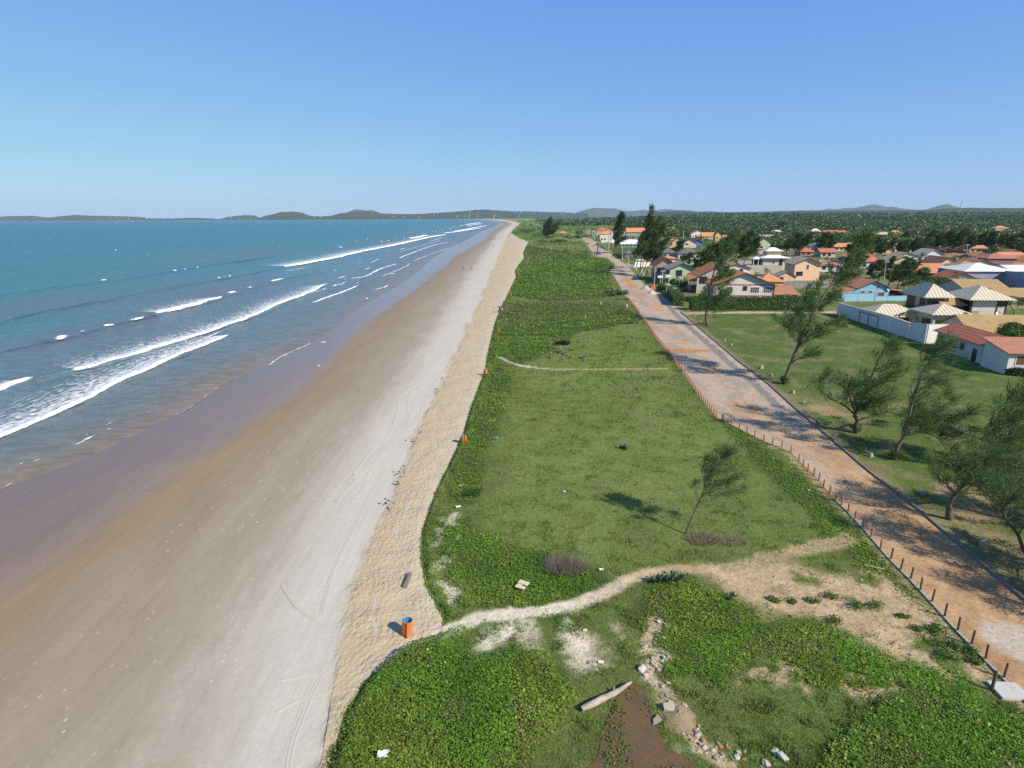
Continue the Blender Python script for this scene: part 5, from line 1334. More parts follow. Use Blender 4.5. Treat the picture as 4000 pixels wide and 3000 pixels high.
# --- second row and beyond: label, A, right x, depth, eave row, ridge row, roof, wall, tiles, windows
CR, WH, YE, GR = (.60, .54, .42), (.70, .69, .66), (.62, .45, .14), (.40, .40, .38)
def W2(n=2, z=1.0, st='d', d0=1.2, gap=3.0, w_=1.3, h_=1.2): return [(d0 + gap * i, z, w_, h_, st) for i in range(n)]
rows = [
 ('tan tiled house with blue grey gable behind the pavilions', (3758, 1185), 3925, 12, 1128, 1092, 'gs', (.42, .47, .45), 'tan', W2(2)),
 ('low tan house with deep porch right of the pavilions', (3905, 1205), 4060, 9, 1158, 1126, 'gs', (.40, .33, .25), 'tan', W2(3)),
 ('broad white roofed hall behind the long shade-coloured white wall', (3760, 1112), 3955, 16, 1060, 1026, 'hip', (.30, .32, .42), 'white', W2(2)),
 ('white roofed house at the right edge behind the shade-coloured white wall', (3950, 1112), 4080, 14, 1060, 1036, 'gs', (.5, .5, .55), 'white', W2(2)),
 ('brown roofed house with cream gable left of the white hall', (3655, 1062), 3745, 14, 1035, 1006, 'gf', CR, 'brown', W2(1)),
 ('brown gabled house hidden behind the white hall', (3770, 1062), 3888, 12, 1036, 1014, 'gf', (.5, .46, .4), 'brown', W2(2)),
 ('house with broad pink roof at the far right', (3850, 1050), 3965, 12, 1010, 988, 'hip', (.22, .16, .20), 'pink', W2(3, 1, 'd')),
 ('low pink porch house in front of the broad pink roof', (3805, 1048), 3880, 7, 1022, 1008, 'gs', (.22, .15, .17), 'pink', W2(1)),
 ('small pink roofed house at the right frame edge', (3945, 1062), 4040, 9, 1038, 1022, 'hip', (.34, .2, .19), 'pink', W2(2)),
 ('white house with slanted beige roof between the casuarinas', (3600, 1022), 3690, 12, 998, 974, 'gf', (.68, .69, .74), 'beige', W2(2)),
 ('yellow ochre gabled house behind the leaning trees', (3482, 1060), 3572, 12, 1020, 1000, 'gf', (.60, .45, .20), 'warm', W2(2)),
 ('small orange roofed cottage with white porch', (3566, 1084), 3622, 8, 1064, 1048, 'hip', (.66, .60, .52), 'orange', W2(1)),
 ('tan flat roofed cottage beside the orange one', (3588, 1074), 3640, 6, 1050, 1038, 'gs', (.5, .36, .2), 'tan', W2(1)),
 ('narrow orange shed roofed house, left of the white hall', (3640, 1076), 3712, 8, 1056, 1034, 'shed', (.55, .42, .34), 'orange', W2(1)),
 ('low terracotta terrace in front of the white hall', (3640, 1092), 3704, 6, 1070, 1056, 'shed', (.5, .4, .33), 'terracotta', W2(1)),
 ('small terracotta pavilion under the white hall', (3728, 1090), 3778, 5, 1050, 1038, 'hip', WH, 'terracotta', W2(1)),
 ('red roofed cottage with white gable window beside the palm', (3690, 1118), 3810, 9, 1090, 1064, 'gf', (.56, .58, .58), 'red', W2(2)),
 ('white house with big red hipped roof in the middle of the trees', (3358, 1050), 3428, 12, 1022, 979, 'hip', (.62, .60, .58), 'red', W2(2)),
 ('red roofed bungalow behind the peach house', (3125, 1000), 3178, 9, 984, 964, 'hip', (.40, .25, .22), 'red', W2(2)),
 ('bungalow with dull red roof and white porch right of the peach house', (3205, 1006), 3262, 9, 985, 971, 'gs', (.55, .45, .42), 'red', W2(2)),
 ('wide beige gabled house behind the red bungalows', (3160, 985), 3262, 10, 966, 950, 'gf', (.35, .32, .25), 'beige', W2(2)),
 ('white house with brick red roof at the edge of the wood', (3220, 936), 3305, 12, 912, 900, 'gs', WH, 'red', W2(3)),
 ('small yellow house with stepped beige roofs', (3164, 926), 3206, 8, 906, 892, 'hip', YE, 'beige', W2(1)),
 ('long brown roofed house half hidden in the casuarinas', (3320, 936), 3410, 12, 920, 908, 'gs', (.45, .36, .25), 'brown', W2(2)),
 ('white house with tan roof left of the brown red roofs', (3415, 944), 3468, 12, 922, 906, 'gs', WH, 'warm', W2(1)),
 ('brown red roofed house beside the long orange roof', (3470, 936), 3530, 10, 914, 900, 'hip', (.42, .3, .26), 'terracotta', W2(1)),
 ('long house with two bright orange roofs at the wood', (3528, 930), 3632, 10, 914, 908, 'gs', (.56, .42, .33), 'orange', W2(4)),
 ('orange roofed annex in front of the long orange roof', (3512, 944), 3600, 8, 932, 920, 'gs', (.55, .5, .42), 'orange', W2(2)),
 ('bright yellow tower house among the dark trees', (3693, 925), 3716, 7, 904, 892, 'hip', (.68, .46, .03), 'red', W2(1)),
 ('two storey cream house with orange brown roof standing out of the right hand trees', (3882, 922), 3935, 10, 892, 882, 'hip', (.58, .54, .42), 'terracotta', W2(2, 3)),
 ('dull red roof low among the right hand casuarinas', (3870, 952), 3930, 10, 940, 927, 'hip', (.4, .3, .26), 'red', W2(1)),
 ('faded terracotta roof at the right edge among trees', (3945, 960), 4010, 10, 950, 938, 'hip', (.45, .36, .3), 'pink', W2(1)),
 ('reddish roofed hut between dark trees left of the tall pole', (3690, 988), 3735, 8, 978, 966, 'hip', (.4, .25, .22), 'pink', W2(1)),
 ('green house with red gabled roof behind the cream turret house', (2962, 978), 3008, 9, 946, 930, 'gf', (.42, .55, .36), 'red', W2(1, 1.6, 'd')),
 ('beige roofed house behind the small green one', (2970, 952), 3024, 9, 930, 918, 'gs', (.58, .48, .28), 'beige', W2(2)),
 ('white roofed house with orange chimney top at the wood edge', (3012, 925), 3058, 8, 908, 899, 'hip', (.35, .35, .42), 'white', W2(1)),
 ('little terracotta roof between treetops', (2845, 916), 2866, 7, 907, 900, 'hip', (.5, .42, .35), 'terracotta', W2(1)),
 ('tall yellow house with stepped brown roofs', (2793, 944), 2816, 9, 916, 904, 'gf', (.66, .50, .20), 'brown', W2(1, 3)),
 ('row house with terracotta roof left of the tall yellow house', (2742, 938), 2792, 8, 922, 908, 'gs', (.58, .5, .42), 'terracotta', W2(2)),
 ('big white gabled house with orange roof', (2700, 930), 2752, 12, 912, 900, 'gf', (.74, .75, .80), 'orange', W2(1)),
 ('house with broad straw yellow hipped roof at the wood edge', (2690, 905), 2732, 12, 892, 884, 'hip', (.30, .26, .16), 'tan', W2(1)),
 ('open sided hall with grey beige roof', (2655, 912), 2690, 9, 902, 894, 'gs', (.25, .23, .2), 'warm', W2(1)),
 ('pale house with long salmon roof', (2602, 912), 2652, 10, 900, 889, 'gs', (.60, .56, .5), 'pink', W2(2)),
 ('cream house with brown gable, behind the grey roofs', (2625, 968), 2672, 9, 944, 930, 'gf', CR, 'terracotta', W2(2)),
 ('cream gabled house with dark roof and twin windows', (2668, 972), 2718, 9, 948, 934, 'gf', (.62, .57, .46), 'grey', [(1.6, 3.0, .8, .8, 'd'), (2.7, 3.0, .8, .8, 'd')]),
 ('deep blue gabled house with grey roof', (2700, 968), 2742, 10, 946, 936, 'gf', (.10, .18, .42), 'grey', W2(1, 1, 'w')),
 ('bungalow with broad slate grey hipped roof, left one', (2585, 1010), 2638, 11, 988, 966, 'hip', (.55, .5, .42), 'grey', W2(2)),
 ('bungalow with broad slate grey hipped roof, right one', (2648, 1014), 2736, 11, 990, 966, 'hip', (.56, .54, .48), 'grey', W2(3)),
 ('house with flat red roof behind the brown roadside house', (2582, 1030), 2640, 8, 1010, 998, 'hip', (.5, .36, .3), 'terracotta', W2(1)),
 ('white walled yard house beside the painted trees', (2490, 1034), 2580, 6, 1018, 1012, 'flat', WH, 'white', W2(3)),
 ('small dark blue house with cream gate posts', (2434, 1008), 2476, 8, 990, 978, 'hip', (.06, .07, .14), 'grey', W2(2, .6, 'w')),
 ('pale slanted canopy house with teal glass front', (2425, 965), 2490, 10, 954, 940, 'shed', (.30, .42, .46), 'white', W2(4)),
 ('long house with wide orange brown roof and green trim', (2446, 930), 2545, 12, 906, 890, 'gs', (.30, .36, .30), 'terracotta', W2(5)),
 ('white two storey house behind the narrow casuarina', (2386, 940), 2440, 10, 908, 894, 'flat', (.74, .75, .76), 'white', W2(2, 3)),
 ('house with stacked bright red orange roofs, left at the road end', (2332, 925), 2372, 10, 900, 888, 'hip', (.55, .36, .3), 'red', W2(2)),
 ('house with red orange gable facing the road end', (2362, 924), 2396, 9, 902, 888, 'gf', (.58, .24, .18), 'orange', W2(1)),
 ('low white house with salmon roof in front of the red roofs', (2344, 940), 2388, 7, 914, 902, 'hip', (.70, .66, .60), 'terracotta', W2(2)),
 ('green kiosk with orange roof alone on the far dune', (2189, 922), 2211, 5, 911, 902, 'hip', (.16, .28, .22), 'orange', [(.8, .9, 1.6, 1.2, 'd')]),
]
for lab, A, xr, D, he, hr, rt, wc, tl, wn in rows:
    house(lab, A, xr, D, he, hr, rt, wc, tl, .6, front=wn, left=[(1.5, 1.0, 1.2, 1.1, 'd')] if rt != 'shed' else [])

hr_ = np.random.default_rng(777); cnt = 0; tries = 0
WC = [((.62, .56, .45), 'cream'), ((.68, .67, .64), 'white'), ((.60, .42, .30), 'peach'), ((.55, .47, .36), 'sandy'), ((.60, .46, .18), 'yellow')]
TC = ['terracotta', 'terracotta', 'red', 'orange', 'brown', 'pink', 'tan', 'terracotta']
TN = dict(terracotta='terracotta', red='brick red', orange='orange', brown='brown', pink='salmon', tan='straw coloured')
while cnt < 46 and tries < 4000:
    tries += 1
    px_, py_ = hr_.uniform(2560, 4080), hr_.uniform(908, 1092)
    A0 = G(px_, py_)
    if A0[0] < RR(A0[1]) + 14 or A0[1] < 225: continue
    Wh, Dh = hr_.uniform(8, 13), hr_.uniform(8, 12); cx, cy = frame_pt(A0, Wh / 2, Dh / 2)
    if any(math.hypot(cx - a, cy - b_) < c_ * .8 + 6 for a, b_, c_ in FOOT): continue
    cnt += 1; wc, wn = WC[int(hr_.integers(0, 5))]; tc = TC[int(hr_.integers(0, 8))]; he = hr_.uniform(2.7, 3.3)
    h = house(wn + ' house with ' + TN[tc] + ' tile roof in the back rows of the village', A0, None, Dh, he, he + hr_.uniform(1.5, 2.2), ('gf', 'gs', 'hip')[int(hr_.integers(0, 3))], wc, tc, .7, W=Wh, front=W2(3 if Wh > 10 else 2), left=[(1.5, 1.0, 1.2, 1.1, 'd')])
    h['group'] = 'back row village houses'
# --- garden walls
def boundary(label, P, tops, mat, th=.22, pil=0, capm=None, name='garden_wall'):
    """P: pixel foot points; tops: photo rows of the wall top there (or metres)"""
    Q = np.array([G(*p_) for p_ in P]); hs = [ZAT(*q_, t_) if t_ > 30 else t_ for q_, t_ in zip(Q, tops)]
    root = empty(name, (Q[0][0], Q[0][1], 0)); tag(root, label, 'wall')
    mb, mc = MB(), MB()
    for i in range(len(Q) - 1):
        a, b_ = Q[i] - Q[0], Q[i + 1] - Q[0]; d_ = (b_ - a) / np.linalg.norm(b_ - a); n_ = np.array((-d_[1], d_[0])) * th / 2
        if i < len(Q) - 2: b_ = b_ - d_ * .001
        if i: a = a + d_ * (th / 2 + .003)
        def prism(m_, lo0, lo1, hi0, hi1, k):
            V = [(*(a + n_ * k), lo0), (*(b_ + n_ * k), lo1), (*(b_ - n_ * k), lo1), (*(a - n_ * k), lo0), (*(a + n_ * k), hi0), (*(b_ + n_ * k), hi1), (*(b_ - n_ * k), hi1), (*(a - n_ * k), hi0)]
            m_.add(V, [(0, 1, 2, 3), (7, 6, 5, 4), (4, 5, 1, 0), (5, 6, 2, 1), (6, 7, 3, 2), (7, 4, 0, 3)])
        prism(mb, -.2, -.2, hs[i], hs[i + 1], 1); prism(mc, hs[i] + .002, hs[i + 1] + .002, hs[i] + .09, hs[i + 1] + .09, 1.35)
        if pil:
            L_ = np.linalg.norm(b_ - a); m_ = int(L_ / pil)
            for k in range(1, m_):
                c_ = a + d_ * k * pil; hh_ = hs[i] + (hs[i + 1] - hs[i]) * k / m_
                e = n_ / np.linalg.norm(n_) * (th / 2 + .05); f_ = d_ * .12
                V = [(*(c_ + e + f_), -.1), (*(c_ + e - f_), -.1), (*(c_ - e - f_), -.1), (*(c_ - e + f_), -.1)]
                V += [(v[0], v[1], hh_ - .01) for v in V]
                mb.add(V, [(3, 2, 1, 0), (4, 5, 6, 7), (0, 1, 5, 4), (1, 2, 6, 5), (2, 3, 7, 6), (3, 0, 4, 7)])
    mb.build('wall', mat, root); mc.build('coping', capm or mat, root)
    return root
WWALL = PM((.66, .65, .63), .07)
ww = boundary('long white boundary wall between the lawn and the pavilion garden', [(3270, 1229), (3360, 1258), (3470, 1295), (3545, 1320), (3612, 1342), (3690, 1338)], [1183, 1207, 1236, 1262, 1268, 1268], WWALL, .25, 0, PM((.62, .57, .48)))
g0, g1 = np.array(G(3355, 1257)), np.array(G(3428, 1281)); gd = g1 - g0; gl = np.linalg.norm(gd); gd /= gl; gn = np.array((-gd[1], gd[0])); gn = gn if gn[0] < 0 else -gn
o0 = g0 - np.array(ww.location[:2])
def gbar(mb, u0, u1, z0, z1):
    V = []
    for z_ in (z0, z1):
        for u_, k_ in ((u0, .13), (u1, .13), (u1, .19), (u0, .19)): V.append((*(o0 + gd * u_ + gn * k_), z_))
    mb.add(V, [(3, 2, 1, 0), (4, 5, 6, 7), (0, 1, 5, 4), (1, 2, 6, 5), (2, 3, 7, 6), (3, 0, 4, 7)])
mb = MB()
for u_ in (0, gl * .5, gl): gbar(mb, u_ - .07, u_ + .07, 0, 2.5)
gbar(mb, .07, gl * .5 - .07, 2.36, 2.5); gbar(mb, gl * .5 + .07, gl - .07, 2.36, 2.5); mb.build('gate_frame', DARKW, ww)
boundary('light blue wall in front of the blue house', [(3296, 1177), (3412, 1176), (3414, 1176), (3545, 1174)], [1147, 1145, 1157, 1156], PM((.26, .47, .60), .15), .2, 4.0, PM((.16, .22, .26)))
boundary('grey concrete block wall below the peach house', [(3058, 1124), (3150, 1124), (3290, 1122)], [1099, 1099, 1098], PM((.28, .26, .24), .5), .2, 3.5)
boundary('pale grey blank wall right of the peach house', [(3195, 1056), (3290, 1056)], [1015, 1017], PM((.40, .39, .37), .4), .2, 3)
boundary('grey wall in front of the cream turret house', [(2912, 1072), (2985, 1070), (3062, 1068)], [1036, 1036, 1040], PM((.36, .34, .31), .4), .2)
boundary('tall white wall with blue grey shade in its colour at the right edge', [(3790, 1098), (3880, 1106), (3884, 1106), (4080, 1148)], [1066, 1062, 1056, 1072], PM((.30, .34, .46), .5), .25)  # white wall; its bluish shade is painted into the plaster colour
boundary('brown boarded front wall with gate by the road', [(2608, 1142), (2640, 1165)], [1118, 1138], PM((.17, .14, .12), .4), .2, 2.2)
boundary('white courtyard wall at the far end of the road', [(2348, 950), (2392, 950), (2440, 946), (2492, 944)], [938, 938, 935, 936], PM((.74, .74, .72), .1), .2, 6)
boundary('low white wall of the yard behind the painted trees', [(2478, 1044), (2560, 1040), (2640, 1036)], [1024, 1022, 1020], PM((.66, .64, .60), .3), .2, 4)
# gate roofs by the road
for (px_, py_, lab) in ((2606, 1142, 'small cream tiled canopy over the first gate by the road'), (2632, 1160, 'small cream tiled canopy over the second gate by the road')):
    r_ = empty('gate_canopy', at(px_, py_)); tag(r_, lab, 'canopy')
    mb = MB(); mb.add([(-.9, -1.3, 2.5), (.9, -1.3, 2.5), (.9, 1.3, 2.5), (-.9, 1.3, 2.5), (0, -1.3, 3.05), (0, 1.3, 3.05)], [(3, 2, 1, 0), (0, 1, 4), (1, 2, 5, 4), (2, 3, 5), (3, 0, 4, 5)])
    o = mb.build('roof', TILE['beige'], r_); uvroof(o)
    for s_ in (-1, 1):
        mb = MB(); mb.box((-.15, s_ * 1.1 - .12, -.1), (.15, s_ * 1.1 + .12, 2.5)); mb.build('post', PM((.5, .46, .4)), r_)
# EOF-PART4

# ------------------------------------------------------------------ roadside posts
ORANGE = paint('orange post paint', (.44, .19, .105), .7, .25, 5, .2, .4)
BROWNP = paint('weathered brown post', (.145, .10, .075), .85, .3, 5, .2, .3)
def post_proto(mat, h_, r_):
    mb = MB(); mb.tube([(0, 0, -.2), (0, 0, h_ * .5), (0, 0, h_ - .03), (0, 0, h_)], [r_, r_, r_ * .97, r_ * .8], 10)
    return mb
near_posts = [(3479, 2188), (3517, 2229), (3556, 2265), (3594, 2308), (3639, 2354), (3689, 2411), (3740, 2466), (3794, 2520), (3849, 2578), (3920, 2651)]
orange_posts = [(3313, 2000), (3340, 2030), (3370, 2063), (3403, 2100), (3440, 2146), (3286, 1976), (3263, 1959), (3240, 1932), (3216, 1906), (3198, 1878), (3179, 1858), (3156, 1842), (3138, 1824), (3120, 1804), (3089, 1768), (3054, 1748),
                (3017, 1737), (2983, 1724), (2948, 1707), (2918, 1690), (2888, 1674), (2857, 1660), (2826, 1644), (2798, 1632)]
for i, (px_, py_) in enumerate(near_posts):
    o = post_proto(BROWNP, 1.0, .062).build('wooden_post', BROWNP, smooth=False)
    o.location = at(px_, py_); o.rotation_euler = (random.uniform(-.03, .03), random.uniform(-.03, .05), 0)
    tag(o, 'weathered brown wooden post on the concrete edging beside the bare orange road', 'post', 'brown posts along the near road edge')
o = post_proto(BROWNP, 1.25, .08).build('wooden_post', BROWNP); o.location = at(3873, 2698); tag(o, 'brown post standing on the corner of the pale concrete slab', 'post')
lab_o = 'orange painted wooden post in the line along the left road edge'
proto = None
def put_post(X_, Y_):
    global proto
    if proto is None:
        proto = post_proto(ORANGE, .84, .075).build('wooden_post', ORANGE); o = proto
    else:
        o = proto.copy(); COL.objects.link(o)
    o.location = (X_, Y_, 0); o.rotation_euler = (random.uniform(-.04, .04), random.uniform(-.04, .04), 0)
    tag(o, lab_o, 'post', 'orange posts along the left road edge')
for px_, py_ in orange_posts:
    g = G(px_, py_); put_post(float(g[0]), float(g[1]))
y_ = 67.0
while y_ < 175:
    y_ += 1.05 if y_ < 130 else 1.15
    if 142 < y_ < 149: continue
    put_post(float(RL(y_)) - .05, y_)
for px_, py_ in ((2686, 1220), (2690, 1222), (2694, 1222)):
    o = proto.copy(); COL.objects.link(o); o.location = at(px_, py_); tag(o, 'orange post of the short row where the sandy path leaves the road', 'post', 'three posts at the sandy path')
# short dark and orange fence at the bend of the road
r_ = empty('slat_fence', at(2376, 1052)); tag(r_, 'short fence of dark and orange stakes at the road bend', 'fence')
a = np.array(G(2376, 1052)); b_ = np.array(G(2402, 1046))
for k in range(8):
    c_ = (b_ - a) * k / 7
    mb = MB(); mb.box((c_[0] - .12, c_[1] - .1, -.1), (c_[0] + .12, c_[1] + .1, 1.15)); mb.build('stake', ORANGE if k % 2 else BROWNP, r_)
mb = MB(); mb.tube([(0, .1, .7), (b_[0] - a[0], b_[1] - a[1] + .1, .7)], .05, 5); mb.build('rail', BROWNP, r_)

# ------------------------------------------------------------------ utility poles and street lamps
def upole(base, top, label, cross=True, lamps=0, sign=False, group=None):
    l = at(*base); h_ = ZAT(l[0], l[1], top[1])
    o_ = off(l, top[0], top[1])
    r_ = empty('utility_pole', l); tag(r_, label, 'pole', group)
    s = max(1.0, l[1] / 230)
    mb = MB(); mb.tube([(0, 0, -.2), (o_[0] * .5, 0, h_ * .5), (o_[0], 0, h_)], [.16 * s, .13 * s, .10 * s], 8); mb.build('pole', CONCP, r_)
    x_ = o_[0]
    if cross:
        mb = MB(); mb.box((x_ - 1.15, -.16 * s, h_ - .75), (x_ + 1.15, -.11 * s, h_ - .58 + .1 * (s - 1))); mb.build('crossarm', CONCP, r_)
        for k in (-1.05, -.5, .5, 1.05):
            mb = MB(); mb.lathe([(.0, 0), (.07 * s, .02), (.09 * s, .1), (.05 * s, .16), (.07 * s, .22), (0, .3)], 7, 0, (x_ + k, -.13 * s, h_ - .58)); mb.build('insulator', LAMPW, r_)
    for k in range(lamps):
        sg = -1 if k == 0 else 1; zl = h_ * (.62 if cross else .97)
        xm = x_ * zl / h_
        mb = MB(); mb.tube([(xm, 0, zl - .5), (xm + sg * .5, 0, zl - .1), (xm + sg * 1.1, 0, zl)], .04 * s, 5); mb.build('lamp_arm', METAL, r_)
        mb = MB(); mb.lathe([(0, -.16), (.16, -.12), (.2, 0), (.14, .09), (0, .11)], 8, 0, (0, 0, 0))
        L2 = mb.build('lamp_head', LAMPW, r_); L2.location = (xm + sg * 1.35, 0, zl); L2.scale = (1.9 * s, .9 * s, .8 * s)
    if sign:
        mb = MB(); mb.box((x_ - .9, -.25, h_ - 1.1), (x_ + .9, -.2, h_ - .3)); mb.build('sign_board', WHITEF, r_)
    return r_
CONCP = paint('pole concrete', (.44, .41, .36), .85, .15, 2)
upole((3450, 1108), (3463, 1016), 'concrete pole with crossarm and two lamps behind the blue house', True, 2)
upole((3240, 1066), (3247, 985), 'plain leaning concrete pole right of the peach house', False)
upole((3773, 1016), (3780, 953), 'pole with crossarm and two lamps before the right hand casuarinas', True, 2)
upole((3820, 1140), (3832, 1073), 'thick pole with wide crossarm and insulators behind the pavilion house', True)
upole((3704, 1140), (3709, 1083), 'plain pole just left of the right pavilion roof', False)
upole((3896, 1152), (3902, 1118), 'short pole at the right end of the pavilion roof', False)
upole((3856, 1040), (3859, 990), 'pole between the two pink roofs, left one', False)
upole((3870, 1046), (3876, 1005), 'pole between the two pink roofs, right one', False)
upole((2555, 1118), (2559, 1039), 'roadside pole with lamp in front of the brown house', False, 1)
upole((2579, 1112), (2579, 1073), 'thin roadside pole carrying a grey board before the green house', False, 0, True)
upole((2612, 1118), (2611, 1070), 'thin roadside pole with white sign board before the green house', False, 0, True)
upole((2652, 1138), (2655, 1086), 'roadside pole beside the orange roofed house', False)
upole((2456, 1043), (2456, 970), 'tall street lamp with white foot at the side street corner', False, 1)
upole((2431, 1018), (2432, 959), 'slim street lamp by the small dark blue house', False)
upole((2378, 984), (2377, 912), 'tall lamp post beside the narrow casuarina', False, 1)
upole((2322, 938), (2322, 902), 'lamp post at the road end, nearest to the red roofs', False, 1)
upole((2331, 930), (2331, 896), 'lamp post at the road end before the red roofs', False)
upole((2316, 930), (2315, 903), 'shorter lamp post at the road end', False)
for px_ in (2292, 2299, 2303):
    upole((px_, 920), (px_, 894), 'distant lamp post at the very end of the road', False, 0, False, 'lamp posts at the far road end')
upole((2669, 932), (2670, 902), 'pole before the big white gabled house', False)
upole((2714, 1034), (2716, 998), 'double pole behind the green house', False)
upole((3086, 1005), (3090, 970), 'pole with crossarm behind the peach house roof', True, 2)
upole((3256, 970), (3257, 935), 'pole beside the beige gabled roof among trees', False)
upole((3542, 1140), (3546, 1090), 'dark pole near the grass strip left of the pavilions', False)
upole((2531, 1082), (2532, 1040), 'dark thin pole right of the painted trees', False)

# ------------------------------------------------------------------ hedges, shrubs, broadleaf trees, palms
def leafy(name, surf_pts, nrm, sz, label, cat, c0, c1, seed, parent=None, group=None, core=None):
    r = np.random.default_rng(seed); n = len(surf_pts)
    k = r.random(n)[:, None]; c = (np.array(c0) * (1 - k) + np.array(c1) * k)
    d = nrm + r.normal(0, .6, (n, 3)); d /= np.linalg.norm(d, axis=1)[:, None]
    a = np.cross(d, r.normal(0, 1, (n, 3))); a /= np.linalg.norm(a, axis=1)[:, None]; b_ = np.cross(d, a)
    s = (sz * r.uniform(.6, 1.3, n))[:, None]
    V = np.stack([surf_pts - a * s * .5, surf_pts + b_ * s * .35, surf_pts + a * s * .5, surf_pts - b_ * s * .35], 1)
    o = raw_mesh(name, V.reshape(-1, 3), np.arange(4 * n).reshape(n, 4), LEAF, parent, col=np.repeat(c, 4, 0))
    if label: tag(o, label, cat, group)
    return o
CORE = paint('dark hedge core', (.025, .035, .012), .95, .3, 2)
def hedge(label, P0, P1, h_, th, n, seed, c0=(.045, .10, .016), c1=(.095, .18, .03)):
    a, b_ = np.array(G(*P0)), np.array(G(*P1)); d = b_ - a; ln = np.linalg.norm(d); d /= ln; m = np.array((-d[1], d[0]))
    root = empty('hedge', (a[0], a[1], 0), math.atan2(d[1], d[0])); tag(root, label, 'hedge')
    mb = MB(); mb.box((.15, .2, -.1), (ln - .15, th - .2, h_ - .25)); mb.build('stems', CORE, root)  # solid dark box filling the hedge behind the leaves
    r = np.random.default_rng(seed); f = r.random(n)
    Pn, N = np.zeros((n, 3)), np.zeros((n, 3))
    u, v = r.random(n), r.random(n)
    top = f < .42; fr = (f >= .42) & (f < .74); bk = (f >= .74) & (f < .86); en = f >= .86
    Pn[top] = np.c_[u[top] * ln, v[top] * th, np.full(top.sum(), h_)]; N[top] = (0, 0, 1)
    Pn[fr] = np.c_[u[fr] * ln, np.zeros(fr.sum()), v[fr] * h_]; N[fr] = (0, -1, .2)
    Pn[bk] = np.c_[u[bk] * ln, np.full(bk.sum(), th), v[bk] * h_]; N[bk] = (0, 1, .2)
    Pn[en] = np.c_[np.where(u[en] < .5, 0, ln), v[en] * th, r.random(en.sum()) * h_]; N[en, 0] = np.where(u[en] < .5, -1, 1)
    Pn += r.normal(0, .10, (n, 3)); Pn[:, 2] += (vnoise(Pn[:, 0], Pn[:, 1], 1.3, seed) - .5) * .35 * (Pn[:, 2] / h_)
    leafy('foliage', Pn, N, np.full(n, max(.2, np.linalg.norm(a) / 620)), None, None, c0, c1, seed, root)
hedge('long clipped green hedge along the sandy path', (2700, 1214), (3175, 1214), 3.3, 2.4, 12000, 301)
hedge('bushier hedge corner running back along the road', (2672, 1196), (2640, 1152), 2.7, 3.0, 3500, 302, (.05, .11, .016), (.11, .20, .03))
hedge('short bright hedge before the green house', (2572, 1120), (2586, 1140), 1.6, 2.0, 1200, 303, (.08, .16, .02), (.16, .26, .04))
hedge('low dark clipped hedge in front of the small white house', (3930, 1466), (4080, 1480), 1.0, 1.0, 2500, 304, (.03, .05, .015), (.07, .08, .03))
def ball(loc, rx, ry, rz, n, sz, label, seed, c0, c1, name='shrub', cat='shrub', trunk=.0, group=None, lumps=7):
    r = np.random.default_rng(seed)
    root = empty(name, loc); tag(root, label, cat, group)
    C_ = r.normal(0, .42, (lumps, 3)); C_[:, 2] = np.abs(C_[:, 2]) * .7
    R_ = r.uniform(.45, .75, lumps); w_ = r.integers(0, lumps, n)
    d = r.normal(0, 1, (n, 3)); d /= np.linalg.norm(d, axis=1)[:, None]; d[:, 2] = np.where(d[:, 2] < -.3, -d[:, 2], d[:, 2])
    p = C_[w_] + d * (R_[w_] * r.uniform(.75, 1.05, n))[:, None]
    p[:, 2] = np.maximum(p[:, 2] + .45, .02)
    p = p * np.array((rx, ry, rz)); p[:, 2] += trunk
    leafy('crown' if cat == 'tree' else 'foliage', p, d, np.full(n, sz), None, None, c0, c1, seed, root)
    mb = MB()
    mb.tube([(0, 0, -.1), (.03, 0, trunk * .6 + .1 * rz), (.08, .02, trunk + rz * .7)], [.06 * rx + .05, .05 * rx + .03, .02], 6)
    for k in range(4): mb.tube([(0.03, 0, trunk * .7 + .1 * rz), (rx * .5 * math.cos(k * 1.6), ry * .5 * math.sin(k * 1.6), trunk + rz * .8)], [.03 * rx + .02, .01], 5)
    mb.build('trunk' if cat == 'tree' else 'stem', BARK, root)
    return root
ball(at(3930, 1372), 2.9, 2.9, 2.6, 5200, .26, 'round clipped glossy tree beside the old red roofed building', 311, (.03, .075, .012), (.075, .15, .025), 'round_tree', 'tree', 1.4)
ball(at(3985, 1362), 2.0, 2.0, 2.0, 2500, .26, 'smaller rounded shrub right of the clipped tree', 312, (.03, .075, .012), (.075, .15, .025))
ball(at(3650, 1128), 4.0, 3.0, 2.0, 2400, .38, 'spreading almond tree behind the left pavilion roof', 313, (.03, .08, .012), (.07, .16, .025), 'broadleaf_tree', 'tree', 1.2)
ball(at(3160, 1186), 3.0, 2, 1.6, 1500, .3, 'dark shrub at the right end of the clipped hedge', 314, (.03, .07, .012), (.07, .13, .02))
ball(at(3045, 1186), 2.2, 2, 1.6, 1100, .28, 'light green shrub beside the red corner of the white house', 315, (.06, .12, .012), (.13, .22, .03))
ball(at(3172, 1162), 2.6, 2, 1.4, 1100, .28, 'green shrub before the grey block wall', 316, (.05, .11, .012), (.11, .19, .03))
ball(at(3940, 1048), 3.5, 3, 2.2, 1200, .5, 'dark bush among the pink roofs', 317, (.03, .065, .012), (.06, .11, .02))
ball(at(2420, 1010), 3, 3, 1.8, 700, .5, 'dark shrub by the roadside before the dark blue house', 318, (.03, .06, .015), (.08, .11, .03), group='roadside shrubs')
ball(at(2404, 1004), 3, 3, 1.6, 700, .5, 'grey green shrub under the narrow casuarina', 319, (.04, .07, .025), (.10, .12, .05))
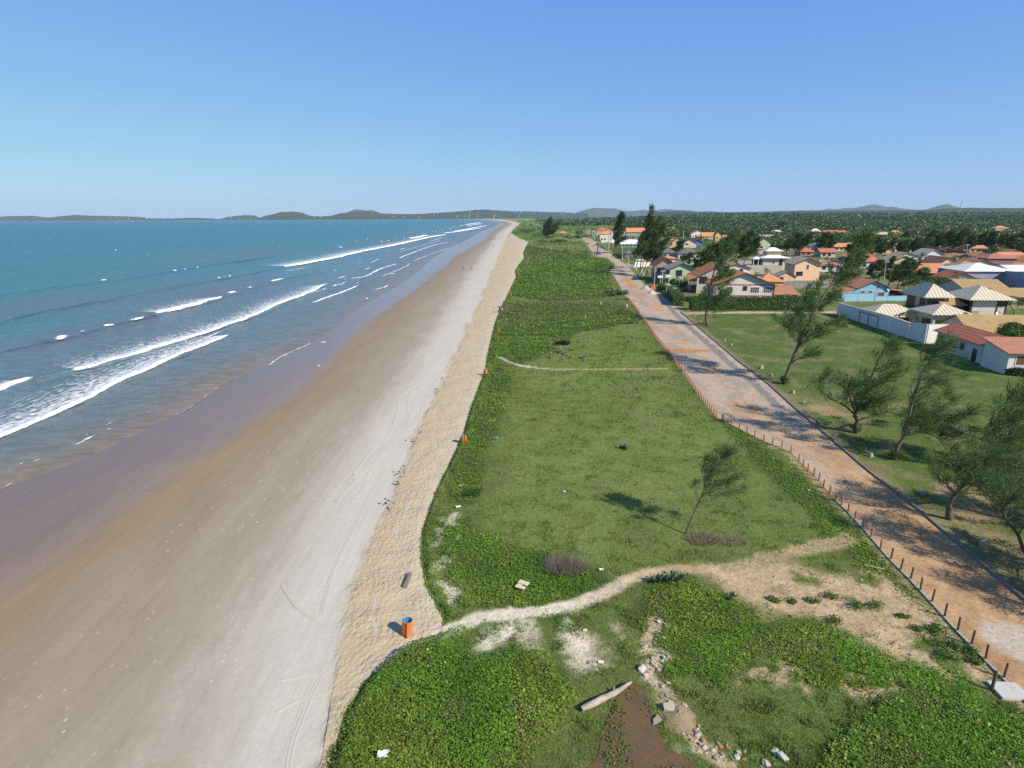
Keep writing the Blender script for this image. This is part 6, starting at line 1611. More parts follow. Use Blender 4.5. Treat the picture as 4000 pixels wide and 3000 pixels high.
for i, (px_, py_, rx) in enumerate(((2185, 946, 4), (2160, 948, 4), (2200, 946, 5), (2120, 946, 4), (2150, 930, 5), (2110, 925, 10), (2062, 912, 12), (2080, 905, 12), (2042, 905, 10), (2255, 932, 8), (2270, 930, 7))):
    ball(at(px_, py_), rx, rx, rx * .3, 420, .9, 'dark low bush on the far dune', 330 + i, (.03, .055, .015), (.07, .10, .03), group='bushes on the far dune')
# broadleaf trees in the gardens
for i, (px_, py_, h_) in enumerate(((2745, 1020, 5), (2600, 1000, 5), (2770, 1040, 4), (2850, 1060, 4), (3290, 1110, 5), (3470, 1090, 6), (3580, 1150, 5), (3610, 1090, 4), (3110, 940, 8), (3250, 900, 9), (3340, 905, 9), (3420, 905, 9), (3460, 900, 9), (3640, 930, 9),
                                    (2800, 905, 9), (2850, 890, 9), (2900, 915, 8), (2940, 900, 9), (3000, 890, 10), (3060, 895, 10), (3120, 885, 10), (3180, 890, 9), (2750, 890, 8), (2585, 925, 6), (2560, 915, 6), (3880, 1010, 6), (3760, 1040, 5), (3540, 1060, 5), (3840, 900, 9), (3650, 910, 8), (3580, 900, 8), (3500, 895, 9), (3380, 890, 9))):
    l = at(px_, py_); s_ = l[1] / 330
    ball(l, h_ * .75, h_ * .75, h_ * .55, 520, max(.45, s_), 'round dark green garden tree among the houses', 350 + i, (.03, .07, .014), (.07, .14, .028), 'garden_tree', 'tree', h_ * .25, 'garden trees among the houses')
gs_ = np.random.default_rng(391); cnt = 0
while cnt < 70:
    px_, py_ = gs_.uniform(2640, 4050), gs_.uniform(945, 1125); l = at(px_, py_)
    if l[0] < RR(l[1]) + 6 or any(math.hypot(l[0] - a, l[1] - b_) < c_ * .95 for a, b_, c_ in FOOT): continue
    s_ = gs_.uniform(1.3, 3.0); cnt += 1
    ball(l, s_, s_, s_ * gs_.uniform(.5, .9), 240, max(.4, l[1] / 420), 'leafy garden shrub between the houses', 800 + cnt, (.035, .075, .014), (.09, .16, .03), name='garden_shrub', group='garden shrubs between the houses')
FROND = leafmat('palm fronds', .3, .45, .3)
def palm(base, crown, label, fr, seed, nf=18, wind=.5, tone=1.0):
    r = np.random.default_rng(seed); l = at(*base); root = empty('palm_tree', l); tag(root, label, 'palm')
    t_ = np.array(off(l, *crown)); s = max(1.0, l[1] / 170)
    T_ = smooth_line([(0, 0, -.1), (t_[0] * .3, 0, t_[2] * .45), tuple(t_)], 10)
    mb = MB(); mb.tube(T_, [.16 * s - .005 * s * i for i in range(10)], 7); mb.build('trunk', PALMBARK, root, smooth=True)
    V, C = [], []
    for k in range(nf):
        az = 6.283 * k / nf + r.uniform(-.2, .2); el = r.uniform(-.2, 1.1)
        d = np.array((math.cos(az) * math.cos(el) + wind, math.sin(az) * math.cos(el), math.sin(el))); d /= np.linalg.norm(d)
        ln = fr * r.uniform(.8, 1.1); m = 9
        q_ = np.array([t_ + d * ln * u + np.array((wind * .35, 0, -.62)) * ln * u * u for u in np.linspace(0, 1, m)])
        for i in range(m - 1):
            ax = q_[i + 1] - q_[i]; ax /= np.linalg.norm(ax)
            sd_ = np.cross(ax, (0, 0, 1)); sd_ /= np.linalg.norm(sd_) + 1e-6
            for sg in (-1, 1):
                for _ in range(2):
                    p0 = q_[i] + (q_[i + 1] - q_[i]) * r.random(); wl = fr * .26 * math.sin(math.pi * (i + 1.2) / (m + 1)) * r.uniform(.8, 1.2)
                    tip = p0 + sd_ * sg * wl + ax * wl * .6 + np.array((.15, 0, -.35)) * wl
                    V += [p0, p0 + ax * .09 * s, tip]; c = np.array((.06, .10, .022)) * r.uniform(.7, 1.5) * tone
                    if el < 0 and r.random() < .5: c = np.array((.20, .15, .07))
                    C += [c, c, c]
    raw_mesh('fronds', np.array(V), np.arange(len(V)).reshape(-1, 3), FROND, root, col=np.array(C))
palm((2331, 1010), (2335, 962), 'tall coconut palm at the road side by the blue car', 5.5, 401, 16)
palm((2201, 1008), (2207, 978), 'small palm on the dune with dead hanging leaves', 3.6, 402, 12)
palm((3508, 1290), (3514, 1232), 'left one of two young palms behind the white wall', 2.6, 403, 14)
palm((3550, 1290), (3556, 1222), 'right one of two young palms behind the white wall', 3.2, 404, 16)
palm((3965, 1232), (3942, 1188), 'low coconut palm at the right of the pavilion house', 4.6, 405, 20)
palm((3735, 1120), (3736, 1078), 'coconut palm behind the right pavilion roof', 4.2, 406, 18)
palm((3592, 1040), (3598, 1002), 'coconut palm before the brown roofed house', 5.0, 407, 18)
palm((2953, 1090), (2953, 1072), 'short palm between the orange roof and the white turret house', 3.0, 408, 12)
palm((2996, 1074), (2992, 1058), 'short palm before the grey garage wall', 3.0, 409, 12)
palm((3092, 930), (3095, 912), 'feathery palm at the wood edge', 6, 410, 16)
palm((3372, 905), (3372, 888), 'grey palm in front of the wood', 7, 411, 16)
palm((2738, 940), (2740, 928), 'palm before the big white gabled house', 4.5, 412, 14)
palm((2250, 925), (2252, 908), 'dark palm left of the road end', 6, 413, 14, tone=.7)
palm((2262, 924), (2266, 907), 'dark palm at the road end, right of another palm', 6, 414, 14, tone=.7)
palm((2215, 930), (2217, 918), 'dark palm beside the green kiosk', 5, 415, 14, tone=.7)
palm((3110, 1190), (3108, 1166), 'bright young palm before the red roofed shelter', 2.6, 416, 12, tone=1.8)
palm((2735, 1180), (2738, 1158), 'small palm behind the clipped hedge', 2.4, 417, 12, tone=1.5)

# agaves, cactus clumps and dry bushes on the dune
AGM = leafmat('agave', .1, .5, .3)
def agave(loc, r_, h_, n, label, seed, c=(.10, .15, .10), spread=.5, heads=5, group=None, cat='plant', name='agave_plant'):
    r = np.random.default_rng(seed); V, C, Fa = [], [], []
    spread = min(spread, .3)
    for k in range(heads):
        o_ = np.array((r.normal(0, spread), r.normal(0, spread * .6), 0)) * r_ * 2
        for j in range(n):
            az = r.uniform(0, 6.283); el = r.uniform(.5, 1.4)
            d = np.array((math.cos(az) * math.cos(el), math.sin(az) * math.cos(el), math.sin(el))); s_ = np.cross(d, (0, 0, 1)); s_ /= np.linalg.norm(s_)
            l_ = h_ * r.uniform(.6, 1.1); w_ = l_ * .09
            b0 = len(V)
            V += [o_ + s_ * w_, o_ - s_ * w_, o_ + d * l_ * .55 - s_ * w_ * 1.25, o_ + d * l_ * .55 + s_ * w_ * 1.25, o_ + d * l_]
            Fa += [(b0, b0 + 1, b0 + 2, b0 + 3), (b0 + 3, b0 + 2, b0 + 4)]
            C += [np.array(c) * r.uniform(.6, 1.4)] * 5
    o = raw_mesh(name, np.array(V), Fa, AGM, col=np.array(C)); o.location = loc; tag(o, label, cat, group); return o
ag_ = np.random.default_rng(421)
for i in range(11): agave(at(2545 + i * 11, 2268 + ag_.normal(0, 7)), .6, .66, 15, 'spiky grey green agave in the row beside the sandy path', 421 + i * 31, (.11, .18, .09), .02, 1, 'agaves beside the sandy path')
agave(at(2395, 1152), 3.2, 1.9, 24, 'large grey green agave clump at the road edge', 422, (.11, .16, .10), .25, 20)
agave(at(2432, 1172), 1.2, 1.0, 14, 'small agave between the vines and the road', 423, (.10, .14, .08), .5, 4)
agave(at(2207, 1348), 1.2, 1.2, 26, 'dark spiky agave alone on the grassy dune', 424, (.06, .10, .065), .35, 9)
agave(at(2468, 1265), 1.0, .8, 16, 'flat agave near the posts below the brown vines', 425, (.10, .14, .075), .7, 6)
for i in range(14): agave(at(2178 + ag_.normal(0, 32), 1374 + ag_.normal(0, 9)), .6, .7, 22, 'pale straw coloured grass tuft near the lone agave', 1426 + i, (.26, .25, .16), .02, 1, 'pale tufts near the lone agave', name='straw_tuft')
agave(at(2428, 1748), .9, .5, 16, 'small grey and dark tuft in the middle of the dune', 427, (.09, .10, .07), .5, 6)
agave(at(2845, 2340), .6, .5, 12, 'small agave in the rough grass right of the path', 428, (.10, .17, .06), .4, 3)
for i in range(10): agave(at(2235 + ag_.normal(0, 40), 1400 + ag_.normal(0, 10)), .6, .6, 22, 'pale straw coloured grass tuft near the thin sandy track', 1526 + i, (.25, .24, .15), .02, 1, 'pale tufts near the thin sandy track', name='straw_tuft')
def drybush(loc, rx, h_, n, label, seed, c=(.27, .215, .17)):
    r = np.random.default_rng(seed); V, C = [], []
    for k in range(n):
        az = r.uniform(0, 6.283); q_ = np.array((math.cos(az), math.sin(az) * .7, 0)) * rx * r.random() ** .5
        d = np.array((q_[0] / rx * .5 + .25 + r.normal(0, .3), q_[1] / rx * .5 + r.normal(0, .3), r.uniform(.4, 1))); d /= np.linalg.norm(d)
        l_ = h_ * r.uniform(.4, 1.1); s_ = np.cross(d, r.normal(0, 1, 3)); s_ /= np.linalg.norm(s_)
        V += [q_ + s_ * .015, q_ - s_ * .015, q_ + d * l_]; C += [np.array(c) * r.uniform(.5, 1.5)] * 3
    o = raw_mesh('dry_shrub', np.array(V), np.arange(len(V)).reshape(-1, 3), GRASS, col=np.array(C)); o.location = loc; tag(o, label, 'shrub')
drybush(at(2205, 2225), 1.35, 1.25, 1100, 'dead brown shrub between the vines above the path', 431)
drybush(at(2745, 2110), 1.3, .7, 620, 'dry brown shrub at the foot of the leaning sapling', 432, (.29, .24, .18))
drybush(at(2860, 2120), 1.0, .5, 380, 'withered low shrub right of the sapling', 433, (.28, .23, .17))
drybush(at(2080, 1040), 5, 1.8, 2200, 'grey dead shrub in the green vines of the far dune', 434, (.13, .11, .09))
ball(at(1838, 1945), .75, .6, .7, 900, .10, 'compact dark green bush near the dune edge', 435, (.03, .075, .012), (.07, .15, .02))
for i, (px_, py_, s_) in enumerate(((3345, 2375, .55), (3420, 2375, .5), (3250, 2340, .4), (3180, 2350, .35), (3660, 2465, .5), (3640, 2465, .4), (3690, 2525, .5), (3730, 2530, .5), (3780, 2545, .5), (3710, 2570, .5), (3810, 2590, .4), (3090, 2350, .35), (3020, 2345, .35), (3530, 2410, .3), (3580, 2460, .3), (3270, 2430, .45))):
    ball(at(px_, py_), s_ * 1.2, s_, s_ * .5, 260, .11, 'isolated low green tuft on the bare orange soil', 440 + i, (.06, .12, .016), (.13, .21, .035), name='grass_tuft', cat='tuft', group='green tufts on the bare soil')

# ------------------------------------------------------------------ beach bins
BIN_O = paint('orange barrel paint', (.68, .17, .045), .5, .15, 3, .4, .25)
BIN_B = paint('blue barrel inside', (.05, .22, .42), .5, .1, 3, .4)
def bin_proto():
    r_ = empty('litter_bin', (0, 0, 0))
    mb = MB()
    mb.lathe([(.0, .06), (.25, .05), (.27, .08), (.275, .30), (.295, .31), (.295, .335), (.28, .345), (.28, .60), (.30, .61), (.30, .635), (.285, .645), (.285, .90), (.30, .915), (.30, .94), (.285, .945)], 24)
    mb.build('barrel', BIN_O, r_, smooth=False)
    mb = MB(); mb.lathe([(.284, .944), (.27, .92), (.262, .5), (.255, .1), (0, .09)], 24); mb.build('lining', BIN_B, r_)
    mb = MB(); mb.box((-.05, -.38, -.25), (.04, -.302, 1.0)); mb.build('post', BIN_O, r_)
    return r_
bp = None
bins = [(1590, 2478, .06, 'orange barrel litter bin with blue inside at the mouth of the sandy path, nearest'), (1814, 1732, -.05, 'orange barrel bin at the dune edge, second nearest to the camera'), (1896, 1467, .08, 'orange barrel bin by the dune edge level with the thin sandy track'),
        (1948, 1299, .04, 'orange barrel bin on the sand a little before the group of bathers'), (1976, 1216, .1, 'orange barrel bin right beside the group of bathers'), (1994, 1156, .02, 'small orange bin at the dune edge just beyond the group of bathers'),
        (2013, 1106, .15, 'tilted far orange bin at the dune edge'), (2023, 1076, .0, 'farthest visible orange bin at the dune edge')]
for px_, py_, tl, lab in bins:
    if bp is None: bp = bin_proto(); o = bp
    else: o = copy_tree(bp)
    o.scale = (1.06,) * 3
    o.location = at(px_, py_); o.rotation_euler = (0, tl, random.uniform(-.3, .6) if o is not bp else .25); tag(o, lab, 'bin', 'orange barrel bins along the dune')

# ------------------------------------------------------------------ people on the beach
SKIN = paint('skin', (.30, .16, .10), .6, .1, 5); HAIR = paint('dark hair', (.02, .015, .012), .6, .2, 8)
CL = {k: paint('cloth ' + k, c, .85, .15, 6) for k, c in dict(white=(.6, .6, .6), red=(.45, .06, .05), orange=(.6, .16, .06), blue=(.06, .12, .32), dark=(.03, .03, .04), grey=(.2, .2, .22), yellow=(.6, .5, .06)).items()}
def body_mesh(pose):
    """one continuous skinned figure, 1.72 m"""
    if pose == 'sit':
        J = dict(p=(0, 0, .16), c=(0, .10, .42), n=(0, .14, .64), h=(0, .12, .80), ls=(-.19, .12, .58), rs=(.19, .12, .58), le=(-.27, -.02, .36), re=(.27, -.02, .36), lh=(-.22, -.22, .30), rh=(.22, -.22, .30),
                 lp=(-.10, -.02, .14), rp=(.10, -.02, .14), lk=(-.14, -.36, .42), rk=(.14, -.36, .42), la=(-.13, -.60, .07), ra=(.13, -.60, .07), lf=(-.13, -.76, .04), rf=(.13, -.76, .04))
    elif pose == 'bend':
        J = dict(p=(0, .06, .88), c=(0, -.22, 1.08), n=(0, -.46, 1.20), h=(0, -.62, 1.22), ls=(-.19, -.42, 1.16), rs=(.19, -.42, 1.16), le=(-.22, -.52, .90), re=(.22, -.52, .90), lh=(-.18, -.62, .66), rh=(.18, -.62, .66),
                 lp=(-.10, .05, .86), rp=(.10, .05, .86), lk=(-.12, -.02, .47), rk=(.12, .10, .47), la=(-.12, .06, .08), ra=(.12, .20, .08), lf=(-.12, -.12, .03), rf=(.12, .04, .03))
    else:
        w_ = .22 if pose == 'walk' else .03
        J = dict(p=(0, 0, .92), c=(0, .02, 1.18), n=(0, .02, 1.44), h=(0, -.01, 1.60), ls=(-.20, .02, 1.38), rs=(.20, .02, 1.38), le=(-.27, .02 + w_ * .5, 1.10), re=(.27, .02 - w_ * .5, 1.10), lh=(-.27, -.04 + w_, .84), rh=(.27, -.08 - w_, .84),
                 lp=(-.10, 0, .88), rp=(.10, 0, .88), lk=(-.11, -w_ * .8, .48), rk=(.11, w_ * .5, .48), la=(-.11, -w_, .08), ra=(.11, w_ * 1.6, .09), lf=(-.12, -w_ - .17, .03), rf=(.12, w_ * 1.6 - .15, .03))
    E = [('p', 'c'), ('c', 'n'), ('n', 'h'), ('n', 'ls'), ('n', 'rs'), ('ls', 'le'), ('rs', 're'), ('le', 'lh'), ('re', 'rh'), ('p', 'lp'), ('p', 'rp'), ('lp', 'lk'), ('rp', 'rk'), ('lk', 'la'), ('rk', 'ra'), ('la', 'lf'), ('ra', 'rf')]
    R_ = dict(p=.13, c=.14, n=.065, h=.105, ls=.065, rs=.065, le=.045, re=.045, lh=.035, rh=.035, lp=.10, rp=.10, lk=.065, rk=.065, la=.042, ra=.042, lf=.035, rf=.035)
    ks = list(J); me = bpy.data.meshes.new('figure'); me.from_pydata([J[k] for k in ks], [(ks.index(a), ks.index(b)) for a, b in E], []); me.update()
    o = bpy.data.objects.new('figure', me); COL.objects.link(o)
    sk = o.modifiers.new('skin', 'SKIN'); o.modifiers.new('sub', 'SUBSURF').levels = 1
    for i, k in enumerate(ks):
        v = me.skin_vertices[0].data[i]; v.radius = (R_[k], R_[k] * (.8 if k in ('p', 'c') else 1)); v.use_root = (k == 'p')
    dg = bpy.context.evaluated_depsgraph_get(); ev = bpy.data.meshes.new_from_object(o.evaluated_get(dg))
    bpy.data.objects.remove(o); ev.materials.clear()
    return ev, J
def shell(J, a, b, r0, r1, name, mat, parent, ext=0):
    A_, B_ = Vector(J[a]), Vector(J[b]); d = (B_ - A_)
    mb = MB(); mb.tube([A_ - d * ext, A_ + d * .35, A_ + d * .75, B_ + d * ext], [r0, (r0 + r1) / 2 * 1.03, (r0 * .4 + r1 * .6), r1], 10)
    return mb
bodies = {}
def person(loc, rz, pose, label, top, bottom, group=None, scale=1.0):
    if pose not in bodies: bodies[pose] = body_mesh(pose)
    me, J = bodies[pose]
    me = me.copy(); 
    root = empty('person', loc, rz); tag(root, label, 'person', group); root.scale = (scale,) * 3
    link('body', me, SKIN, root)
    for p_ in me.polygons: p_.use_smooth = True
    if top:
        mb = shell(J, 'p', 'n', .165, .15, 'shirt', CL[top], root)
        for s_ in 'lr': mb.tube([J[s_ + 's'], tuple(np.array(J[s_ + 's']) * .45 + np.array(J[s_ + 'e']) * .55)], [.095, .075], 8)
        mb.build('shirt', CL[top], root, smooth=True)
    mb = MB(); P_ = np.array(J['p'])
    mb.tube([tuple(P_ + (0, 0, .10)), tuple(P_), tuple(P_ + (0, 0, -.06))], [.150, .165, .16], 10)
    for s_ in 'lr': mb.tube([J[s_ + 'p'], tuple(np.array(J[s_ + 'p']) * .4 + np.array(J[s_ + 'k']) * .6)], [.122, .10], 8)
    mb.build('shorts', CL[bottom], root, smooth=True)
    h_ = J['h']; mb = MB(); mb.lathe([(0, .125), (.06, .115), (.105, .07), (.122, .0), (.112, -.05)], 10, 0, (h_[0], h_[1] + .018, h_[2] + .01)); mb.build('hair', HAIR, root, smooth=True)
    return root
ppl = [(1947, 1224, 1.2, 'stand', 'bather in a white top, left of the group by the orange bin', 'white', 'dark'), (1956, 1225, -.6, 'stand', 'bather in an orange shirt in the middle of the group', 'orange', 'blue'), (1962, 1221, 2.0, 'walk', 'bare chested bather in pale shorts behind the group', None, 'white'),
       (1968, 1219, -1.2, 'stand', 'bather in a blue shirt, right of the group', 'blue', 'dark'), (1951, 1219, .3, 'stand', 'bather in dark clothes at the back of the group', 'dark', 'dark'),
       (1808, 1054, .4, 'stand', 'dark clad person standing alone on the damp sand', 'dark', 'dark'), (1841, 1053, 1.0, 'bend', 'person bending over on the damp sand', 'dark', 'grey'),
       (1968, 1005, .5, 'sit', 'person sitting on the dry sand beyond the bins', 'dark', 'grey'), (1928, 965, .5, 'stand', 'walker far up the beach on the damp sand', 'dark', 'dark'), (1864, 966, 1.5, 'bend', 'wader at the edge of the wet sand', None, 'dark')]
for px_, py_, rz, ps, lab, tp, bt in ppl:
    person(at(px_, py_, -.12 if px_ < 1900 else -.01), rz, ps, lab, tp, bt)
for i, (px_, py_) in enumerate(((1913, 938), (1921, 937), (1930, 935), (1937, 935), (1949, 934), (1953, 934), (1963, 927), (1964, 919), (1984, 926), (1989, 925), (1810, 938), (1822, 932), (1936, 896), (1940, 894), (1795, 953))):
    person(at(px_, py_, -.1), i * 1.1, ('walk', 'stand', 'walk', 'bend')[i % 4], 'tiny distant beach goer near the bend of the shore', ('dark', None, 'blue', 'grey', 'red')[i % 5], 'dark', 'distant beach goers', 1.15)
# gull at the wet sand
GULL = paint('gull feathers', (.55, .55, .55), .8, .1, 8)
r_ = empty('gull', at(1243, 1430, -.37), 1.0); r_.scale = (1.6,) * 3; tag(r_, 'white and grey gull standing at the wet sand edge', 'bird')
mb = MB(); mb.tube([(-.24, 0, .20), (-.14, 0, .215), (0, 0, .22), (.09, 0, .235), (.14, 0, .29), (.175, 0, .335), (.20, 0, .335)], [.008, .045, .078, .062, .035, .038, .012], 9); mb.build('body', GULL, r_, smooth=True)
for s_ in (-1, 1):
    mb = MB(); mb.tube([(.07, s_ * .06, .245), (-.08, s_ * .075, .235), (-.24, s_ * .03, .21)], [.02, .035, .008], 6); mb.build('wing', CL['grey'], r_)
    mb = MB(); mb.tube([(0, s_ * .03, .16), (.01, s_ * .03, .0), (.05, s_ * .03, .0)], [.008, .007, .01], 5); mb.build('leg', ORANGE, r_)
mb = MB(); mb.tube([(.20, 0, .335), (.255, 0, .325)], [.012, .003], 6); mb.build('beak', ORANGE, r_)
# EOF-PART5

# ------------------------------------------------------------------ stones, timber, litter, heaps, cars
ROCKM = [paint('pale rubble', (.42, .36, .29), .9, .3, 6), paint('grey rubble', (.27, .25, .23), .9, .3, 6), paint('brick rubble', (.40, .20, .11), .9, .3, 6), paint('white rubble', (.44, .41, .36), .9, .2, 6)]
def rock(loc, s, seed, mat, label, group=None, name='rubble_stone', flat=.6, cat='stone'):
    r = np.random.default_rng(seed)
    bm = __import__('bmesh').new()
    for _ in range(16):
        d = r.normal(0, 1, 3); d /= np.linalg.norm(d); d = np.clip(d * 1.35, -.8, .8)
        bm.verts.new(d * np.array((1, r.uniform(.6, 1), flat)) * s * r.uniform(.85, 1.05))
    __import__('bmesh').ops.convex_hull(bm, input=bm.verts)
    me = bpy.data.meshes.new(name); bm.to_mesh(me); bm.free()
    o = link(name, me, mat); o.location = (loc[0], loc[1], loc[2] + s * flat * .35); o.rotation_euler = (r.uniform(-.3, .3), r.uniform(-.3, .3), r.uniform(0, 6)); tag(o, label, cat, group); return o
rk = np.random.default_rng(501)
line = [(2565, 2430), (2590, 2452), (2545, 2475), (2580, 2490), (2610, 2500), (2535, 2520), (2520, 2540), (2600, 2560), (2620, 2575), (2540, 2590), (2515, 2612), (2560, 2600), (2585, 2680), (2595, 2720), (2620, 2760), (2640, 2800), (2660, 2820), (2680, 2850), (2700, 2870), (2690, 2840), (2720, 2890), (2740, 2920), (2640, 2770), (2770, 2930),
        (2800, 2960), (2880, 2960), (2830, 2910), (2990, 2985)]
lim = [(.20, 1), (.26, 2)]
for i, (px_, py_) in enumerate(line):
    for k in range(5 if i < 13 else 7):
        rock(at(px_ + rk.normal(0, 18), py_ + rk.normal(0, 11)), .055 + .15 * rk.random() ** 2, 510 + i * 8 + k, ROCKM[int(rk.choice([0, 0, 1, 2, 3]))], 'broken stone or brick lump in the rubble line running through the weeds', 'rubble stones in the weeds')
rock(at(2510, 2620), .30, 700, ROCKM[3], 'largest rounded white stone at the end of the upper rubble line', flat=.8)
rock(at(2560, 2815), .34, 701, ROCKM[0], 'flat pinkish concrete block beside the muddy hollow', flat=.45)
rock(at(2612, 2770), .38, 702, ROCKM[0], 'big angular pale block on the rubble mound', flat=.6)
rock(at(3055, 2965), .30, 703, ROCKM[3], 'white stone block at the lower frame edge', flat=.7)
rock(at(3030, 2942), .25, 704, ROCKM[3], 'smaller white stone beside the block at the lower frame edge')
for i, (px_, py_) in enumerate(((3160, 2540), (3180, 2535), (3215, 2545), (3170, 2520), (3150, 2545), (3120, 2520), (3250, 2565), (3470, 2605), (3485, 2620), (3495, 2640), (3460, 2600), (3510, 2650), (3090, 2535), (3530, 2640), (3560, 2560), (3310, 2235), (3365, 2268), (2860, 2620), (2300, 2590), (2285, 2460))):
    rock(at(px_, py_), rk.uniform(.06, .15), 720 + i, ROCKM[int(rk.choice([0, 1, 3]))], 'loose stone lying in the weeds near the bare soil', 'loose stones in the weeds')
STUMPM = paint('concrete marker', (.34, .32, .28), .9, .3, 4)
for i, (px_, py_, s_, lab) in enumerate(((2832, 1332, .42, 'squat stone stump near the kerb, level with the orange dirt strip'), (2856, 1350, .36, 'small stone stump second from the far end of the verge'), (2974, 1440, .5, 'broad stone stump on the verge left of the tallest casuarina'),
                                         (3012, 1470, .4, 'dark stone stump close to the foot of the tallest casuarina'), (3097, 1536, .42, 'stone stump on the verge right of the tallest casuarina'), (3141, 1579, .40, 'stone stump in the shade before the spreading casuarina'), (2716, 1238, .34, 'little pale stump at the far corner of the lawn'),
                                         (2736, 1257, .3, 'tiny pale stump below the far lawn corner'), (2790, 1298, .25, 'faint pale stump in the lawn by the kerb'), (3604, 1932, .34, 'grey stump half in shade near the crooked casuarina'), (3400, 1784, .36, 'broken grey stump in the shade of the kerb'), (3838, 2130, .5, 'pale stump in deep shade at the right'))):
    r_ = empty('stone_stump', at(px_, py_), rk.uniform(0, 3)); tag(r_, lab, 'stump')
    mb = MB(); a_ = s_
    for z0, z1, q0, q1 in ((-.1, a_ * .75, .62, .5), (a_ * .75, a_ * 1.1, .5, .3)):
        V = [(x_ * a_ * q0, y_ * a_ * q0 * .8, z0) for x_, y_ in ((-1, -1), (1, -1), (1.1, .9), (-.9, 1))] + [(x_ * a_ * q1 + .03, y_ * a_ * q1 * .8, z1) for x_, y_ in ((-1, -1), (1, -1), (1.1, .9), (-.9, 1))]
        mb.add(V, [(0, 1, 5, 4), (1, 2, 6, 5), (2, 3, 7, 6), (3, 0, 4, 7), (4, 5, 6, 7)])
    mb.build('stump', STUMPM, r_)
OLDW = paint('bleached timber', (.42, .37, .30), .9, .55, 4, .2, .6); OLDG = paint('grey driftwood', (.22, .175, .16), .9, .35, 6)
a, b_ = G(2272, 2785), G(2470, 2680)
mb = MB(); n_ = 9
Q = [(a[0] + (b_[0] - a[0]) * u, a[1] + (b_[1] - a[1]) * u, .24 + .05 * math.sin(u * 9)) for u in np.linspace(0, 1, n_)]
Q = [(q_[0] + .05 * math.sin(i * 2.1), q_[1] + .06 * math.cos(i * 1.7), q_[2] - .03) for i, q_ in enumerate(Q)]
mb.tube(Q, [.13, .165, .17, .175, .15, .155, .12, .09, .05], 9)
mb.tube([Q[5], (Q[5][0] + .1, Q[5][1] + .35, .32)], [.06, .025], 6)
o = mb.build('fallen_log', OLDW); tag(o, 'bleached white log lying across the muddy hollow', 'log')
mb = MB(); a, b_ = G(1582, 2298), G(1602, 2246)
mb.add([(a[0] - .12, a[1], 0), (a[0] + .14, a[1], 0), (b_[0] + .13, b_[1], 0), (b_[0] - .10, b_[1], 0), (a[0] - .10, a[1], .26), (a[0] + .12, a[1], .26), (b_[0] + .11, b_[1], .24), (b_[0] - .08, b_[1], .24)],
       [(3, 2, 1, 0), (4, 5, 6, 7), (0, 1, 5, 4), (1, 2, 6, 5), (2, 3, 7, 6), (3, 0, 4, 7)])
for u in (.3, .55, .8):
    c_ = a + (b_ - a) * u; mb.box((c_[0] - .01, c_[1] - .1, .25), (c_[0] + .05, c_[1] + .1, .29))
o = mb.build('driftwood_beam', OLDG); tag(o, 'grey driftwood beam lying on the sand above the nearest bin', 'driftwood')
BOARD = paint('cream board', (.62, .52, .36), .8, .15, 4)
r_ = empty('broken_board', at(2040, 2300), -.5); tag(r_, 'cream coloured broken panel thrown in the vines by the path', 'board')
mb = MB(); mb.box((-.36, .02, .30), (.34, .42, .36)); mb.build('panel', BOARD, r_)
mb = MB(); mb.box((-.34, -.42, .27), (.05, -.02, .33)); mb.box((.05, -.40, .271), (.33, -.12, .331)); mb.build('panel', BOARD, r_)
RAG = paint('white litter', (.7, .7, .7), .7, .1, 6)
def litter(px_, py_, s, label, mat=None, z=.3, seed=0):
    r = np.random.default_rng(seed + 900); n = 5; x_, y_ = np.meshgrid(np.linspace(-1, 1, n), np.linspace(-1, 1, n))
    z_ = r.uniform(0, .5, x_.shape); x_ = x_ + r.normal(0, .22, x_.shape); y_ = y_ + r.normal(0, .22, y_.shape)
    T_ = np.stack([x_, y_ * .7, z_], -1).reshape(-1, 3) * s; B_ = T_ - np.array((0, 0, .04))
    V = np.vstack([T_, B_]); f = grid_faces(n, n); Fa = [tuple(q_) for q_ in f] + [tuple(q_[::-1] + n * n) for q_ in f]
    o = raw_mesh('litter', V, Fa, mat or RAG); o.location = at(px_, py_, z); tag(o, label, 'litter')
TEAL = paint('turquoise plastic', (.05, .45, .38), .5, .1, 6)
litter(1500, 2985, .26, 'crumpled white bag in the foreground vines at the lower edge', z=.55, seed=1)
litter(1938, 1718, .22, 'turquoise plastic sheet on the grass near the second bin', TEAL, .2, 2)
litter(2348, 2232, .14, 'small white bag beside the dead brown shrub', z=.15, seed=3)
litter(2348, 2590, .14, 'white and dark scrap on the pale sand above the log', z=.06, seed=4)
litter(2285, 2465, .12, 'cream scrap in the sparse grass below the path', BOARD, .06, 5)
litter(2205, 1925, .12, 'tiny white scrap in the dune grass', z=.12, seed=6)
litter(1790, 1985, .2, 'white scrap on the bare dune edge', z=.15, seed=7)
litter(3375, 2594, .10, 'small pink red scrap in the weeds', PM((.6, .15, .1)), .12, 8)
litter(3160, 1920, .12, 'pale green scrap on the dune grass near the road posts', PM((.4, .5, .42)), .12, 9)
r_ = empty('concrete_slab', (0, 0, 0)); tag(r_, 'pale concrete cover slab at the lower right road edge', 'slab')
P_ = pts([(3852, 2668), (3962, 2676), (4040, 2740), (3915, 2735)])
r_.location = (P_[0][0], P_[0][1], 0); Q = P_ - P_[0]
mb = MB(); mb.add([(*q_, -.3) for q_ in Q] + [(*q_, .16) for q_ in Q], [(0, 1, 2, 3), (7, 6, 5, 4), (0, 4, 5, 1), (1, 5, 6, 2), (2, 6, 7, 3), (3, 7, 4, 0)]); mb.build('slab', paint('pale cement', (.50, .49, .46), .9, .12, 2), r_)
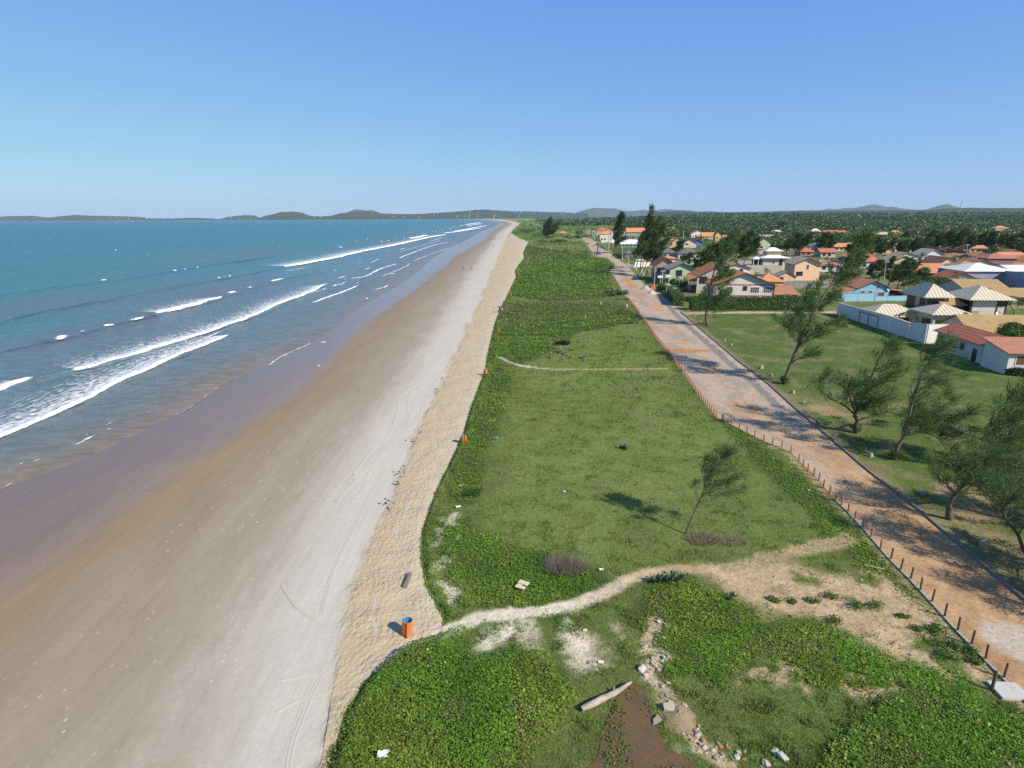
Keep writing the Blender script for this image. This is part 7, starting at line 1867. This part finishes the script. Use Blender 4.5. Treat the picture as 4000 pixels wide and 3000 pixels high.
r_ = empty('plank', at(3415, 2222), -.45); tag(r_, 'narrow pale plank lying in the weeds near the bare soil', 'plank'); mb = MB(); mb.box((-.62, -.05, .12), (.62, .05, .17)); mb.build('board', OLDW, r_)
# heaps by the road
def heap(loc, rx, ry, h_, mat, label, seed):
    n = 22; u = np.linspace(0, 1, n); a_ = np.linspace(0, 2 * np.pi, 33)[:-1]; V = []
    for q_ in u:
        for t_ in a_:
            k = 1 + .25 * (vnoise(np.array(math.cos(t_) * 2 + seed), np.array(math.sin(t_) * 2), 1, seed) - .5)
            V.append((rx * q_ * k * math.cos(t_), ry * q_ * k * math.sin(t_), h_ * (1 - q_) ** 1.1 * (1 + .25 * (vnoise(np.array(q_ * 3 + t_), np.array(t_), .5, seed + 1) - .5)) - .02))
    Fa = [(i * 32 + k, (i + 1) * 32 + k, (i + 1) * 32 + (k + 1) % 32, i * 32 + (k + 1) % 32) for i in range(n - 1) for k in range(32)]
    o = raw_mesh('heap', V, Fa, mat, smooth=True); o.location = loc; tag(o, label, 'heap')
heap(at(2522, 1130), 1.8, 2.0, 1.6, paint('grey gravel', (.40, .39, .37), .95, .3, 8), 'heap of pale grey sand at the road side, left one', 11)
heap(at(2548, 1128), 1.7, 1.9, 1.7, paint('crushed brick', (.36, .12, .06), .95, .3, 8), 'heap of broken red brick between two pale heaps', 12)
heap(at(2546, 1147), 1.9, 1.8, 1.2, paint('pale building sand', (.46, .42, .36), .95, .2, 8), 'heap of pale building sand in front of the red one', 13)
heap(at(2650, 2800), 1.0, 1.3, .28, paint('spoil soil', (.30, .225, .14), .95, .4, 5), 'low mound of pale spoil and rubble beside the muddy hollow', 14)
# cars
TYRE = paint('tyre rubber', (.02, .02, .02), .8, .2, 6)
def car(loc, rz, mat, label, group=None):
    r_ = empty('parked_car', loc, rz); tag(r_, label, 'car', group)
    def loft(secs, m_, name):
        mb = MB(); n = len(secs[0]); V = [p_ for s_ in secs for p_ in s_]
        Fa = [(i * n + k, i * n + (k + 1) % n, (i + 1) * n + (k + 1) % n, (i + 1) * n + k) for i in range(len(secs) - 1) for k in range(n)] + [tuple(range(n))[::-1], tuple(range((len(secs) - 1) * n, len(secs) * n))]
        mb.add(V, Fa); return mb.build(name, m_, r_, smooth=False)
    def sec(x_, w_, z0, z1, c=.12): return [(x_, -w_ + c, z0), (x_, w_ - c, z0), (x_, w_, z0 + c), (x_, w_, z1 - c), (x_, w_ - c, z1), (x_, -w_ + c, z1), (x_, -w_, z1 - c), (x_, -w_, z0 + c)]
    loft([sec(-2.05, .74, .38, .78), sec(-1.9, .82, .28, .90), sec(-.9, .85, .24, .95), sec(.7, .85, .24, .92), sec(1.7, .82, .26, .84), sec(2.05, .70, .38, .70)], mat, 'body')
    loft([sec(-1.75, .70, .88, 1.02, .05), sec(-1.2, .68, .9, 1.38, .09), sec(.1, .68, .9, 1.42, .09), sec(.95, .72, .88, .98, .05)], GLASS, 'cabin_glass')
    loft([sec(-1.25, .66, 1.381, 1.44, .02), sec(.1, .66, 1.425, 1.47, .02)], mat, 'roof')
    for x_ in (-1.3, 1.3):
        for y_ in (-.78, .78):
            mb = MB(); mb.tube([(x_, y_ - .1, .31), (x_, y_ + .1, .31)], .31, 14); w_ = mb.build('wheel', TYRE, r_)
            mb = MB(); s_ = 1 if y_ > 0 else -1; mb.tube([(x_, y_ + s_ * .101, .31), (x_, y_ + s_ * .115, .31)], .18, 10); mb.build('rim', METAL, w_)
    for y_ in (-.55, .55):
        mb = MB(); mb.box((1.98, y_ - .14, .58), (2.08, y_ + .14, .70)); mb.build('headlight', LAMPW, r_)
        mb = MB(); mb.box((-2.10, y_ - .12, .62), (-2.0, y_ + .12, .76)); mb.build('tail_light', paint('tail lamp', (.4, .02, .02), .4), r_)
BLUEC = paint('blue car paint', (.03, .07, .32), .25, .1, 2, .5)
car(at(2338, 994), .15, BLUEC, 'blue hatchback parked at the dune side of the road near the palm')
car(at(2295, 954), 1.5, paint('black car paint', (.02, .02, .025), .25, .1, 2, .5), 'dark car far up the road, rear view')
for px_, py_, lab, c_ in ((2270, 922, 'white van like car in the distant parking area', (.7, .7, .7)), (2282, 923, 'silver car right of the white one in the distant parking area', (.4, .4, .42)), (2290, 926, 'grey car nearest to the road in the distant parking area', (.2, .2, .22))):
    car(at(px_, py_), .2, paint('car paint', c_, .25, .1, 2, .5), lab)
r_ = empty('parked_cart', at(2325, 996)); tag(r_, 'small red vendor cart beside the blue car', 'cart')
mb = MB(); mb.box((-.6, -.5, .45), (.6, .5, 1.15)); mb.build('box', PM((.5, .05, .04)), r_)
for x_ in (-.4, .4):
    mb = MB(); mb.tube([(x_, -.55, .25), (x_, -.48, .25)], .25, 10); mb.build('wheel', TYRE, r_)
person(at(2326, 1010), .4, 'stand', 'person in a bright yellow shirt near the palm and the blue car', 'yellow', 'dark')
YP = paint('white marker', (.65, .62, .52), .8, .1, 4)
for px_, py_, lab in ((2347, 1190, 'pale little marker post in the grass, left one'), (2449, 1202, 'pale little marker post near the road posts'), (2066, 1013, 'cream block at the dune edge by the far sand spur')):
    mb = MB(); mb.box((-.16, -.16, -.1), (.16, .16, .8)); mb.box((-.19, -.19, .8), (.19, .19, .9)); o = mb.build('marker_post', YP); o.location = at(px_, py_); tag(o, lab, 'marker')
# lattice mast on the horizon
l = (float(G(3757, 838)[0]), 0, 0)
md = 2600.0; mx_ = (3757 - 2000) / (F * math.cos(PITCH)) * md * .93
for _ in range(8):
    zz = ZAT(mx_, md, 823); mx_ += (3750 - PROJ(mx_, md, zz)[0]) / F * md
zt = ZAT(mx_, md, 779); zb = terrain(np.array([mx_]), np.array([md]))[0]
r_ = empty('radio_mast', (mx_, md, zb)); tag(r_, 'red and white lattice mast on the wooded horizon at the right', 'mast')
H_ = zt - zb; RW = [paint('mast red', (.40, .20, .16), .7), paint('mast white', (.5, .5, .5), .7)]
for k in range(6):
    z0, z1 = H_ * k / 6, H_ * (k + 1) / 6; a0, a1 = 1.8 * (1 - k / 7), 1.8 * (1 - (k + 1) / 7); mb = MB()
    cs = [(-1, -1), (1, -1), (1, 1), (-1, 1)]
    for i in range(4):
        (x_, y_), (x2, y2) = cs[i], cs[(i + 1) % 4]
        mb.tube([(x_ * a0, y_ * a0, z0), (x_ * a1, y_ * a1, z1)], .25, 4); mb.tube([(x_ * a0, y_ * a0, z0), (x2 * a1, y2 * a1, z1)], .14, 4)
    mb.build('lattice_section', RW[k % 2], r_)
# pale houses scattered over the far headland
fh = np.random.default_rng(611)
FARW = [PM((.36, .35, .33)), PM((.34, .27, .22)), PM((.30, .19, .15))]
spots = [(1530, 846), (1548, 846), (1572, 846), (1600, 846), (1640, 847), (1695, 846), (1790, 846), (1803, 846), (1828, 847), (1845, 846), (1860, 846), (1900, 846), (1919, 845), (1942, 843), (1846, 829), (1822, 826), (1838, 838), (1947, 825), (2020, 833), (2036, 842), (2037, 831), (2060, 833), (2085, 834), (2100, 832), (2122, 834), (2180, 836), (2200, 835), (2220, 835), (2235, 834), (1903, 821), (1700, 840),
         (430, 852), (455, 851), (480, 852), (500, 853), (510, 849), (530, 852), (560, 854), (900, 850), (915, 848), (930, 851), (880, 853), (965, 848), (1225, 847), (1240, 848), (1260, 848)]
for px_, py_ in spots[::2] + spots[1::6]:
    px_ += fh.uniform(-14, 14); py_ += fh.uniform(-1.5, .8)
    R = 9000 if px_ < 1000 else 7900
    x_ = 0.0
    for _ in range(6):
        z_ = ZAT(x_, R, py_); x_ += (px_ - PROJ(x_, R, z_)[0]) / F * R
    r_ = empty('far_house', (x_, R, max(z_, .5))); tag(r_, 'tiny pale house on the far hillside across the bay', 'house', 'houses on the far hills')
    s_ = fh.uniform(.25, .75); mb = MB(); mb.box((-9 * s_, -4, -14), (9 * s_, 4, 6 * s_)); mb.build('wall', FARW[int(fh.integers(0, 3))], r_)
    mb = MB(); z0 = 6 * s_ + .1; mb.add([(-10 * s_, -5, z0), (10 * s_, -5, z0), (10 * s_, 5, z0), (-10 * s_, 5, z0), (-8 * s_, 0, z0 + 4), (8 * s_, 0, z0 + 4)], [(3, 2, 1, 0), (0, 1, 5, 4), (1, 2, 5), (2, 3, 4, 5), (3, 0, 4)]); mb.build('roof', TILE['terracotta'] if fh.random() < .5 else TILE['white'], r_)

# ------------------------------------------------------------------ marks in the sand, weed line, muddy hollow
tm, t, b = new_mat('sand ruts'); g1 = noise(t, wpos(t), 3, 5, .7)
t.links.new(mixc(t, g1, (.40, .365, .31), (.52, .475, .41)), b.inputs['Base Color']); b.inputs['Roughness'].default_value = 1
TV_, TF_ = [], []
def rut(l, wd, gap=0):
    P = pts(l)
    for sg in ((-1, 1) if gap else (0,)):
        ln = np.sum(np.hypot(*np.diff(P, axis=0).T)); n = int(max(10, min(260, ln / .35))); Q = smooth_line(P, n)
        d_ = np.gradient(Q, axis=0); d_ /= np.linalg.norm(d_, axis=1)[:, None] + 1e-9; nr = np.stack([-d_[:, 1], d_[:, 0]], 1)
        Q = Q + nr * (sg * gap / 2 + (vnoise(Q[:, 0], Q[:, 1], 2, 77)[:, None] - .5) * .15)
        offs = np.array([-1, -.62, -.35, .35, .62, 1]) * wd / 2; zz = np.array([-.03, .014, -.006, -.006, .014, -.03])
        V = np.zeros((n, 6, 3)); V[:, :, :2] = Q[:, None] + nr[:, None] * offs[None, :, None]; 
        amp = .5 + .9 * vnoise(Q[:, 0], Q[:, 1], 1.5, 78)
        bz = np.interp(Q[:, 0] - XB(3, Q[:, 1]), [-12, 0, 3], [-.10, -.02, -.008])
        V[:, :, 2] = bz[:, None] + .004 + zz[None] * amp[:, None]
        base = sum(len(v) for v in TV_); TV_.append(V.reshape(-1, 3)); TF_.append(grid_faces(n, 6)[:, ::-1] + base)
rut([(1732, 1400), (1669, 1481), (1583, 1549), (1570, 1617), (1542, 1694), (1475, 1762), (1407, 1852)], .3, 1.3)
rut([(1705, 1459), (1640, 1560), (1601, 1694), (1520, 1770), (1440, 1850), (1340, 1960)], .3, 1.3)
rut([(1560, 1753), (1500, 1800), (1452, 1834), (1400, 1870)], .3, 1.4)
rut([(1520, 1830), (1470, 1890), (1430, 1965), (1385, 2060), (1339, 2146), (1290, 2260), (1250, 2400)], .32)
rut([(1262, 2620), (1220, 2700), (1180, 2790), (1150, 2880), (1125, 3000)], .34)
rut([(1225, 2640), (1190, 2720), (1160, 2800)], .25)
rut([(1700, 1740), (1650, 1830), (1600, 1960), (1540, 2090)], .25)
rut([(1080, 2780), (1150, 2740), (1230, 2715), (1310, 2700)], .22)
rut([(1100, 2650), (1180, 2640), (1290, 2620)], .2)
rut([(1100, 2280), (1160, 2370), (1250, 2440), (1370, 2520)], .22)
rut([(1467, 2320), (1455, 2400), (1463, 2450), (1500, 2515), (1515, 2545)], .2)
rut([(1820, 1330), (1780, 1380), (1740, 1430), (1715, 1480)], .25, 1.3)
rut([(1880, 1230), (1850, 1260), (1858, 1280)], .25, 1.0)
o = raw_mesh('tyre_tracks', np.vstack(TV_), np.vstack(TF_), tm, smooth=True); tag(o, 'tyre ruts and walking tracks pressed in the pale sand', 'tracks', kind='stuff')
# weed line
rd_ = np.random.default_rng(621); P = BL[3]; WP = []
for k in range(260):
    y_ = 1 / rd_.uniform(1 / 110, 1 / 38); 
    if vnoise(np.array(y_), np.array(0.), 2.6, 79) < .52: continue
    WP.append((float(XB(3, y_)) + rd_.normal(.05, .28), y_ + rd_.normal(0, .3), .02))
WP = np.array(WP); n = len(WP); k = rd_.random(n)[:, None]
o = leafy('seaweed', WP + rd_.normal(0, .01, WP.shape), np.tile((0, 0, 3.), (n, 1)), np.full(n, .28), None, None, (.07, .055, .04), (.16, .12, .08), 622); tag(o, 'scraps of dark seaweed along the tide mark', 'seaweed', kind='stuff')
# muddy hollow
mud, t, b = new_mat('muddy water')
g1 = noise(t, wpos(t), 1.2, 5, .7); t.links.new(ramp(t, g1, [(.35, (.17, .09, .04)), (.6, (.11, .085, .05))]), b.inputs['Base Color']); b.inputs['Roughness'].default_value = .55; b.inputs['Specular IOR Level'].default_value = .2
bump(t, b, noise(t, wpos(t), 14, 4), .03)
pp_ = smooth_line(np.vstack([pond, pond[:1]]), 90)[:-1]
o = raw_mesh('muddy_pool', np.c_[pp_, np.full(len(pp_), .03)], [tuple(range(len(pp_)))], mud); tag(o, 'shallow brown muddy hollow', 'mud', kind='structure')
x_, y_ = rd_.uniform(pond[:, 0].min(), pond[:, 0].max(), 9000), rd_.uniform(14, 27, 9000)
kp = (sd(pond, x_, y_) > 0) & (rd_.random(9000) < sstep(.45, .7, fbm(x_, y_, 1.2, 88, 3)) * .75); x_, y_ = x_[kp], y_[kp]
o = leafy('pool_weeds', np.c_[x_, y_, rd_.uniform(.05, .14, len(x_))], np.tile((0, 0, 1.), (len(x_), 1)), np.full(len(x_), .13), None, None, (.07, .14, .02), (.16, .24, .04), 623); tag(o, 'creeping weeds spreading over the mud', 'weeds', kind='stuff')
